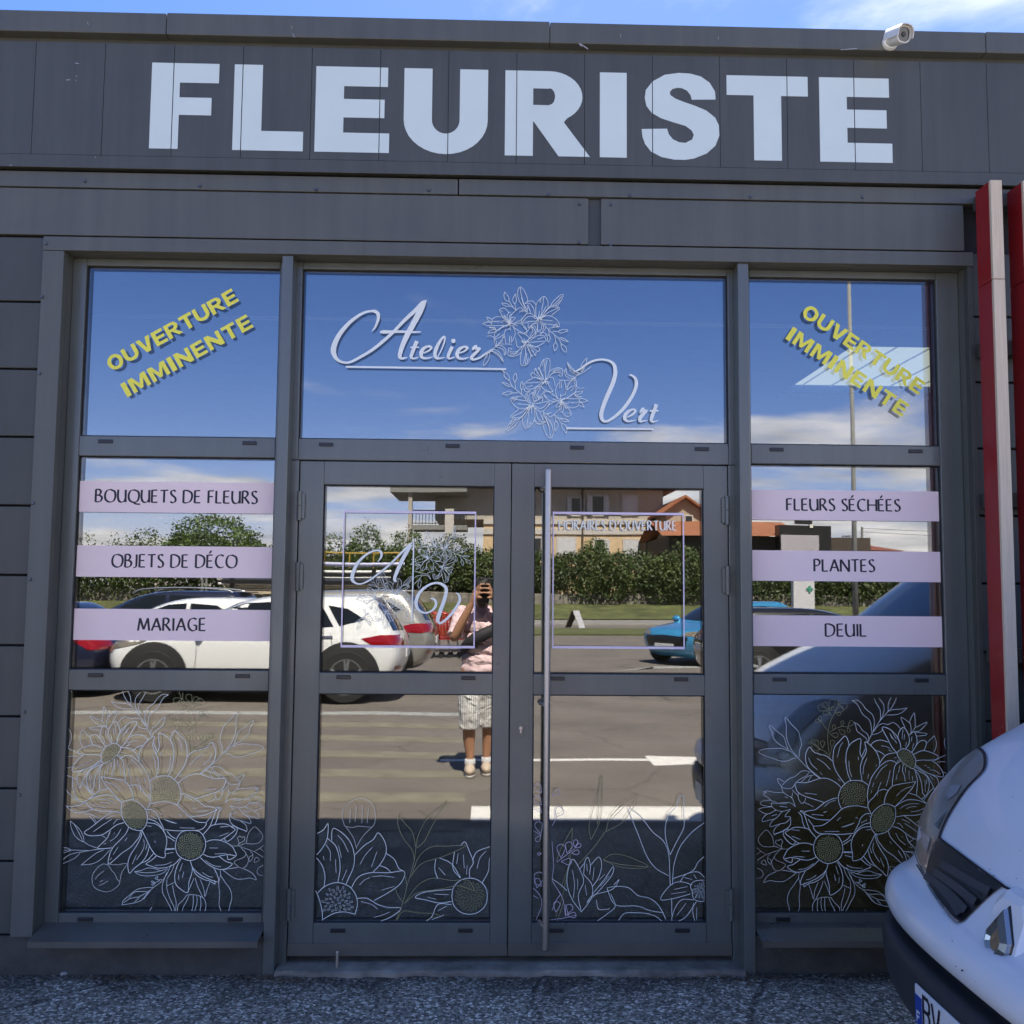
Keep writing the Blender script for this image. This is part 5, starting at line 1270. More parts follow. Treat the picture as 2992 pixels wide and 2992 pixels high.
# ------------------------------------------------------------------ the white van in front of the right window
VX, VY = 1.285, -1.36
VS = [(.20, .16, 3.90, .78, .36, .2), (.24, .075, 3.93, .83, .36, .2), (.33, -.005, 3.95, .86, .34, .2), (.44, -.022, 3.95, .868, .33, .2), (.485, -.018, 3.95, .87, .33, .2),
      (.503, .0, 3.95, .87, .32, .2), (.510, .045, 3.95, .865, .32, .2), (.538, .05, 3.95, .865, .32, .2), (.544, .012, 3.95, .87, .32, .2), (.555, .0, 3.95, .872, .32, .2), (.585, -.006, 3.95, .872, .31, .2),
      (.625, .010, 3.95, .87, .30, .2), (.648, .04, 3.95, .868, .29, .2), (.665, .080, 3.95, .864, .27, .2), (.70, .108, 3.95, .858, .26, .2), (.76, .142, 3.95, .86, .20, .2), (.82, .178, 3.95, .862, .16, .2), (.90, .236, 3.95, .86, .13, .2), (1.0, .335, 3.95, .852, .12, .2),
      (1.1, .475, 3.95, .835, .14, .2), (1.2, .65, 3.94, .82, .17, .2), (1.29, .84, 3.94, .81, .18, .2), (1.36, .97, 3.93, .80, .20, .2), (1.5, 1.15, 3.91, .78, .22, .2), (1.65, 1.34, 3.88, .75, .25, .2),
      (1.78, 1.51, 3.85, .715, .28, .22), (1.86, 1.65, 3.82, .68, .32, .24), (1.90, 1.81, 3.78, .63, .36, .28), (1.917, 2.03, 3.7, .54, .40, .3), (1.922, 2.35, 3.5, .36, .40, .3)]
VS = [v + (2.8,) for v in VS]
vsl = lerp_slices(VS, 5)
V = thing('delivery_van', 'white delivery van with grey bumper parked nose in at the right edge', 'van', (VX, VY, 0))
vb = stack(vsl, .5439); vb.build('body', m_vanwhite, V, smooth=True)
vl = stack(vsl, -1, .545, True); vl.build('bumper', m_bumper, V, smooth=True)
vall = stack(vsl); VB = bvh_of(vall)
def photo_ray(px, py):
    r = ray(px, py); return Vector((CAMP[0] - VX, CAMP[1] - VY, CAMP[2])), Vector(r)
def mirror(mb):
    m2 = MB(); m2.v = [(x, -y, z) for x, y, z in mb.v]; m2.f = [tuple(reversed(f)) for f in mb.f]; m2.m = list(mb.m); return m2
def both(mb, name, m_, parent, **k):
    a = mb.build(name, m_, parent, fix=False, **k); b = mirror(mb).build(name, m_, parent, fix=False, **k)
    return a, b
k8 = (2592, 2092, .2588); k9 = (2552, 2542, .2329)
HL = [cp(k8, *p) for p in [(1040, 372), (1085, 410), (1115, 470), (1110, 590), (1050, 680), (950, 780), (860, 890), (800, 980), (720, 1110), (650, 1250), (600, 1385), (545, 1445), (495, 1620), (450, 1790), (400, 1700), (345, 1560), (328, 1430), (345, 1300), (380, 1190), (420, 1080), (480, 970), (560, 850), (630, 745), (700, 660), (780, 575), (860, 500), (950, 430)]]
hp = patch(VB, HL, photo_ray, .006, 14)
h1, h2 = both(hp, 'headlight', m_lamp, V, smooth=True)
seal = line_on(VB, HL[:11], photo_ray, .011, .0065); both(seal, 'headlight_seal', m_seal, V)
HR = [cp(k8, *p) for p in [(560, 1240), (700, 1080), (640, 1200), (600, 1290)]]
both(patch(VB, HR, photo_ray, .0085, 12), 'reflector_facet', m_lampdark, h1)
HR2 = [cp(k8, *p) for p in [(735, 800), (865, 790), (800, 900), (720, 955), (690, 920)]]
both(patch(VB, HR2, photo_ray, .0085, 12), 'reflector_facet', m_lampface, h1)
HR3 = [cp(k8, *p) for p in [(395, 1260), (440, 1320), (520, 1390), (470, 1560), (430, 1480)]]
both(patch(VB, HR3, photo_ray, .0085, 12), 'reflector_facet', m_lampface, h1)
GRP = [cp(k9, *p) for p in [(690, 0), (672, 80), (720, 200), (800, 330), (880, 455), (960, 570), (1020, 640), (1060, 668), (1100, 675), (1150, 650), (1200, 600), (1350, 450), (1500, 310), (1600, 240), (1640, 215), (1500, 115), (1330, 0)]] + [cp(k8, *p) for p in [(1000, 1690), (860, 1590), (700, 1470), (610, 1400), (560, 1440)]]
gp_ = patch(VB, GRP, photo_ray, .005, 12)
g1, g2 = both(gp_, 'grille', m_black, V, smooth=True)
for st in ([(690, 90), (1000, 330), (1200, 540)], [(800, 40), (1080, 230), (1330, 430)], [(900, -60), (1200, 130), (1500, 300)], [(860, 210), (1010, 390), (1130, 590)]):
    both(line_on(VB, [cp(k9, *p) for p in st], photo_ray, .024, .014), 'grille_slat', mat('slat_plastic', (.040, .041, .044), .4), g1, smooth=True)
both(line_on(VB, [cp(k9, *p) for p in [(672, 120), (740, 260), (850, 430), (960, 580), (1030, 655), (1080, 678)]], photo_ray, .007, .008), 'grille_trim', m_chrome, V)
hood_l = [cp(k8, *p) for p in [(1030, 385), (1095, 410), (1122, 480), (1118, 595), (1060, 690), (960, 790), (870, 895), (810, 985), (730, 1115), (660, 1255), (610, 1388), (700, 1460), (860, 1580), (1000, 1685), (1330, 1925)]] + [cp(k9, *p) for p in [(1640, 212), (1760, 270), (1889, 345)]]
both(line_on(VB, hood_l[10:], photo_ray, .007, .0075), 'bonnet_gap', m_seal, V)
both(line_on(VB, [cp(k9, *p) for p in [(650, 90), (560, -60)]] , photo_ray, .005, .006), 'bonnet_gap', m_seal, V)
lipline = [cp(k8, *p) for p in [(325, 1390), (330, 1520), (370, 1650), (440, 1790)]]
both(line_on(VB, lipline, photo_ray, .004, .0075), 'panel_gap', m_seal, V)
# diamond emblem on its white boss
ez, ex, ey = .678, .086, -.014
def dia(sc, x): return [(x + c * .33 * sc, ey + a * sc * 1.1, ez + c * sc * 1.1) for a, c in ((0, .076), (.050, .010), (.050, -.012), (0, -.076), (-.050, -.012), (-.050, .010))]
def rings(*rs):
    mb = MB(); n = len(rs[0])
    for r in rs: mb.v += r
    for i in range(len(rs) - 1):
        for k in range(n): mb.f.append((i * n + k, i * n + (k + 1) % n, (i + 1) * n + (k + 1) % n, (i + 1) * n + k)); mb.m.append(0)
    mb.f.append(tuple((len(rs) - 1) * n + k for k in range(n))); mb.m.append(0)
    return mb
def octo(w_, h_, x, c=.035): return [(x + (b_ - ez) * .33, ey + a, b_) for x, a, b_ in octo0(w_, h_, x, c)]
def octo0(w_, h_, x, c): return [(x, -w_ + c, ez - h_), (x, w_ - c, ez - h_), (x, w_, ez - h_ + c), (x, w_, ez + h_ - c), (x, w_ - c, ez + h_), (x, -w_ + c, ez + h_), (x, -w_, ez + h_ - c), (x, -w_, ez - h_ + c)]
rings(octo(.100, .128, ex + .055, .034), octo(.088, .116, ex + .008, .034), octo(.072, .100, ex - .003, .03)).build('emblem_boss', m_vanwhite, V, bevel=.006, segs=3)
em = rings(dia(1.10, ex + .0), dia(1.06, ex - .006)).build('emblem', m_black, V)
dd = rings(dia(1.0, ex - .004), dia(.97, ex - .018), dia(.62, ex - .027)); dd.f.pop(); dd.m.pop()
dd.v += dia(.40, ex - .020); n0 = len(dd.v) - 12
for k in range(6): dd.f.append((n0 + k, n0 + (k + 1) % 6, n0 + 6 + (k + 1) % 6, n0 + 6 + k)); dd.m.append(0)
dd.f.append(tuple(n0 + 6 + k for k in range(6))); dd.m.append(0)
dd.build('diamond', m_chrome, em)
# number plate: the photo shows its left end
PZ0, PZ1, PX = .352, .462, -.030
pt = MB().box(PX, PX + .006, -.26, .26, PZ0, PZ1).build('number_plate', m_plate, V, bevel=.002)
MB().box(PX - .0012, PX + .0, .215, .257, PZ0 + .003, PZ1 - .027).build('blue_band', m_plateblue, pt)
def plate_txt(mb, strokes, y0, z0, wd, h, wt):
    for st in strokes:
        pts = [np.array(p, float) for p in st]
        for i in range(len(pts) - 1):
            a, b = pts[i], pts[i + 1]; d = (b - a) * np.array([wd, h]); l = np.linalg.norm(d); d /= l; nn = np.array([-d[1], d[0]])
            A_ = np.array([y0 - a[0] * wd, z0 + a[1] * h]); B_ = np.array([y0 - b[0] * wd, z0 + b[1] * h]); nn = np.array([-nn[0], nn[1]]); e = np.array([-d[0], d[1]]) * wt * .35
            q = [A_ - e + nn * wt / 2, A_ - e - nn * wt / 2, B_ + e - nn * wt / 2, B_ + e + nn * wt / 2]
            xx = PX - .0014 - .00004 * (len(mb.f) % 8)
            mb.add([(xx, p[0], p[1]) for p in q], [(0, 1, 2, 3)])
tx = MB()
plate_txt(tx, [[(0, 0), (0, 1), (.75, 1), (1, .88), (1, .64), (.75, .53), (0, .53)], [(.75, .53), (1, .40), (1, .14), (.75, 0), (0, 0)]], .205, PZ0 + .014, .038, .080, .011)
plate_txt(tx, [[(0, 1), (.5, 0), (1, 1)]], .150, PZ0 + .014, .044, .080, .011)
plate_txt(tx, [[(0, .5), (1, .5)]], .093, PZ0 + .014, .022, .080, .011)
tx.build('plate_letters', m_ink, pt, fix=False)
tf_ = MB(); plate_txt(tf_, [[(0, 0), (0, 1), (1, 1)], [(0, .5), (.8, .5)]], .246, PZ0 + .012, .018, .026, .0055); tf_.build('plate_letter', m_plate, pt, fix=False)
# glass, doors, wheels, mirrors
patch(VB, [(-.60, 1.36), (-.62, 1.42), (-.56, 1.78), (-.50, 1.84), (0, 1.86), (.50, 1.84), (.56, 1.78), (.62, 1.42), (.60, 1.36), (0, 1.33)], front_ray, .006, .07).build('windscreen', m_carglass, V, smooth=True, fix=False)
for s in (1, -1):
    patch(VB, [(1.36, 1.18), (1.36, 1.32), (1.70, 1.68), (1.80, 1.72), (2.30, 1.72), (2.30, 1.12), (1.50, 1.12)], side_ray(s), .006).build('side_window', m_carglass, V, smooth=True, fix=False)
    line_on(VB, [(1.22, .34), (1.20, .8), (1.24, 1.2)], side_ray(s), .006).build('door_gap', m_seal, V, fix=False)
    line_on(VB, [(2.36, .30), (2.36, 1.0), (2.36, 1.78)], side_ray(s), .006).build('door_gap', m_seal, V, fix=False)
    line_on(VB, [(1.3, .56), (2.4, .56), (3.85, .56)], side_ray(s), .07, .01).build('rubbing_strip', m_bumper, V, fix=False)
    for wx in (.77, 3.30):
        patch(VB, arch_poly(wx, .31, .205, .375), side_ray(s), .007).build('wheel_arch', m_seal, V, fix=False)
        wheel(V, wx, s * .80, .305, .19, s)
    mr = MB(); mr.ellipsoid((1.36, s * .93, 1.20), (.06, .10, .13), 16, 10); mr.tube([(1.36, s * .76, 1.12), (1.36, s * .87, 1.16)], .03, 8)
    mr.build('door_mirror', m_bumper, V, smooth=True)
    line_on(VB, [(2.20, 1.02), (2.28, 1.02), (2.33, 1.02)], side_ray(s), .03, .018).build('door_handle', m_bumper, V, fix=False)
m_fleck = mat('road_tar_fleck', (0.01, 0.01, 0.011), 0.7)
fk = MB()
for (x, y, r_) in [(1180, 1745, 5), (1222, 1818, 7), (1368, 1848, 4), (1482, 1850, 5), (890, 1590, 4), (1435, 930, 5), (1515, 1530, 4)]:
    fk2 = patch(VB, [cp(k8, x + r_ * 1.0 * math.cos(a) * (.6 if i % 2 else 1), y + r_ * 1.3 * math.sin(a)) for i, a in enumerate([2 * PI * j / 7 for j in range(7)])], photo_ray, .0062, 5)
    fk.add(fk2.v, fk2.f)
for (x, y, r_) in [(1140, 1268, 15), (1061, 1215, 9), (1010, 911, 7), (1700, 240, 8), (1530, 88, 9), (1817, 125, 7), (1310, 1405, 6)]:
    fk2 = patch(VB, [cp(k9, x + r_ * math.cos(a) * 1.1, y + r_ * math.sin(a) * .8) for a in [2 * PI * j / 7 for j in range(7)]], photo_ray, .0062, 5)
    fk.add(fk2.v, fk2.f)
o = fk.build('tar_flecks', m_fleck, V, fix=False); o['kind'] = 'stuff'

# ------------------------------------------------------------------ parked cars seen mirrored in the glass
def car(name, label, loc, rz, L_, H_, W_, paint, kind='suv', group=None, rails=False, cat='car'):
    fx_, fz_, fw_ = L_ / 4.2, H_ / 1.6, W_ / 1.82
    if kind == 'suv':
        SL = [(.24, .26, 3.94, .80), (.34, .10, 4.08, .87), (.50, .02, 4.16, .90), (.66, .0, 4.20, .91), (.80, .03, 4.20, .908), (.90, .12, 4.19, .90), (.96, .32, 4.17, .888), (1.0, .62, 4.15, .875), (1.035, .92, 4.13, .865), (1.07, 1.10, 4.11, .855),
              (1.18, 1.28, 4.05, .82), (1.32, 1.50, 3.96, .775), (1.45, 1.74, 3.86, .725), (1.53, 1.97, 3.80, .68), (1.575, 2.2, 3.74, .62), (1.595, 2.5, 3.62, .48), (1.60, 2.8, 3.45, .30)]
        wins = [[(1.50, 1.10), (1.80, 1.40), (1.98, 1.47), (2.38, 1.50), (2.38, 1.09)], [(2.45, 1.09), (2.45, 1.50), (3.02, 1.47), (3.22, 1.13)], [(3.30, 1.14), (3.12, 1.45), (3.40, 1.40), (3.66, 1.24)]]
        tail = [(3.62, .96), (3.9, 1.02), (4.17, 1.01), (4.19, .90), (4.0, .86), (3.78, .87)]
        head = [(.06, .86), (.30, .93), (.72, .95), (.62, .89), (.30, .80), (.05, .76)]
    else:
        SL = [(.20, .22, 3.98, .78), (.32, .07, 4.12, .86), (.48, .01, 4.18, .90), (.60, .0, 4.20, .91), (.72, .03, 4.20, .905), (.82, .14, 4.19, .89), (.88, .36, 4.17, .875), (.93, .68, 4.14, .86), (.98, .98, 4.11, .85), (1.02, 1.16, 4.08, .838),
              (1.14, 1.36, 4.0, .80), (1.28, 1.62, 3.88, .75), (1.40, 1.88, 3.74, .70), (1.47, 2.1, 3.64, .65), (1.515, 2.35, 3.54, .58), (1.53, 2.6, 3.42, .45), (1.535, 2.85, 3.28, .28)]
        SL = [(a * 1.6 / 1.535, b, c, d) for a, b, c, d in SL]
        wins = [[(1.62, 1.08), (1.92, 1.36), (2.12, 1.45), (2.45, 1.48), (2.45, 1.07)], [(2.52, 1.07), (2.52, 1.48), (3.02, 1.44), (3.40, 1.18), (3.36, 1.10)]]
        tail = [(3.72, .98), (4.0, 1.04), (4.16, 1.0), (4.19, .82), (4.0, .80)]
        head = [(.06, .74), (.30, .84), (.62, .88), (.50, .78), (.25, .70)]
    sl = [(z * fz_, a * fx_, b * fx_, w_ * fw_, .42 * fx_ if z < 1.05 else .30 * fx_, .26 * fx_) for z, a, b, w_ in SL]
    lv = lerp_slices(sl, 4)
    root = thing(name, label, cat, loc, group); root.rotation_euler = (0, 0, rz)
    mb = stack(lv); T = bvh_of(mb); mb.build('body', paint, root, smooth=True)
    sx = lambda poly: [(x * fx_, z * fz_) for x, z in poly]
    wr = .365 if kind == 'suv' else .30; wxs = (.80 * fx_, 3.42 * fx_)
    for s in (1, -1):
        for wpoly in wins: patch(T, sx(wpoly), side_ray(s), .006).build('side_window', m_carglass, root, smooth=True, fix=False)
        patch(T, sx(tail), side_ray(s), .008).build('tail_light', m_tail, root, smooth=True, fix=False)
        patch(T, sx(head), side_ray(s), .008).build('headlight', m_lamp, root, smooth=True, fix=False)
        if kind == 'suv':
            patch(T, sx([(.12, .245), (.10, .36), (.30, .40), (3.95, .40), (4.10, .46), (4.10, .27), (3.9, .245)]), side_ray(s), .005).build('lower_cladding', m_cladding, root, smooth=True, fix=False)
        for wx in wxs:
            ap = arch_poly(wx, wr, .245 * fz_ if kind == 'suv' else .205 * fz_, wr * 1.29)
            patch(T, ap, side_ray(s), .010).build('wheel_arch', m_cladding if kind == 'suv' else m_seal, root, smooth=True, fix=False)
            wheel(root, wx, s * (.915 * fw_ - .085), wr, .21, s)
        for xg in (1.36, 2.41, 3.20 if kind == 'suv' else 3.25):
            line_on(T, [(xg * fx_, .42 * fz_), ((xg + .02) * fx_, .75 * fz_), ((xg - .01) * fx_, 1.04 * fz_)], side_ray(s), .007).build('door_gap', m_seal, root, fix=False)
        for xg in (2.2, 3.02):
            line_on(T, [(xg * fx_, .97 * fz_), ((xg + .1) * fx_, .975 * fz_), ((xg + .2) * fx_, .975 * fz_)], side_ray(s), .028, .022).build('door_handle', m_chrome if kind == 'suv' else paint, root, fix=False)
        mr = MB(); mr.ellipsoid((1.42 * fx_, s * (.93 * fw_), 1.09 * fz_), (.07, .11, .08), 14, 8); mr.build('door_mirror', paint, root, smooth=True)
        if rails:
            pts = [(1.75 * fx_, s * .60 * fw_, 1.52 * fz_), (1.95 * fx_, s * .60 * fw_, 1.62 * fz_), (2.7 * fx_, s * .58 * fw_, 1.66 * fz_), (3.45 * fx_, s * .58 * fw_, 1.62 * fz_), (3.62 * fx_, s * .58 * fw_, 1.56 * fz_)]
            MB().tube([tuple(p) for p in catmull(pts, 6)], .018, 8).build('roof_rail', m_alloy, root, smooth=True)
    w1 = .70 * fw_
    patch(T, [(-w1, 1.10 * fz_), (-w1 * .86, 1.45 * fz_), (0, 1.50 * fz_), (w1 * .86, 1.45 * fz_), (w1, 1.10 * fz_), (0, 1.07 * fz_)], front_ray, .006).build('windscreen', m_carglass, root, smooth=True, fix=False)
    patch(T, [(-w1, 1.08 * fz_), (-w1 * .84, 1.45 * fz_), (0, 1.49 * fz_), (w1 * .84, 1.45 * fz_), (w1, 1.08 * fz_), (0, 1.06 * fz_)], rear_ray, .006).build('rear_window', m_carglass, root, smooth=True, fix=False)
    patch(T, [(-.55 * fw_, .46 * fz_), (-.62 * fw_, .70 * fz_), (0, .74 * fz_), (.62 * fw_, .70 * fz_), (.55 * fw_, .46 * fz_)], front_ray, .007).build('grille', m_black, root, smooth=True, fix=False)
    for s in (1, -1):
        patch(T, [(s * .48 * fw_, .86 * fz_), (s * .82 * fw_, .87 * fz_), (s * .86 * fw_, .98 * fz_), (s * .50 * fw_, .96 * fz_)], rear_ray, .009).build('tail_light', m_tail, root, smooth=True, fix=False)
        patch(T, [(s * .45 * fw_, .72 * fz_), (s * .80 * fw_, .74 * fz_), (s * .84 * fw_, .86 * fz_), (s * .55 * fw_, .82 * fz_)], front_ray, .009).build('headlight', m_lamp, root, smooth=True, fix=False)
        if kind == 'suv': patch(T, [(s * .52 * fw_, .50 * fz_), (s * .80 * fw_, .50 * fz_), (s * .80 * fw_, .56 * fz_), (s * .52 * fw_, .55 * fz_)], rear_ray, .009).build('reflector', m_tail, root, smooth=True, fix=False)
    MB().box(-.012, .004, -.26, .26, .40 * fz_, .40 * fz_ + .11).build('number_plate', m_plate, root)
    MB().box(4.2 * fx_ - .005, 4.2 * fx_ + .012, -.26, .26, .66 * fz_, .66 * fz_ + .11).build('number_plate', m_plate, root)
    if kind == 'suv': MB().box(3.60 * fx_, 3.86 * fx_, -.52 * fw_, .52 * fw_, 1.555 * fz_, 1.585 * fz_).build('spoiler', paint, root, bevel=.01)
    return root
m_silver = mat('silver_car_paint', (0.34, 0.33, 0.31), 0.25, metal=0.4, coat=0.8)
m_navy = mat('navy_car_paint', (0.014, 0.017, 0.040), 0.22, coat=0.9)
m_bluecar = mat('blue_car_paint', (0.05, 0.27, 0.50), 0.22, metal=0.2, coat=0.9)
m_blackcar = mat('black_car_paint', (0.012, 0.012, 0.014), 0.2, coat=0.9)
xr_ = refl_y(1180, 1900, -9.0)[0]; xl_ = refl_y(279, 1930, -9.0)[0]
car('parked_car', 'white crossover car mirrored across the left window and left door', (xl_, -9.85, 0), 0, xr_ - xl_, 1.47, 1.80, m_carwhite, 'suv', 'parked cars mirrored in the glass')
xr2 = refl_y(1270, 1900, -12.0)[0]
car('parked_car', 'silver crossover car half hidden behind the mirrored white crossover', (xr2 - 4.3, -12.8, 0), 0, 4.3, 1.54, 1.8, m_silver, 'suv', 'parked cars mirrored in the glass')
x3 = refl_y(300, 1900, -9.4)[0]
car('parked_car', 'navy car at the left edge of the mirrored row, showing its red tail light', (x3 - 4.4, -10.3, 0), 0, 4.4, 1.34, 1.78, m_navy, 'hatch', 'parked cars mirrored in the glass')
xa = refl_y(335, 1790, -12.4)[0]
car('parked_car', 'small white hatchback mirrored between the navy car and the white crossover', (xa - 1.2, -13.3, 0), 0, 4.0, 1.38, 1.72, m_carwhite, 'hatch', 'parked cars mirrored in the glass')
xa = refl_y(224, 1760, -15.4)[0]
car('parked_car', 'dark estate car with bright roof rails mirrored behind the hatchback', (xa - .9, -16.3, 0), 0, 4.6, 1.48, 1.84, m_navy, 'suv', 'parked cars mirrored in the glass', rails=True)
xa = refl_y(1906, 1880, -14.9)[0]
car('parked_car', 'bright blue small car mirrored at the right of the right door pane', (xa + .42, -15.9, 0), rad(-36), 3.9, 1.34, 1.7, m_bluecar, 'hatch', 'parked cars mirrored in the glass')
xa = refl_y(2003, 1900, -11.6)[0]
car('parked_car', 'black car mirrored in front of the blue one', (xa + 4.72, -12.5, 0), PI, 4.3, 1.30, 1.78, m_blackcar, 'hatch', 'parked cars mirrored in the glass')
# ------------------------------------------------------------------ the place behind the camera, seen mirrored in the glass
def rb(px0, px1, py0, py1, Y):
    a = refl_y(px0, py1, Y); b = refl_y(px1, py0, Y)
    return a[0], b[0], a[2], b[2]
# painted markings on the lane
zc_ = MB()
for i, y in enumerate((-1.66, -2.40, -3.25, -4.18, -5.12, -6.08, -7.05)):
    zc_.box(-6.4, -0.15, y - .17, y + .17, gz(y) - .01, gz(y) + .004)
struct(zc_.build('zebra_crossing', m_paint_fade))
wl_ = MB(); wl_.box(-6.4, -0.12, -8.2, -7.92, -.01, .004)
struct(wl_.build('stop_line', m_paint))
ln = MB(); ln.box(-0.10, 12.0, -2.95, -2.52, -.01, .004)
struct(ln.build('edge_line', m_paint_clean))
ar = MB(); q = [refl_z(*cp(cF, 1012, 484))[:2], refl_z(*cp(cF, 1060, 538))[:2], refl_z(*cp(cF, 1092, 571))[:2]]
ya = -4.86
ar.add([(-.42, ya - .055, .004), (1.52, ya - .055, .004), (1.52, ya + .055, .004), (-.42, ya + .055, .004)], [(0, 1, 2, 3)])
ar.add([(1.5203, ya - .22, .004), (3.0, ya, .004), (1.5203, ya + .30, .004)], [(0, 1, 2)])
struct(ar.build('lane_arrow', m_paint_clean))
ar = MB(); a0 = refl_z(1762, 1952); a1 = refl_z(1842, 1962)
for k in range(3): ar.add([(a0[0] + .1 * k, a0[1] + .9 - .55 * k, .004), (a0[0] + 1.1, a0[1] - .3 - .2 * k, .004), (a1[0] + .1, a1[1] - .25 - .1 * k, .004), (a0[0] + 1.0, a0[1] + .1 - .2 * k, .004)], [(0, 1, 2, 3)]); break
ar.add([(a0[0] + 1.1, a0[1] - .4, .0045), (a0[0] + 2.0, a0[1] - .55, .0045), (a0[0] + 2.0, a0[1] - .1, .0045), (a0[0] + 1.0, a0[1] + .1, .0045)], [(0, 1, 2, 3)])
struct(ar.build('turn_arrow', m_paint))
# verge and footpath
m_grass = mat('verge_grass', (0.085, 0.095, 0.030), 0.95, var=0.55, scale=1.1, bump=1.0, bscale=14)
m_path = mat('pale_footpath', (0.23, 0.215, 0.195), 0.9, var=0.12, scale=1)
yv = [refl_z(1800, y)[1] for y in (1860, 1842, 1831, 1817)]
struct(MB().box(-60, 60, yv[1], yv[0], -.02, .05).build('verge', m_grass))
struct(MB().box(-60, 60, yv[3], yv[2], -.02, .06).build('footpath', m_path))
gb = MB(); gb.add([(-60, yv[3] - .02, .10), (60, yv[3] - .02, .10), (60, -47.0, .75), (-60, -47.0, .75)], [(0, 1, 2, 3)])
struct(gb.build('grass_bank', m_grass))
m_stone = mat('stone_wall', (0.20, 0.18, 0.155), 0.95, var=0.5, scale=2.6, bump=1.0, bscale=7)
wall = MB()
for i in range(60):
    wall.box(-30 + i * 1.0, -29.003 + i * 1.0, -47.6, -47.0 + random.uniform(-.06, .06), 0, 1.28 + random.uniform(-.07, .07))
tag(wall.build('stone_wall', m_stone, bevel=.03), 'low rough stone retaining wall under the mirrored hedge', 'wall')

# foliage made of many small leaf blades
def leaf_mat(name, c):
    m = bpy.data.materials.new(name); m.use_nodes = True
    nt = m.node_tree; b = nt.nodes['Principled BSDF']
    at = nt.nodes.new('ShaderNodeTexNoise'); at.inputs['Scale'].default_value = .8; at.inputs['Detail'].default_value = 5
    co = nt.nodes.new('ShaderNodeTexCoord'); nt.links.new(co.outputs['Object'], at.inputs['Vector'])
    r = nt.nodes.new('ShaderNodeValToRGB'); r.color_ramp.elements[0].position = .35; r.color_ramp.elements[1].position = .68
    r.color_ramp.elements[0].color = (c[0] * .6, c[1] * .65, c[2] * .6, 1); r.color_ramp.elements[1].color = (c[0] * 1.5, c[1] * 1.35, c[2] * 1.2, 1)
    nt.links.new(at.outputs['Fac'], r.inputs[0]); nt.links.new(r.outputs['Color'], b.inputs['Base Color'])
    b.inputs['Roughness'].default_value = .6
    return m
m_leafA = leaf_mat('hedge_leaf', (0.045, 0.072, 0.016))
m_leafB = leaf_mat('tree_leaf', (0.060, 0.100, 0.020))
m_leafC = leaf_mat('shrub_leaf', (0.075, 0.105, 0.030))
m_bark = mat('bark', (0.09, 0.07, 0.05), 0.9, var=.3)
def leaves(blobs, n, size, rnd, thin=.5):
    """blobs: (centre, radii, share)"""
    tot = sum(b[2] for b in blobs); V_ = []; F_ = []
    for c, r, sh in blobs:
        for i in range(int(n * sh / tot)):
            d = np.array([rnd.gauss(0, 1) for _ in range(3)]); d /= np.linalg.norm(d)
            rr_ = rnd.uniform(.55, 1.0) ** .5 * (1 + .18 * math.sin(7 * d[0] + 3 * c[0]) * math.cos(6 * d[2] + c[1])) * rnd.uniform(.82, 1.08)
            p = np.array(c) + d * np.array(r) * rr_
            if p[2] < .1: p[2] = .1 + rnd.random() * .2
            u = np.array([rnd.gauss(0, 1) for _ in range(3)]); u /= np.linalg.norm(u)
            w_ = np.cross(u, d + .6 * np.array([rnd.gauss(0, 1) for _ in range(3)])); w_ /= max(np.linalg.norm(w_), 1e-6)
            s_ = size * rnd.uniform(.6, 1.4); b = len(V_)
            V_ += [tuple(p - u * s_), tuple(p + w_ * s_ * thin), tuple(p + u * s_), tuple(p - w_ * s_ * thin)]
            F_.append((b, b + 1, b + 2, b + 3))
    m_ = MB(); m_.v = V_; m_.f = F_; m_.m = [0] * len(F_)
    return m_
rnd = random.Random(11)
HY = -48.6
def top_at(px, y): q = refl_y(px, y, HY); return q[0], q[2]
def plant(name, label, cat, blobs, n, size, m_, trunk=None, group=None):
    c = blobs[0][0]
    root = thing(name, label, cat, (c[0], c[1], .3), group)
    relink(leaves(blobs, n, size, rnd).build('crown', m_, fix=False), root)
    if trunk:
        t = MB()
        for (a, b_, r0, r1) in trunk: t.tube([a, tuple((np.array(a) + np.array(b_)) / 2 + np.array([.06, 0, 0])), b_], [r0, (r0 + r1) / 2, r1], 8)
        relink(t.build('trunk', m_bark), root)
    return root
# long hedge: right part is tall and dense
bl = []
xa = refl_y(860, 1700, HY)[0]; xb = refl_y(2900, 1700, HY)[0]
x = xa
while x < xb:
    px = 860 + (x - xa) / (xb - xa) * (2900 - 860)
    zt_ = top_at(px, 1606 + 9 * math.sin(px * .021) + 8 * math.sin(px * .05) if px < 2060 else 1655)[1]
    bl.append(((x, HY + rnd.uniform(-.3, .3) + (.75 if px > 1600 else 0), (zt_ + (.35 if px > 1600 else .9)) / 2), (1.3, 1.6, (zt_ - (.35 if px > 1600 else .9)) / 2), 1)); x += 1.25
plant('hedge', 'long dense dark green hedge behind the stone wall, mirrored in both doors', 'hedge', bl, 105000, .092, m_leafA)
bl = []; x = refl_y(150, 1700, HY)[0]
while x < xa:
    px = 150 + (x - refl_y(150, 1700, HY)[0]) / (xa - refl_y(150, 1700, HY)[0]) * 710
    zt_ = top_at(px, 1600 + 12 * math.sin(px * .03))[1]
    bl.append(((x, HY + 1.0, (zt_ + .3) / 2), (1.2, 1.3, (zt_ - .3) / 2), 1)); x += 1.2
plant('hedge', 'dark hedge behind the parked cars, mirrored in the left window', 'hedge', bl, 26000, .085, m_leafA)
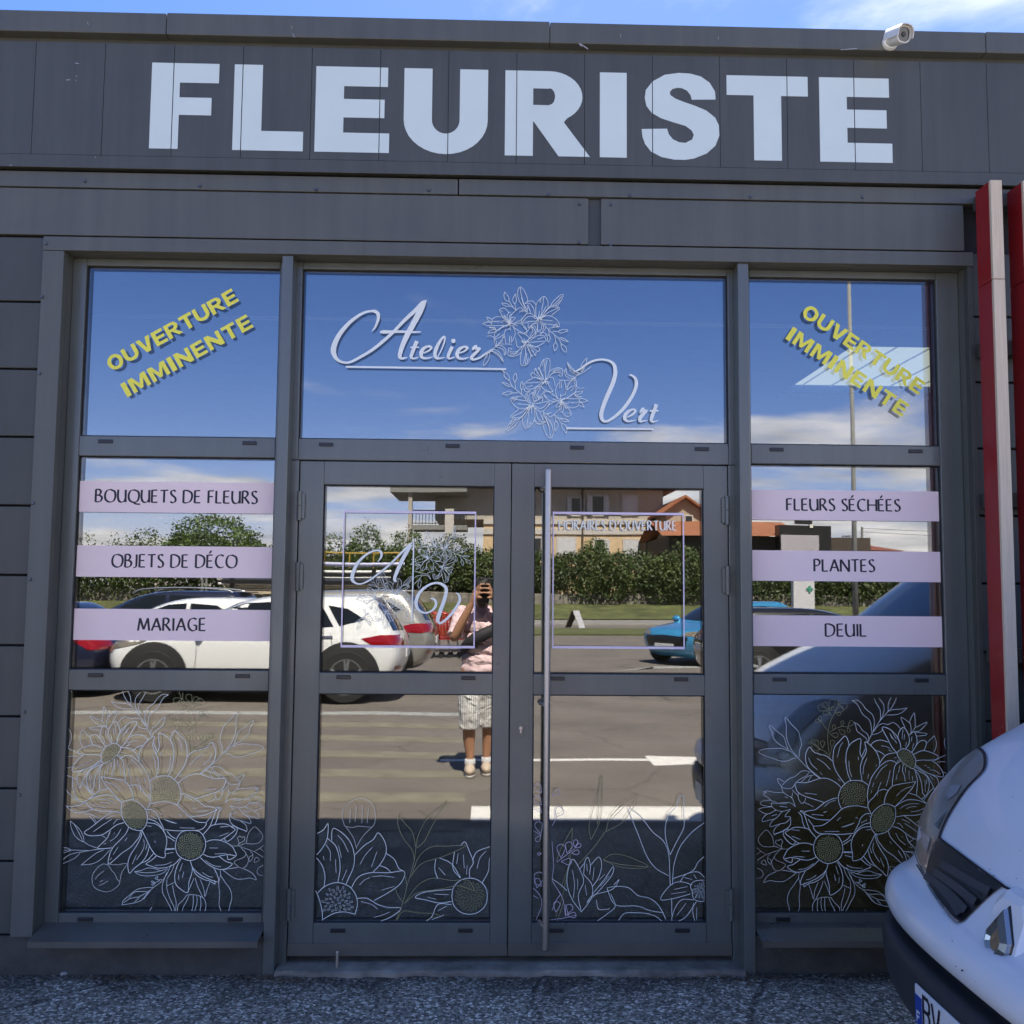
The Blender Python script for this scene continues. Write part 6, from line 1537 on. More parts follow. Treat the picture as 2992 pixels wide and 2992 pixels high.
def bush(px, py, w_px, label, m_=m_leafC, n=1500, size=.13, z0=1.6, dy=.8, name='shrub', cat='shrub', trunk=False, sl=None):
    x_, z_ = top_at(px, py); w_ = w_px / F_PX * (4.05 - HY + .1)
    bl_ = [((x_, HY + dy, (z_ + z0) / 2), (w_ / 2, w_ / 2.2, (z_ - z0) / 2), 1.0), ((x_ - w_ * .25, HY + dy, z0 + (z_ - z0) * .36), (w_ * .36, w_ * .34, (z_ - z0) * .36), .7), ((x_ + w_ * .27, HY + dy, z0 + (z_ - z0) * .30), (w_ * .34, w_ * .3, (z_ - z0) * .32), .6)]
    tr_ = [((x_, HY + dy, .3), (x_ + .1, HY + dy, z0 + (z_ - z0) * .4), .12, .05), ((x_, HY + dy, z0), (x_ - w_ * .2, HY + dy, z0 + (z_ - z0) * .5), .06, .02), ((x_, HY + dy, z0), (x_ + w_ * .22, HY + dy, z0 + (z_ - z0) * .5), .06, .02)]
    return plant(name, label, cat, bl_, n, size, m_, tr_, 'trees and shrubs mirrored in the glass')
bush(655, 1500, 270, 'round green tree mirrored at the right of the left window', m_leafB, 11000, .09, 2.0, 1.2, 'tree', 'tree')
bush(270, 1550, 70, 'thin shrub top at the far left of the left window reflection', n=600, size=.07)
bush(352, 1556, 60, 'thin shrub top between two taller ones in the left window reflection', n=550, size=.07)
bush(445, 1538, 130, 'feathery shrub mirrored left of the round tree', n=2400, size=.075)
bush(985, 1548, 120, 'feathery shrub at the left edge of the left door reflection', n=2200, size=.075)
bush(1078, 1524, 120, 'tallest bushy shrub mirrored above the stacked pipes', m_leafB, 4200, .08)
bush(1200, 1540, 130, 'bushy shrub mirrored below the house porch', m_leafB, 4200, .08)
bush(1330, 1556, 150, 'broad shrub mirrored above the photographer', m_leafA, 4200, .08)
bush(1735, 1572, 100, 'small pointed shrub rising from the hedge before the apricot house', m_leafB, 2000, .08)
bush(2440, 1640, 160, 'dark shrub mirrored behind the lamp post', m_leafA, 3600, .085)

# apricot house under wide eaves, their shade painted into the upper floor as grey
m_apricot = mat('apricot_render', (0.60, 0.44, 0.27), 0.9, var=.08, scale=1)
m_shade_post = mat('eave_shade_and_post_grey', (0.42, 0.38, 0.33), 0.9, var=.1, scale=1)  # painted eave shade on the upper floor, plain grey on the porch post
m_trim = mat('pale_trim', (0.52, 0.48, 0.44), 0.8)
m_shutter = mat('white_shutter', (0.55, 0.54, 0.56), 0.6)
m_tile = mat('orange_roof_tile', (0.30, 0.115, 0.055), 0.85, var=.3, scale=1.2, bump=.6, bscale=9, stretch=(1, 1, 8))
m_wallb = mat('beige_render', (0.40, 0.33, 0.25), 0.9, var=.08)
m_winglass = mat('house_window_glass', (0.02, 0.022, 0.025), 0.08)
m_greyslab = mat('grey_concrete', (0.22, 0.22, 0.21), 0.85, var=.1)
HH_Y = -60.0
hx0, hx1, hz1, hz2 = rb(1273, 1937, 1432, 1516, HH_Y)[0], rb(1273, 1937, 1432, 1516, HH_Y)[1], rb(1500, 1937, 1432, 1516, HH_Y)[2], rb(1500, 1937, 1432, 1516, HH_Y)[3]
hs = thing('house', 'apricot house with eave shade painted on its upper floor and white shutters mirrored in the doors', 'house', ((hx0 + hx1) / 2, HH_Y, 0))
hp_ = lambda o: relink(o, hs)
hxm = rb(1530, 1937, 1432, 1516, HH_Y)[0]
hp_(MB().box(hx0 + 3.2, hx1, HH_Y - 9, HH_Y, 0, hz1).build('lower_floor', m_apricot))
hp_(MB().box(hx0, hx1 - .05, HH_Y - 9, HH_Y - .02, hz1 + .003, hz2 + .35).build('upper_floor', m_shade_post))
hp_(MB().box(hx0 + 3.2, hx1 + .05, HH_Y, HH_Y + .12, hz1 - .32, hz1 - .02).build('string_course', m_trim))
b2 = rb(1450, 1937, 1548, 1560, HH_Y); hp_(MB().box(hx0 + 3.2, hx1 + .05, HH_Y, HH_Y + .10, b2[2], b2[3]).build('string_course', m_trim))
for z in np.arange(.5, hz1 - .6, .62): hp_(MB().box(hx1 - .8, hx1 + .06, HH_Y - .3, HH_Y + .06, z, z + .45).build('corner_stone', m_trim))
rf_ = MB(); e = 1.25; ze = hz2 + .36
rf_.add([(hx0 - e, HH_Y + e, ze), (hx1 + e, HH_Y + e, ze), (hx1 + e, HH_Y - 10, ze), (hx0 - e, HH_Y - 10, ze), (hx0 + 4, HH_Y - 4.5, ze + 2.2), (hx1 - 4, HH_Y - 4.5, ze + 2.2),
         (hx0 - e, HH_Y + e, ze - .14), (hx1 + e, HH_Y + e, ze - .14), (hx1 + e, HH_Y - 10, ze - .14), (hx0 - e, HH_Y - 10, ze - .14)],
        [(0, 1, 5, 4), (1, 2, 5), (2, 3, 4, 5), (3, 0, 4), (6, 9, 8, 7), (0, 6, 7, 1), (1, 7, 8, 2), (2, 8, 9, 3), (3, 9, 6, 0)])
hp_(rf_.build('roof', m_tile))
def hwin(c, x0, x1, y0, y1, open_=True, sh='both'):
    a, b_, lo, hi = rb(*[cp(c, x0, 0)[0], cp(c, x1, 0)[0]], cp(c, 0, y0)[1], cp(c, 0, y1)[1], HH_Y)
    f = MB().box(a - .12, b_ + .12, HH_Y + .001, HH_Y + .07, lo - .12, hi + .14).build('window', m_trim); hp_(f)
    g_ = MB().box(a, b_, HH_Y + .072, HH_Y + .09, lo, hi).build('pane', m_winglass if open_ else m_shutter); g_.parent = f; g_.matrix_parent_inverse = f.matrix_parent_inverse.copy() if False else Matrix()
    if open_:
        w_ = (b_ - a) / 2
        for (u, v_) in ((a - w_ - .05, a - .05), (b_ + .05, b_ + w_ + .05)):
            if sh == 'right' and u < a: continue
            s_ = MB()
            s_.box(u, v_, HH_Y + .091, HH_Y + .13, lo - .05, hi + .05)
            for z in np.arange(lo + .1, hi - .05, .16): s_.box(u + .06, v_ - .06, HH_Y + .131, HH_Y + .15, z, z + .07)
            o = s_.build('shutter', m_shutter); o.parent = f
hwin(c3b, 720, 800, 385, 520); hwin(c3b, 955, 1055, 385, 520, False); hwin(c3b, 560, 620, 400, 520)
hwin(c3b, 735, 810, 720, 830, True, 'right'); hwin(c3b, 968, 1070, 728, 840, False); hwin(c3b, 455, 580, 708, 830, False); hwin(c3b, 285, 330, 705, 850)
pip = refl_y(*cp(c3b, 640, 500), HH_Y); hp_(MB().tube([(pip[0], HH_Y + .16, .3), (pip[0], HH_Y + .16, hz2)], .06, 8).build('downpipe', m_bark))
# porch: post, canopy and balcony with railing at the left of the house
a, b_, lo, hi = rb(*[cp(c2b, 878, 0)[0], cp(c2b, 914, 0)[0]], cp(c2b, 0, 320)[1], cp(c2b, 0, 700)[1], HH_Y + 3)
hp_(MB().box(a, b_, HH_Y + 2.7, HH_Y + 3.3, 0, hi).build('porch_post', m_shade_post))
a, b_, lo, hi = rb(*[cp(c2b, 748, 0)[0], cp(c2b, 1092, 0)[0]], cp(c2b, 0, 312)[1], cp(c2b, 0, 350)[1], HH_Y + 3)
hp_(MB().box(a, b_ + 2, HH_Y - 3, HH_Y + 3.5, lo, hi).build('porch_roof', m_greyslab))
a, b_, lo, hi = rb(*[cp(c2b, 915, 0)[0], cp(c2b, 1330, 0)[0]], cp(c2b, 0, 600)[1], cp(c2b, 0, 632)[1], HH_Y + 2.5)
hp_(MB().box(a, b_, HH_Y + .001, HH_Y + 2.8, lo, hi).build('balcony_slab', m_greyslab))
rl_ = MB(); r_h = .95
rl_.tube([(a, HH_Y + 2.7, hi + r_h), (b_, HH_Y + 2.7, hi + r_h)], .035, 6); rl_.tube([(a, HH_Y + 2.7, hi + .12), (b_, HH_Y + 2.7, hi + .12)], .03, 6)
x = a
while x < b_:
    rl_.tube([(x, HH_Y + 2.7, hi), (x, HH_Y + 2.7, hi + r_h)], .02, 5); x += .22
hp_(rl_.build('railing', m_black))
wq = rb(*[cp(c2b, 1165, 0)[0], cp(c2b, 1235, 0)[0]], cp(c2b, 0, 475)[1], cp(c2b, 0, 690)[1], HH_Y + 2.9)
hp_(MB().box(wq[0], wq[1], HH_Y + 2.85, HH_Y + 3.1, 0, wq[3]).build('balcony_pillar', m_trim))

def gable_house(name, label, x0, x1, Y, zw, za, m_w, m_r, depth=8, wins=()):
    t = thing(name, label, 'house', ((x0 + x1) / 2, Y, 0)); xm = (x0 + x1) / 2
    relink(MB().prism_y([(x0, 0), (x1, 0), (x1, zw), (xm, za), (x0, zw)], Y - depth, Y).build('wall', m_w), t)
    r = MB(); o = .5; sl_ = (za - zw) / (xm - x0)
    for s, xe in ((-1, x0 - o), (1, x1 + o)):
        ze_ = za - sl_ * abs(xe - xm)
        r.add([(xe, Y + .5, ze_ + .03), (xm, Y + .5, za + .05), (xm, Y - depth, za + .05), (xe, Y - depth, ze_ + .03), (xe, Y + .5, ze_ + .2), (xm, Y + .5, za + .22), (xm, Y - depth, za + .22), (xe, Y - depth, ze_ + .2)],
              [(0, 1, 2, 3), (4, 7, 6, 5), (0, 4, 5, 1), (1, 5, 6, 2), (2, 6, 7, 3), (3, 7, 4, 0)])
    relink(r.build('roof', m_r), t)
    for (a, b_, lo, hi) in wins:
        f = MB().box(a - .08, b_ + .08, Y, Y + .06, lo - .08, hi + .08).build('window', m_trim); relink(f, t)
        p = MB().box(a, b_, Y + .062, Y + .075, lo, hi).build('pane', m_winglass); p.parent = f
    return t
gx0 = refl_y(*cp(c3b, 1275, 600), -56)[0]; gap_ = refl_y(*cp(c3b, 1410, 405), -56); zwl = refl_y(*cp(c3b, 1290, 500), -56)[2]
wA = rb(cp(c3b, 1420, 0)[0], cp(c3b, 1470, 0)[0], cp(c3b, 0, 545)[1], cp(c3b, 0, 635)[1], -56); wB = rb(cp(c3b, 1420, 0)[0], cp(c3b, 1480, 0)[0], cp(c3b, 0, 740)[1], cp(c3b, 0, 800)[1], -56)
gable_house('house', 'beige gabled house with orange tiles mirrored at the right of the right door', gx0, 2 * gap_[0] - gx0, -56, zwl, gap_[2], m_wallb, m_tile, 9, (wA, wB))
# shop block with billboard, seen between the lilac strips of the right window
gA = rb(2150, 2325, 1521, 1572, -52)
sh = thing('roadside_shop', 'low dark shop with orange tiled roof and a pale billboard mirrored in the right window', 'building', ((gA[0] + gA[1]) / 2, -52, 0))
relink(MB().box(gA[0] - 4, gA[1] + 4.5, -60, -52, 0, gA[2]).build('wall', mat('dark_brown_render', (0.07, 0.055, 0.045), .9)), sh)
rs = MB(); rs.add([(gA[0] - 4.5, -51.4, gA[2]), (gA[1] + .4, -51.4, gA[2]), (gA[1] + .4, -56, gA[3] + .1), (gA[0] - 4.5, -56, gA[3] + .1), (gA[1] + .4, -60, gA[2]), (gA[0] - 4.5, -60, gA[2])], [(0, 1, 2, 3), (3, 2, 4, 5)])
relink(rs.build('roof', m_tile), sh)
gB = rb(cp(c4b, 400, 0)[0], cp(c4b, 715, 0)[0], cp(c4b, 0, 512)[1], cp(c4b, 0, 700)[1], -51)
relink(MB().box(gB[0], gB[1], -51.9, -51, 0, gB[3]).build('sign_block', m_black), sh)
gC = rb(cp(c4b, 408, 0)[0], cp(c4b, 640, 0)[0], cp(c4b, 0, 575)[1], cp(c4b, 0, 700)[1], -50.9)
relink(MB().box(gC[0], gC[1], -50.998, -50.9, gC[2], gC[3]).build('billboard', mat('billboard_paper', (.40, .37, .40), .5)), sh)
for (xa_, xb_, za_, zb_) in ((500, 600, 478, 500), (585, 605, 500, 525)):
    g_ = rb(cp(c4b, xa_, 0)[0], cp(c4b, xb_, 0)[0], cp(c4b, 0, za_)[1], cp(c4b, 0, zb_)[1], -50.95)
    relink(MB().box(g_[0], g_[1], -51.2, -50.95, g_[2], g_[3]).build('sign_panel', m_cam_white if xa_ > 550 else m_black), sh)
far = rb(cp(c4b, 715, 0)[0], cp(c4b, 1060, 0)[0], cp(c4b, 0, 632)[1], cp(c4b, 0, 690)[1], -85)
fh = thing('far_building', 'far building with brick red roof and a railed chimney mirrored behind the lamp post', 'building', ((far[0] + far[1]) / 2, -85, 0))
relink(MB().box(far[0], far[1], -95, -85, 0, far[2] + .4).build('wall', m_wallb), fh)
r = MB(); r.add([(far[0] - .5, -84.5, far[2] + .3), (far[1] + 2, -84.5, far[2] + .3), (far[1] - 4, -90, far[3] + .6), (far[0] - .5, -90, far[3] + .6), (far[1] + 2, -95, far[2] + .3), (far[0] - .5, -95, far[2] + .3)], [(0, 1, 2, 3), (3, 2, 4, 5), (1, 4, 2), (0, 3, 5)])
relink(r.build('roof', mat('brick_red_roof', (.20, .065, .045), .9, var=.2)), fh)
ch = rb(cp(c4b, 790, 0)[0], cp(c4b, 850, 0)[0], cp(c4b, 0, 612)[1], cp(c4b, 0, 640)[1], -88)
relink(MB().box(ch[0], ch[1], -89, -88, ch[2] - .8, ch[3]).build('chimney', m_bark), fh)
k = MB(); x = ch[0]
while x < ch[1]:
    k.tube([(x, -88, ch[3]), (x, -88, ch[3] + .5)], .05, 5); x += .32
k.tube([(ch[0], -88, ch[3] + .5), (ch[1], -88, ch[3] + .5)], .05, 5)
relink(k.build('chimney_rail', m_black), fh)
# lamp post, utility pole with wires, pharmacy totem, sandwich board
lpx = refl_y(2497, 1716, -21)[0]
lp_ = thing('lamp_post', 'tall grey lamp post mirrored through the right window', 'lamp post', (lpx, -21, 0))
relink(MB().tube([(lpx, -21, 0), (lpx, -21, 4), (lpx, -21, 10.4)], [.085, .062, .045], 14).build('post', m_greyslab, smooth=True), lp_)
relink(MB().lathe([(.12, 0), (.12, .5), (.085, .56)], (lpx, -21, 0), 'z', 14).build('base', m_greyslab), lp_)
relink(MB().tube([(lpx, -21, 10.3), (lpx + .5, -21, 10.6), (lpx + 1.3, -21, 10.65)], .03, 8).build('arm', m_greyslab), lp_)
relink(MB().box(lpx + 1.1, lpx + 1.8, -21.13, -20.87, 10.58, 10.70).build('lamp_head', m_greyslab, bevel=.03), lp_)
up = refl_y(*cp(c4b, 915, 520), -70)
ut = thing('utility_pole', 'thin far utility pole with wires mirrored right of the lamp post', 'pole', (up[0], -70, 0))
relink(MB().tube([(up[0], -70, 0), (up[0], -70, up[2])], [.16, .11], 8).build('post', m_greyslab), ut)
for dz, dx in ((0, 24), (-.3, 22)):
    pts = [(up[0] + dx * t, -70 + 26 * t, up[2] - .1 + dz - 3.2 * t * (1.0 - .3 * t)) for t in [i / 8 for i in range(9)]]
    relink(MB().tube(pts, .018, 4).build('wire', m_black), ut)
tq = rb(2320, 2378, 1640, 1800, -26)
tt = thing('pharmacy_totem', 'white roadside totem with a green cross mirrored in the right window', 'sign', ((tq[0] + tq[1]) / 2, -26, 0))
w_ = tq[1] - tq[0]
prof = [(tq[0], .0), (tq[1], .0), (tq[1], tq[3] - .9)] + [(tq[1] - w_ * .32 * (1 - math.cos(a)), tq[3] - .9 + .9 * math.sin(a)) for a in [PI / 2 * i / 8 for i in range(1, 9)]] + [(tq[0], tq[3])]
relink(MB().prism_y(prof, -26.25, -26).build('panel', m_shutter), tt)
gx = refl_y(2365, 1722, -25.99); s_ = .062
cr_ = MB(); cr_.box(gx[0] - s_ * 1.6, gx[0] + s_ * 1.6, -25.999, -25.97, gx[2] - s_ * .55, gx[2] + s_ * .55); cr_.box(gx[0] - s_ * .55, gx[0] + s_ * .55, -25.999, -25.968, gx[2] - s_ * 1.6, gx[2] + s_ * 1.6)
relink(cr_.build('green_cross', mat('cross_green', (.05, .26, .17), .4)), tt)
sb = rb(1671, 1700, 1784, 1840, -33)
sw = thing('sandwich_board', 'leaning white sandwich board mirrored on the verge in the right door', 'sign', ((sb[0] + sb[1]) / 2, -33, 0))
hB = sb[3]; 
for s, nm in ((-1, 'front_board'), (1, 'back_board')):
    o = MB().prism_x([(0 + s * .28, .05), (s * .32, .05), (s * .05, hB), (s * .01, hB)], 0, .55).build(nm, m_shutter if s < 0 else m_bark)
    o.parent = sw; o.rotation_euler = (0, 0, rad(118)); o.location = (0, 0, 0)
# red shopping trolleys nested in a row
tx0, tx1, tz0, tz1 = rb(1255, 1362, 1806, 1925, -17.5)
m_trol = mat('red_trolley_plastic', (0.42, 0.012, 0.012), 0.4)
def trolley():
    t = thing('shopping_trolley', 'x', 'trolley', (0, 0, 0), 'red shopping trolleys nested in a row')
    b = MB(); L_, z0, z1 = .86, .42, .98
    for i in range(9):
        f_ = i / 8; z = z0 + (z1 - z0) * f_; x0_ = -.06 * f_; x1_ = L_ - .12 + .12 * f_; yw = .20 + .07 * f_
        for y in (-yw, yw): b.tube([(x0_, y, z), (x1_, y, z)], .008, 4)
        b.tube([(x0_, -yw, z), (x0_, yw, z)], .008, 4); b.tube([(x1_, -yw, z), (x1_, yw, z)], .008, 4)
    for i in range(14):
        f_ = i / 13; x = (L_ - .12) * f_; xt = -.06 + (L_ + .06) * f_
        for s in (-1, 1): b.tube([(x, s * .20, z0), (xt, s * .27, z1)], .008, 4)
        b.tube([(x, -.20, z0), (x, .20, z0)], .008, 4)
    for i in range(6):
        y = -.2 + .08 * i
        b.tube([(L_ - .12, y, z0), (L_, y * 1.35, z1)], .008, 4); b.tube([(0, y, z0), (-.06, y * 1.35, z1)], .008, 4)
    o = b.build('basket', m_trol, t, fix=False)
    MB().tube([(-.06, -.28, .98), (-.16, -.27, 1.03), (-.16, .27, 1.03), (-.06, .28, .98)], .018, 8).build('handle', m_trol, t)
    f = MB()
    for s in (-1, 1): f.tube([(-.02, s * .22, .44), (.02, s * .24, .16), (.80, s * .20, .14)], .013, 6)
    f.tube([(.02, -.24, .16), (.02, .24, .16)], .013, 6)
    f.build('chassis', m_chrome, t)
    for x in (.04, .78):
        for s in (-1, 1):
            MB().lathe([(.02, -.015), (.062, -.013), (.062, .013), (.02, .015)], (x, s * .21, .0625), 'y', 12).build('wheel', m_rubber, t)
    return t
t0 = trolley(); tl = ['red shopping trolley at the left end of the nested row', 'red shopping trolley second from the left in the row', 'red shopping trolley in the middle of the nested row', 'red shopping trolley second from the right in the row', 'red shopping trolley at the right end of the nested row']
for i in range(5):
    loc = (tx0 + .02 + .20 * i, -17.6 - .02 * i, 0)
    if i == 0: t0.location = loc; t0['label'] = tl[0]
    else: copy_tree(t0, loc, tl[i], 'red shopping trolleys nested in a row')
# rack of white pipes and planks with a yellow rail
ra = rb(650, 1195, 1607, 1752, -24)
rk = thing('pipe_rack', 'rack stacked with long white pipes and pale planks under a yellow rail', 'rack', ((ra[0] + ra[1]) / 2, -24, 0))
rp = lambda o: relink(o, rk)
X_a, X_b = ra[0], ra[1]
def zpx(y): return refl_y(1100, cp(c2b, 0, y)[1], -24)[2]
m_plankw = mat('pale_plank', (.46, .38, .26), .8, var=.15, scale=3)
m_pipew = mat('white_pipe', (.66, .65, .64), .4)
m_yrail = mat('yellow_rail', (.38, .24, .03), .5)
for y0, y1, m_, nm in ((940, 968, m_pipew, 'pipe_bundle'), (992, 1030, m_pipew, 'pipe_bundle'), (1042, 1062, m_pipew, 'pipe_bundle'), (1064, 1084, m_plankw, 'plank_stack'), (1088, 1100, m_pipew, 'pipe_bundle'), (1102, 1128, m_plankw, 'plank_stack')):
    b = MB(); za_, zb_ = zpx(y1), zpx(y0); n_ = max(1, int((zb_ - za_) / .11))
    for j in range(n_):
        z = za_ + (zb_ - za_) * (j + .5) / n_; r_ = (zb_ - za_) / n_ * .48
        for yy in (-24.0, -24.3, -24.6):
            if m_ is m_pipew: b.tube([(X_a + rnd.uniform(-.2, .2), yy, z), (X_b - .6 + rnd.uniform(-.15, .25), yy, z)], r_, 8)
            else: b.box(X_a + rnd.uniform(-.2, .2), X_b - .7 + rnd.uniform(-.2, .2), yy - .11, yy + .11, z - r_ * .8, z + r_ * .8)
    o = rp(b.build(nm, m_))
b = MB(); z = zpx(890); b.tube([(X_a, -23.95, z), (X_b - .1, -23.95, z - .02)], .055, 10); b.tube([(X_a, -24.1, z - .02), (X_b - .5, -24.1, z - .04)], .06, 10)
rp(b.build('top_pipes', mat('blue_white_pipe', (.42, .42, .60), .4)))
for xx in (X_a + .3, X_a + 2.2, X_b - 1.0, X_b - .42):
    rp(MB().box(xx - .06, xx + .06, -24.75, -23.88, 0, zpx(930)).build('rack_post', m_black))
for y in (975, 1036): rp(MB().box(X_a, X_b - .1, -23.86, -23.80, zpx(y) - .05, zpx(y) + .05).build('rack_beam', m_black))
b = MB(); z = zpx(797); b.tube([(X_a - 1, -25, z), (X_b - .1, -25, z)], .03, 6)
x = X_a - 1
while x < X_b:
    b.tube([(x, -25, zpx(920)), (x, -25, z)], .025, 5); x += .75
rp(b.build('yellow_rail', m_yrail))
tp = rb(587, 598, 1690, 1780, -27)
tw_ = thing('twin_post', 'pair of thin grey posts mirrored in front of the left hedge', 'post', (tp[0], -27, 0))
for dx in (0, .14): relink(MB().tube([(tp[0] + dx, -27, 0), (tp[0] + dx, -27, 2.6)], .035, 8).build('post', m_greyslab), tw_)
# ------------------------------------------------------------------ the photographer, mirrored in the left door
m_skin = mat('tanned_skin', (0.38, 0.195, 0.115), 0.5, var=.06, scale=20)
m_hair = mat('dark_hair', (0.016, 0.012, 0.010), 0.6, bump=.5, bscale=120)
def stripe_mat(name, c1_, c2_, freq, duty=.5, rough=.85):
    m = bpy.data.materials.new(name); m.use_nodes = True
    nt = m.node_tree; b = nt.nodes['Principled BSDF']
    co = nt.nodes.new('ShaderNodeTexCoord'); sp = nt.nodes.new('ShaderNodeSeparateXYZ'); nt.links.new(co.outputs['Object'], sp.inputs[0])
    mu = nt.nodes.new('ShaderNodeMath'); mu.operation = 'MULTIPLY'; mu.inputs[1].default_value = freq; nt.links.new(sp.outputs['X'], mu.inputs[0])
    fr = nt.nodes.new('ShaderNodeMath'); fr.operation = 'FRACT'; nt.links.new(mu.outputs[0], fr.inputs[0])
    gt = nt.nodes.new('ShaderNodeMath'); gt.operation = 'GREATER_THAN'; gt.inputs[1].default_value = duty; nt.links.new(fr.outputs[0], gt.inputs[0])
    mx = nt.nodes.new('ShaderNodeMix'); mx.data_type = 'RGBA'; mx.inputs['A'].default_value = (*c1_, 1); mx.inputs['B'].default_value = (*c2_, 1)
    nt.links.new(gt.outputs[0], mx.inputs['Factor']); nt.links.new(mx.outputs['Result'], b.inputs['Base Color'])
    b.inputs['Roughness'].default_value = rough
    n = nt.nodes.new('ShaderNodeTexNoise'); n.inputs['Scale'].default_value = 7; n.inputs['Detail'].default_value = 3; n.inputs['Distortion'].default_value = 1.2
    nt.links.new(co.outputs['Object'], n.inputs['Vector'])
    bp = nt.nodes.new('ShaderNodeBump'); bp.inputs['Strength'].default_value = .9; bp.inputs['Distance'].default_value = .05
    nt.links.new(n.outputs['Fac'], bp.inputs['Height']); nt.links.new(bp.outputs[0], b.inputs['Normal'])
    return m
m_shirt = stripe_mat('pink_striped_cotton', (0.68, 0.42, 0.45), (0.78, 0.64, 0.65), 90)
m_shorts = stripe_mat('pinstriped_cotton', (0.66, 0.64, 0.62), (0.26, 0.26, 0.28), 55, .68)
m_shoe = mat('beige_canvas', (0.50, 0.40, 0.31), 0.85, var=.1)
m_sole = mat('pale_sole', (0.55, 0.52, 0.48), 0.8)
m_bag = mat('dark_bag_cloth', (0.020, 0.020, 0.026), 0.75, var=.15, scale=8)
PX0, PY0 = -0.05, -4.20
per = thing('person', 'person in pink shirt and striped shorts holding a phone up, mirrored in the left door', 'person', (PX0, PY0, 0))
def remesh(mb, name, m_, vox, parent, sm=4):
    o = mb.build(name, m_, None, fix=True)
    r = o.modifiers.new('remesh', 'REMESH'); r.mode = 'VOXEL'; r.voxel_size = vox; r.use_smooth_shade = True
    s_ = o.modifiers.new('smooth', 'SMOOTH'); s_.factor = .5; s_.iterations = sm
    relink(o, parent)
    return o
def limb(mb, pts, n=12):
    pp = catmull([(p[0], p[1], p[2], p[3]) for p in pts], 5)
    mb.tube([p[:3] for p in pp], [max(float(p[3]), .003) for p in pp], n)
LS, RS = (-.225, -4.19, 1.375), (.125, -4.21, 1.375)            # his left shoulder is at -X
LE, RE = (-.285, -4.06, 1.17), (.215, -4.06, 1.18)
LW, RW = (-.125, -3.995, 1.475), (.075, -3.995, 1.475)
LH, RH = (-.135, -4.16), (.005, -4.25)
b = MB()
b.ellipsoid((-.045, -4.145, 1.565), (.074, .094, .112), 24, 16)            # skull
b.ellipsoid((-.045, -4.105, 1.505), (.055, .060, .062), 18, 12)            # jaw
b.tube([(-.045, -4.055, 1.575), (-.045, -4.030, 1.535), (-.045, -4.048, 1.527)], [.010, .014, .012], 8)   # nose
for s in (-1, 1):
    b.ellipsoid((-.045 + s * .076, -4.15, 1.555), (.010, .018, .030), 10, 8)  # ears
    b.ellipsoid((-.045 + s * .03, -4.062, 1.575), (.017, .012, .010), 10, 8)  # brow and eye mounds
b.tube([(-.045, -4.048, 1.497), (-.020, -4.052, 1.495)], .008, 8); b.tube([(-.045, -4.048, 1.497), (-.070, -4.052, 1.495)], .008, 8)
limb(b, [(-.048, -4.18, 1.36, .075), (-.047, -4.175, 1.43, .056), (-.046, -4.16, 1.50, .054)])
for z, rx, ry in ((.92, .165, .115), (1.02, .150, .105), (1.12, .155, .108), (1.22, .170, .115), (1.31, .172, .108), (1.36, .14, .085)):
    b.ellipsoid((PX0, PY0 + .005, z), (rx, ry, .10), 20, 10)
for s_, e_, w_ in ((LS, LE, LW), (RS, RE, RW)):
    limb(b, [(*s_, .058), ((s_[0] + e_[0]) / 2, (s_[1] + e_[1]) / 2, (s_[2] + e_[2]) / 2, .047), (*e_, .041), ((e_[0] * .6 + w_[0] * .4), (e_[1] * .6 + w_[1] * .4) + .01, e_[2] * .6 + w_[2] * .4, .040), (*w_, .026)])
for s, w_ in ((-1, LW), (1, RW)):
    cxp = -.025                                                            # phone axis
    pc = (w_[0] * .55 + (cxp + s * .055) * .45, -3.995, 1.525)
    b.tube([w_, pc, (cxp + s * .058, -3.993, 1.555)], [.027, .034, .026], 12)
    for k, (z0, z1, reach) in enumerate(((1.585, 1.622, .050), (1.564, 1.588, .062), (1.540, 1.550, .058), (1.515, 1.510, .040))):
        b.tube([(cxp + s * .060, -3.992, z0 - .01), (cxp + s * .052, -3.978, z0), (cxp + s * .036, -3.968, z1), (cxp + s * (.060 - reach), -3.966, z1 + .004)], [.0125, .012, .011, .0085], 8)
    b.tube([(cxp + s * .062, -4.005, 1.535), (cxp + s * .045, -4.008, 1.560), (cxp + s * .022, -4.004, 1.568)], [.012, .0105, .008], 8)
for (hx, hy), kx in ((LH, -.012), (RH, .012)):
    limb(b, [(hx, PY0 + .01, .90, .095), (hx + kx, (hy + PY0) / 2, .68, .083), (hx + kx, hy + .015, .46, .056), (hx + kx, hy - .01, .32, .054), (hx, hy - .01, .16, .036), (hx, hy - .01, .07, .034)])
    b.ellipsoid((hx, hy + .05, .05), (.040, .11, .035), 14, 9)
body_ = remesh(b, 'body', m_skin, .0062, per, 2)
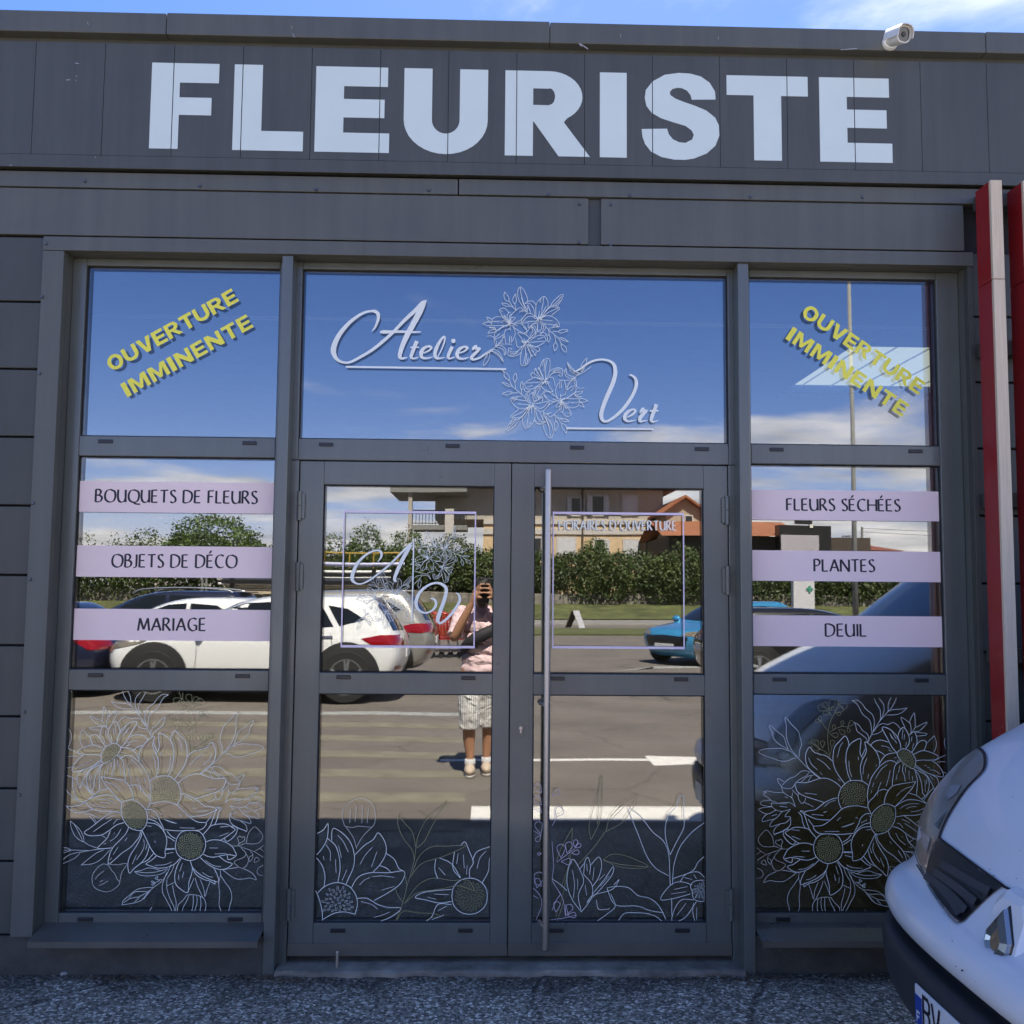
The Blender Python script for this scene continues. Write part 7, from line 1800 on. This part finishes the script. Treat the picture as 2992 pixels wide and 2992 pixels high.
# clothes
c = MB()
for z, rx, ry in ((.895, .182, .132), (.97, .176, .128), (1.07, .168, .124), (1.17, .174, .127), (1.26, .184, .128), (1.335, .172, .112), (1.375, .125, .088)):
    c.ellipsoid((PX0, PY0 + .006, z), (rx, ry, .085), 22, 10)
for s_, e_ in ((LS, LE), (RS, RE)):
    c.ellipsoid(s_, (.072, .072, .070), 14, 9)
    q = [np.array(s_) * (1 - t) + np.array(e_) * t for t in (0, .35, .65, .93)]
    limb(c, [(*q[0], .076), (*q[1], .066), (*q[2], .064), (*q[3], .062)])
    d_ = np.array(e_) - np.array(s_); c.tube([q[3] - d_ * .12, q[3] + d_ * .02], .067, 14)
for i in range(16):                                                        # creases
    z = .88 + .028 * i; a = -.9 + 1.8 * ((i * .618) % 1)
    c.tube([(PX0 + .17 * math.sin(a - .35), PY0 + .125 * math.cos(a - .35), z + .03), (PX0 + .172 * math.sin(a), PY0 + .130 * math.cos(a), z), (PX0 + .17 * math.sin(a + .35), PY0 + .125 * math.cos(a + .35), z - .025)], [.004, .009, .004], 6)
shirt = remesh(c, 'shirt', m_shirt, .0075, per, 3)
cl = MB()
for s in (-1, 1): cl.tube([(-.047, -4.245, 1.425), (-.047 + s * .062, -4.19, 1.43), (-.047 + s * .050, -4.10, 1.405), (-.047 + s * .018, -4.082, 1.345)], [.016, .018, .020, .010], 8)
cl = remesh(cl, 'collar', m_shirt, .006, per, 2)
h_ = MB()
h_.ellipsoid((PX0, PY0, .90), (.172, .122, .09), 20, 10)
for (hx, hy), kx in ((LH, -.012), (RH, .012)):
    limb(h_, [(hx, PY0 + .01, .86, .112), (hx + kx, (hy + PY0) / 2, .68, .104), (hx + kx, hy + .01, .50, .092), (hx + kx, hy + .005, .40, .090)])
    for i in range(6):
        z = .42 + .06 * i; a = -.8 + 1.6 * ((i * .618) % 1)
        h_.tube([(hx + kx + .09 * math.sin(a - .5), hy + .095 * math.cos(a - .5), z + .02), (hx + kx + .093 * math.sin(a), hy + .10 * math.cos(a), z), (hx + kx + .09 * math.sin(a + .5), hy + .092 * math.cos(a + .5), z - .02)], [.003, .007, .003], 5)
remesh(h_, 'shorts', m_shorts, .0085, per, 3)
for (hx, hy) in (LH, RH):
    f = MB(); f.ellipsoid((hx, hy + .055, .052), (.048, .125, .046), 18, 10); f.ellipsoid((hx, hy - .02, .075), (.044, .060, .055), 14, 9)
    sh_ = remesh(f, 'shoe', m_shoe, .006, per, 2)
    sk = MB(); sk.lathe([(.046, .085), (.048, .10), (.044, .135), (.040, .137)], (hx, hy - .012, 0), 'z', 16); relink(sk.build('sock', m_shutter, smooth=True), per)
    so = MB(); so.ellipsoid((hx, hy + .052, .012), (.047, .128, .012), 20, 8); o = so.build('sole', m_sole, smooth=True); relink(o, per)
hr = MB(); hr.ellipsoid((-.045, -4.158, 1.597), (.080, .096, .092), 20, 12); hr.ellipsoid((-.045, -4.195, 1.55), (.076, .062, .085), 16, 10)
for i in range(26):
    a = rnd.uniform(0, 2 * PI); hr.ellipsoid((-.045 + .055 * math.cos(a), -4.165 + .06 * math.sin(a), 1.655 + rnd.uniform(-.02, .016)), (.024, .028, .018), 8, 6)
remesh(hr, 'hair', m_hair, .007, per, 1)
bd = MB(); bd.ellipsoid((-.045, -4.098, 1.485), (.058, .058, .052), 16, 10)
remesh(bd, 'beard', m_hair, .007, per, 1)
ph = thing('phone', 'dark phone held upright in both hands of the mirrored person', 'phone', (-.025, -3.983, 1.55))
relink(MB().box(-.0625, .0125, -3.990, -3.981, 1.462, 1.622).build('case', m_blackgloss, bevel=.006, segs=3), ph)
for (lx, lz) in ((-.008, 1.600), (-.008, 1.576)):
    relink(MB().lathe([(.009, -3.9808), (.009, -3.9785), (.006, -3.9783), (0, -3.9783)], (lx, 0, lz), 'y', 16).build('lens', m_black), ph)
bg = thing('sling_bag', 'dark sling bag worn across the chest of the mirrored person', 'bag', (PX0, PY0 + .13, 1.18))
g_ = MB(); pts = []
for t in [i / 8 for i in range(9)]:
    a = -1.05 + 1.9 * t
    pts.append((PX0 + .185 * math.sin(a), PY0 + .02 + .130 * math.cos(a), 1.075 + .20 * t, .030 + .026 * math.sin(PI * t)))
g_.tube([p[:3] for p in pts], [p[3] for p in pts], 12)
remesh_b = g_.build('pouch', m_bag, smooth=True); relink(remesh_b, bg)
st_ = MB(); pp = []
for i in range(33):
    a = 2 * PI * i / 32; pp.append((PX0 + .196 * math.sin(a) + .0, PY0 + .008 + .148 * math.cos(a), 1.185 + .20 * math.sin(a) * (1.0 if math.cos(a) > 0 else .9)))
for i in range(32):
    a_, b_ = pp[i], pp[i + 1]
    st_.add([(a_[0], a_[1], a_[2] - .016), (b_[0], b_[1], b_[2] - .016), (b_[0], b_[1], b_[2] + .016), (a_[0], a_[1], a_[2] + .016)], [(0, 1, 2, 3)])
relink(st_.build('strap', m_bag, fix=False), bg)
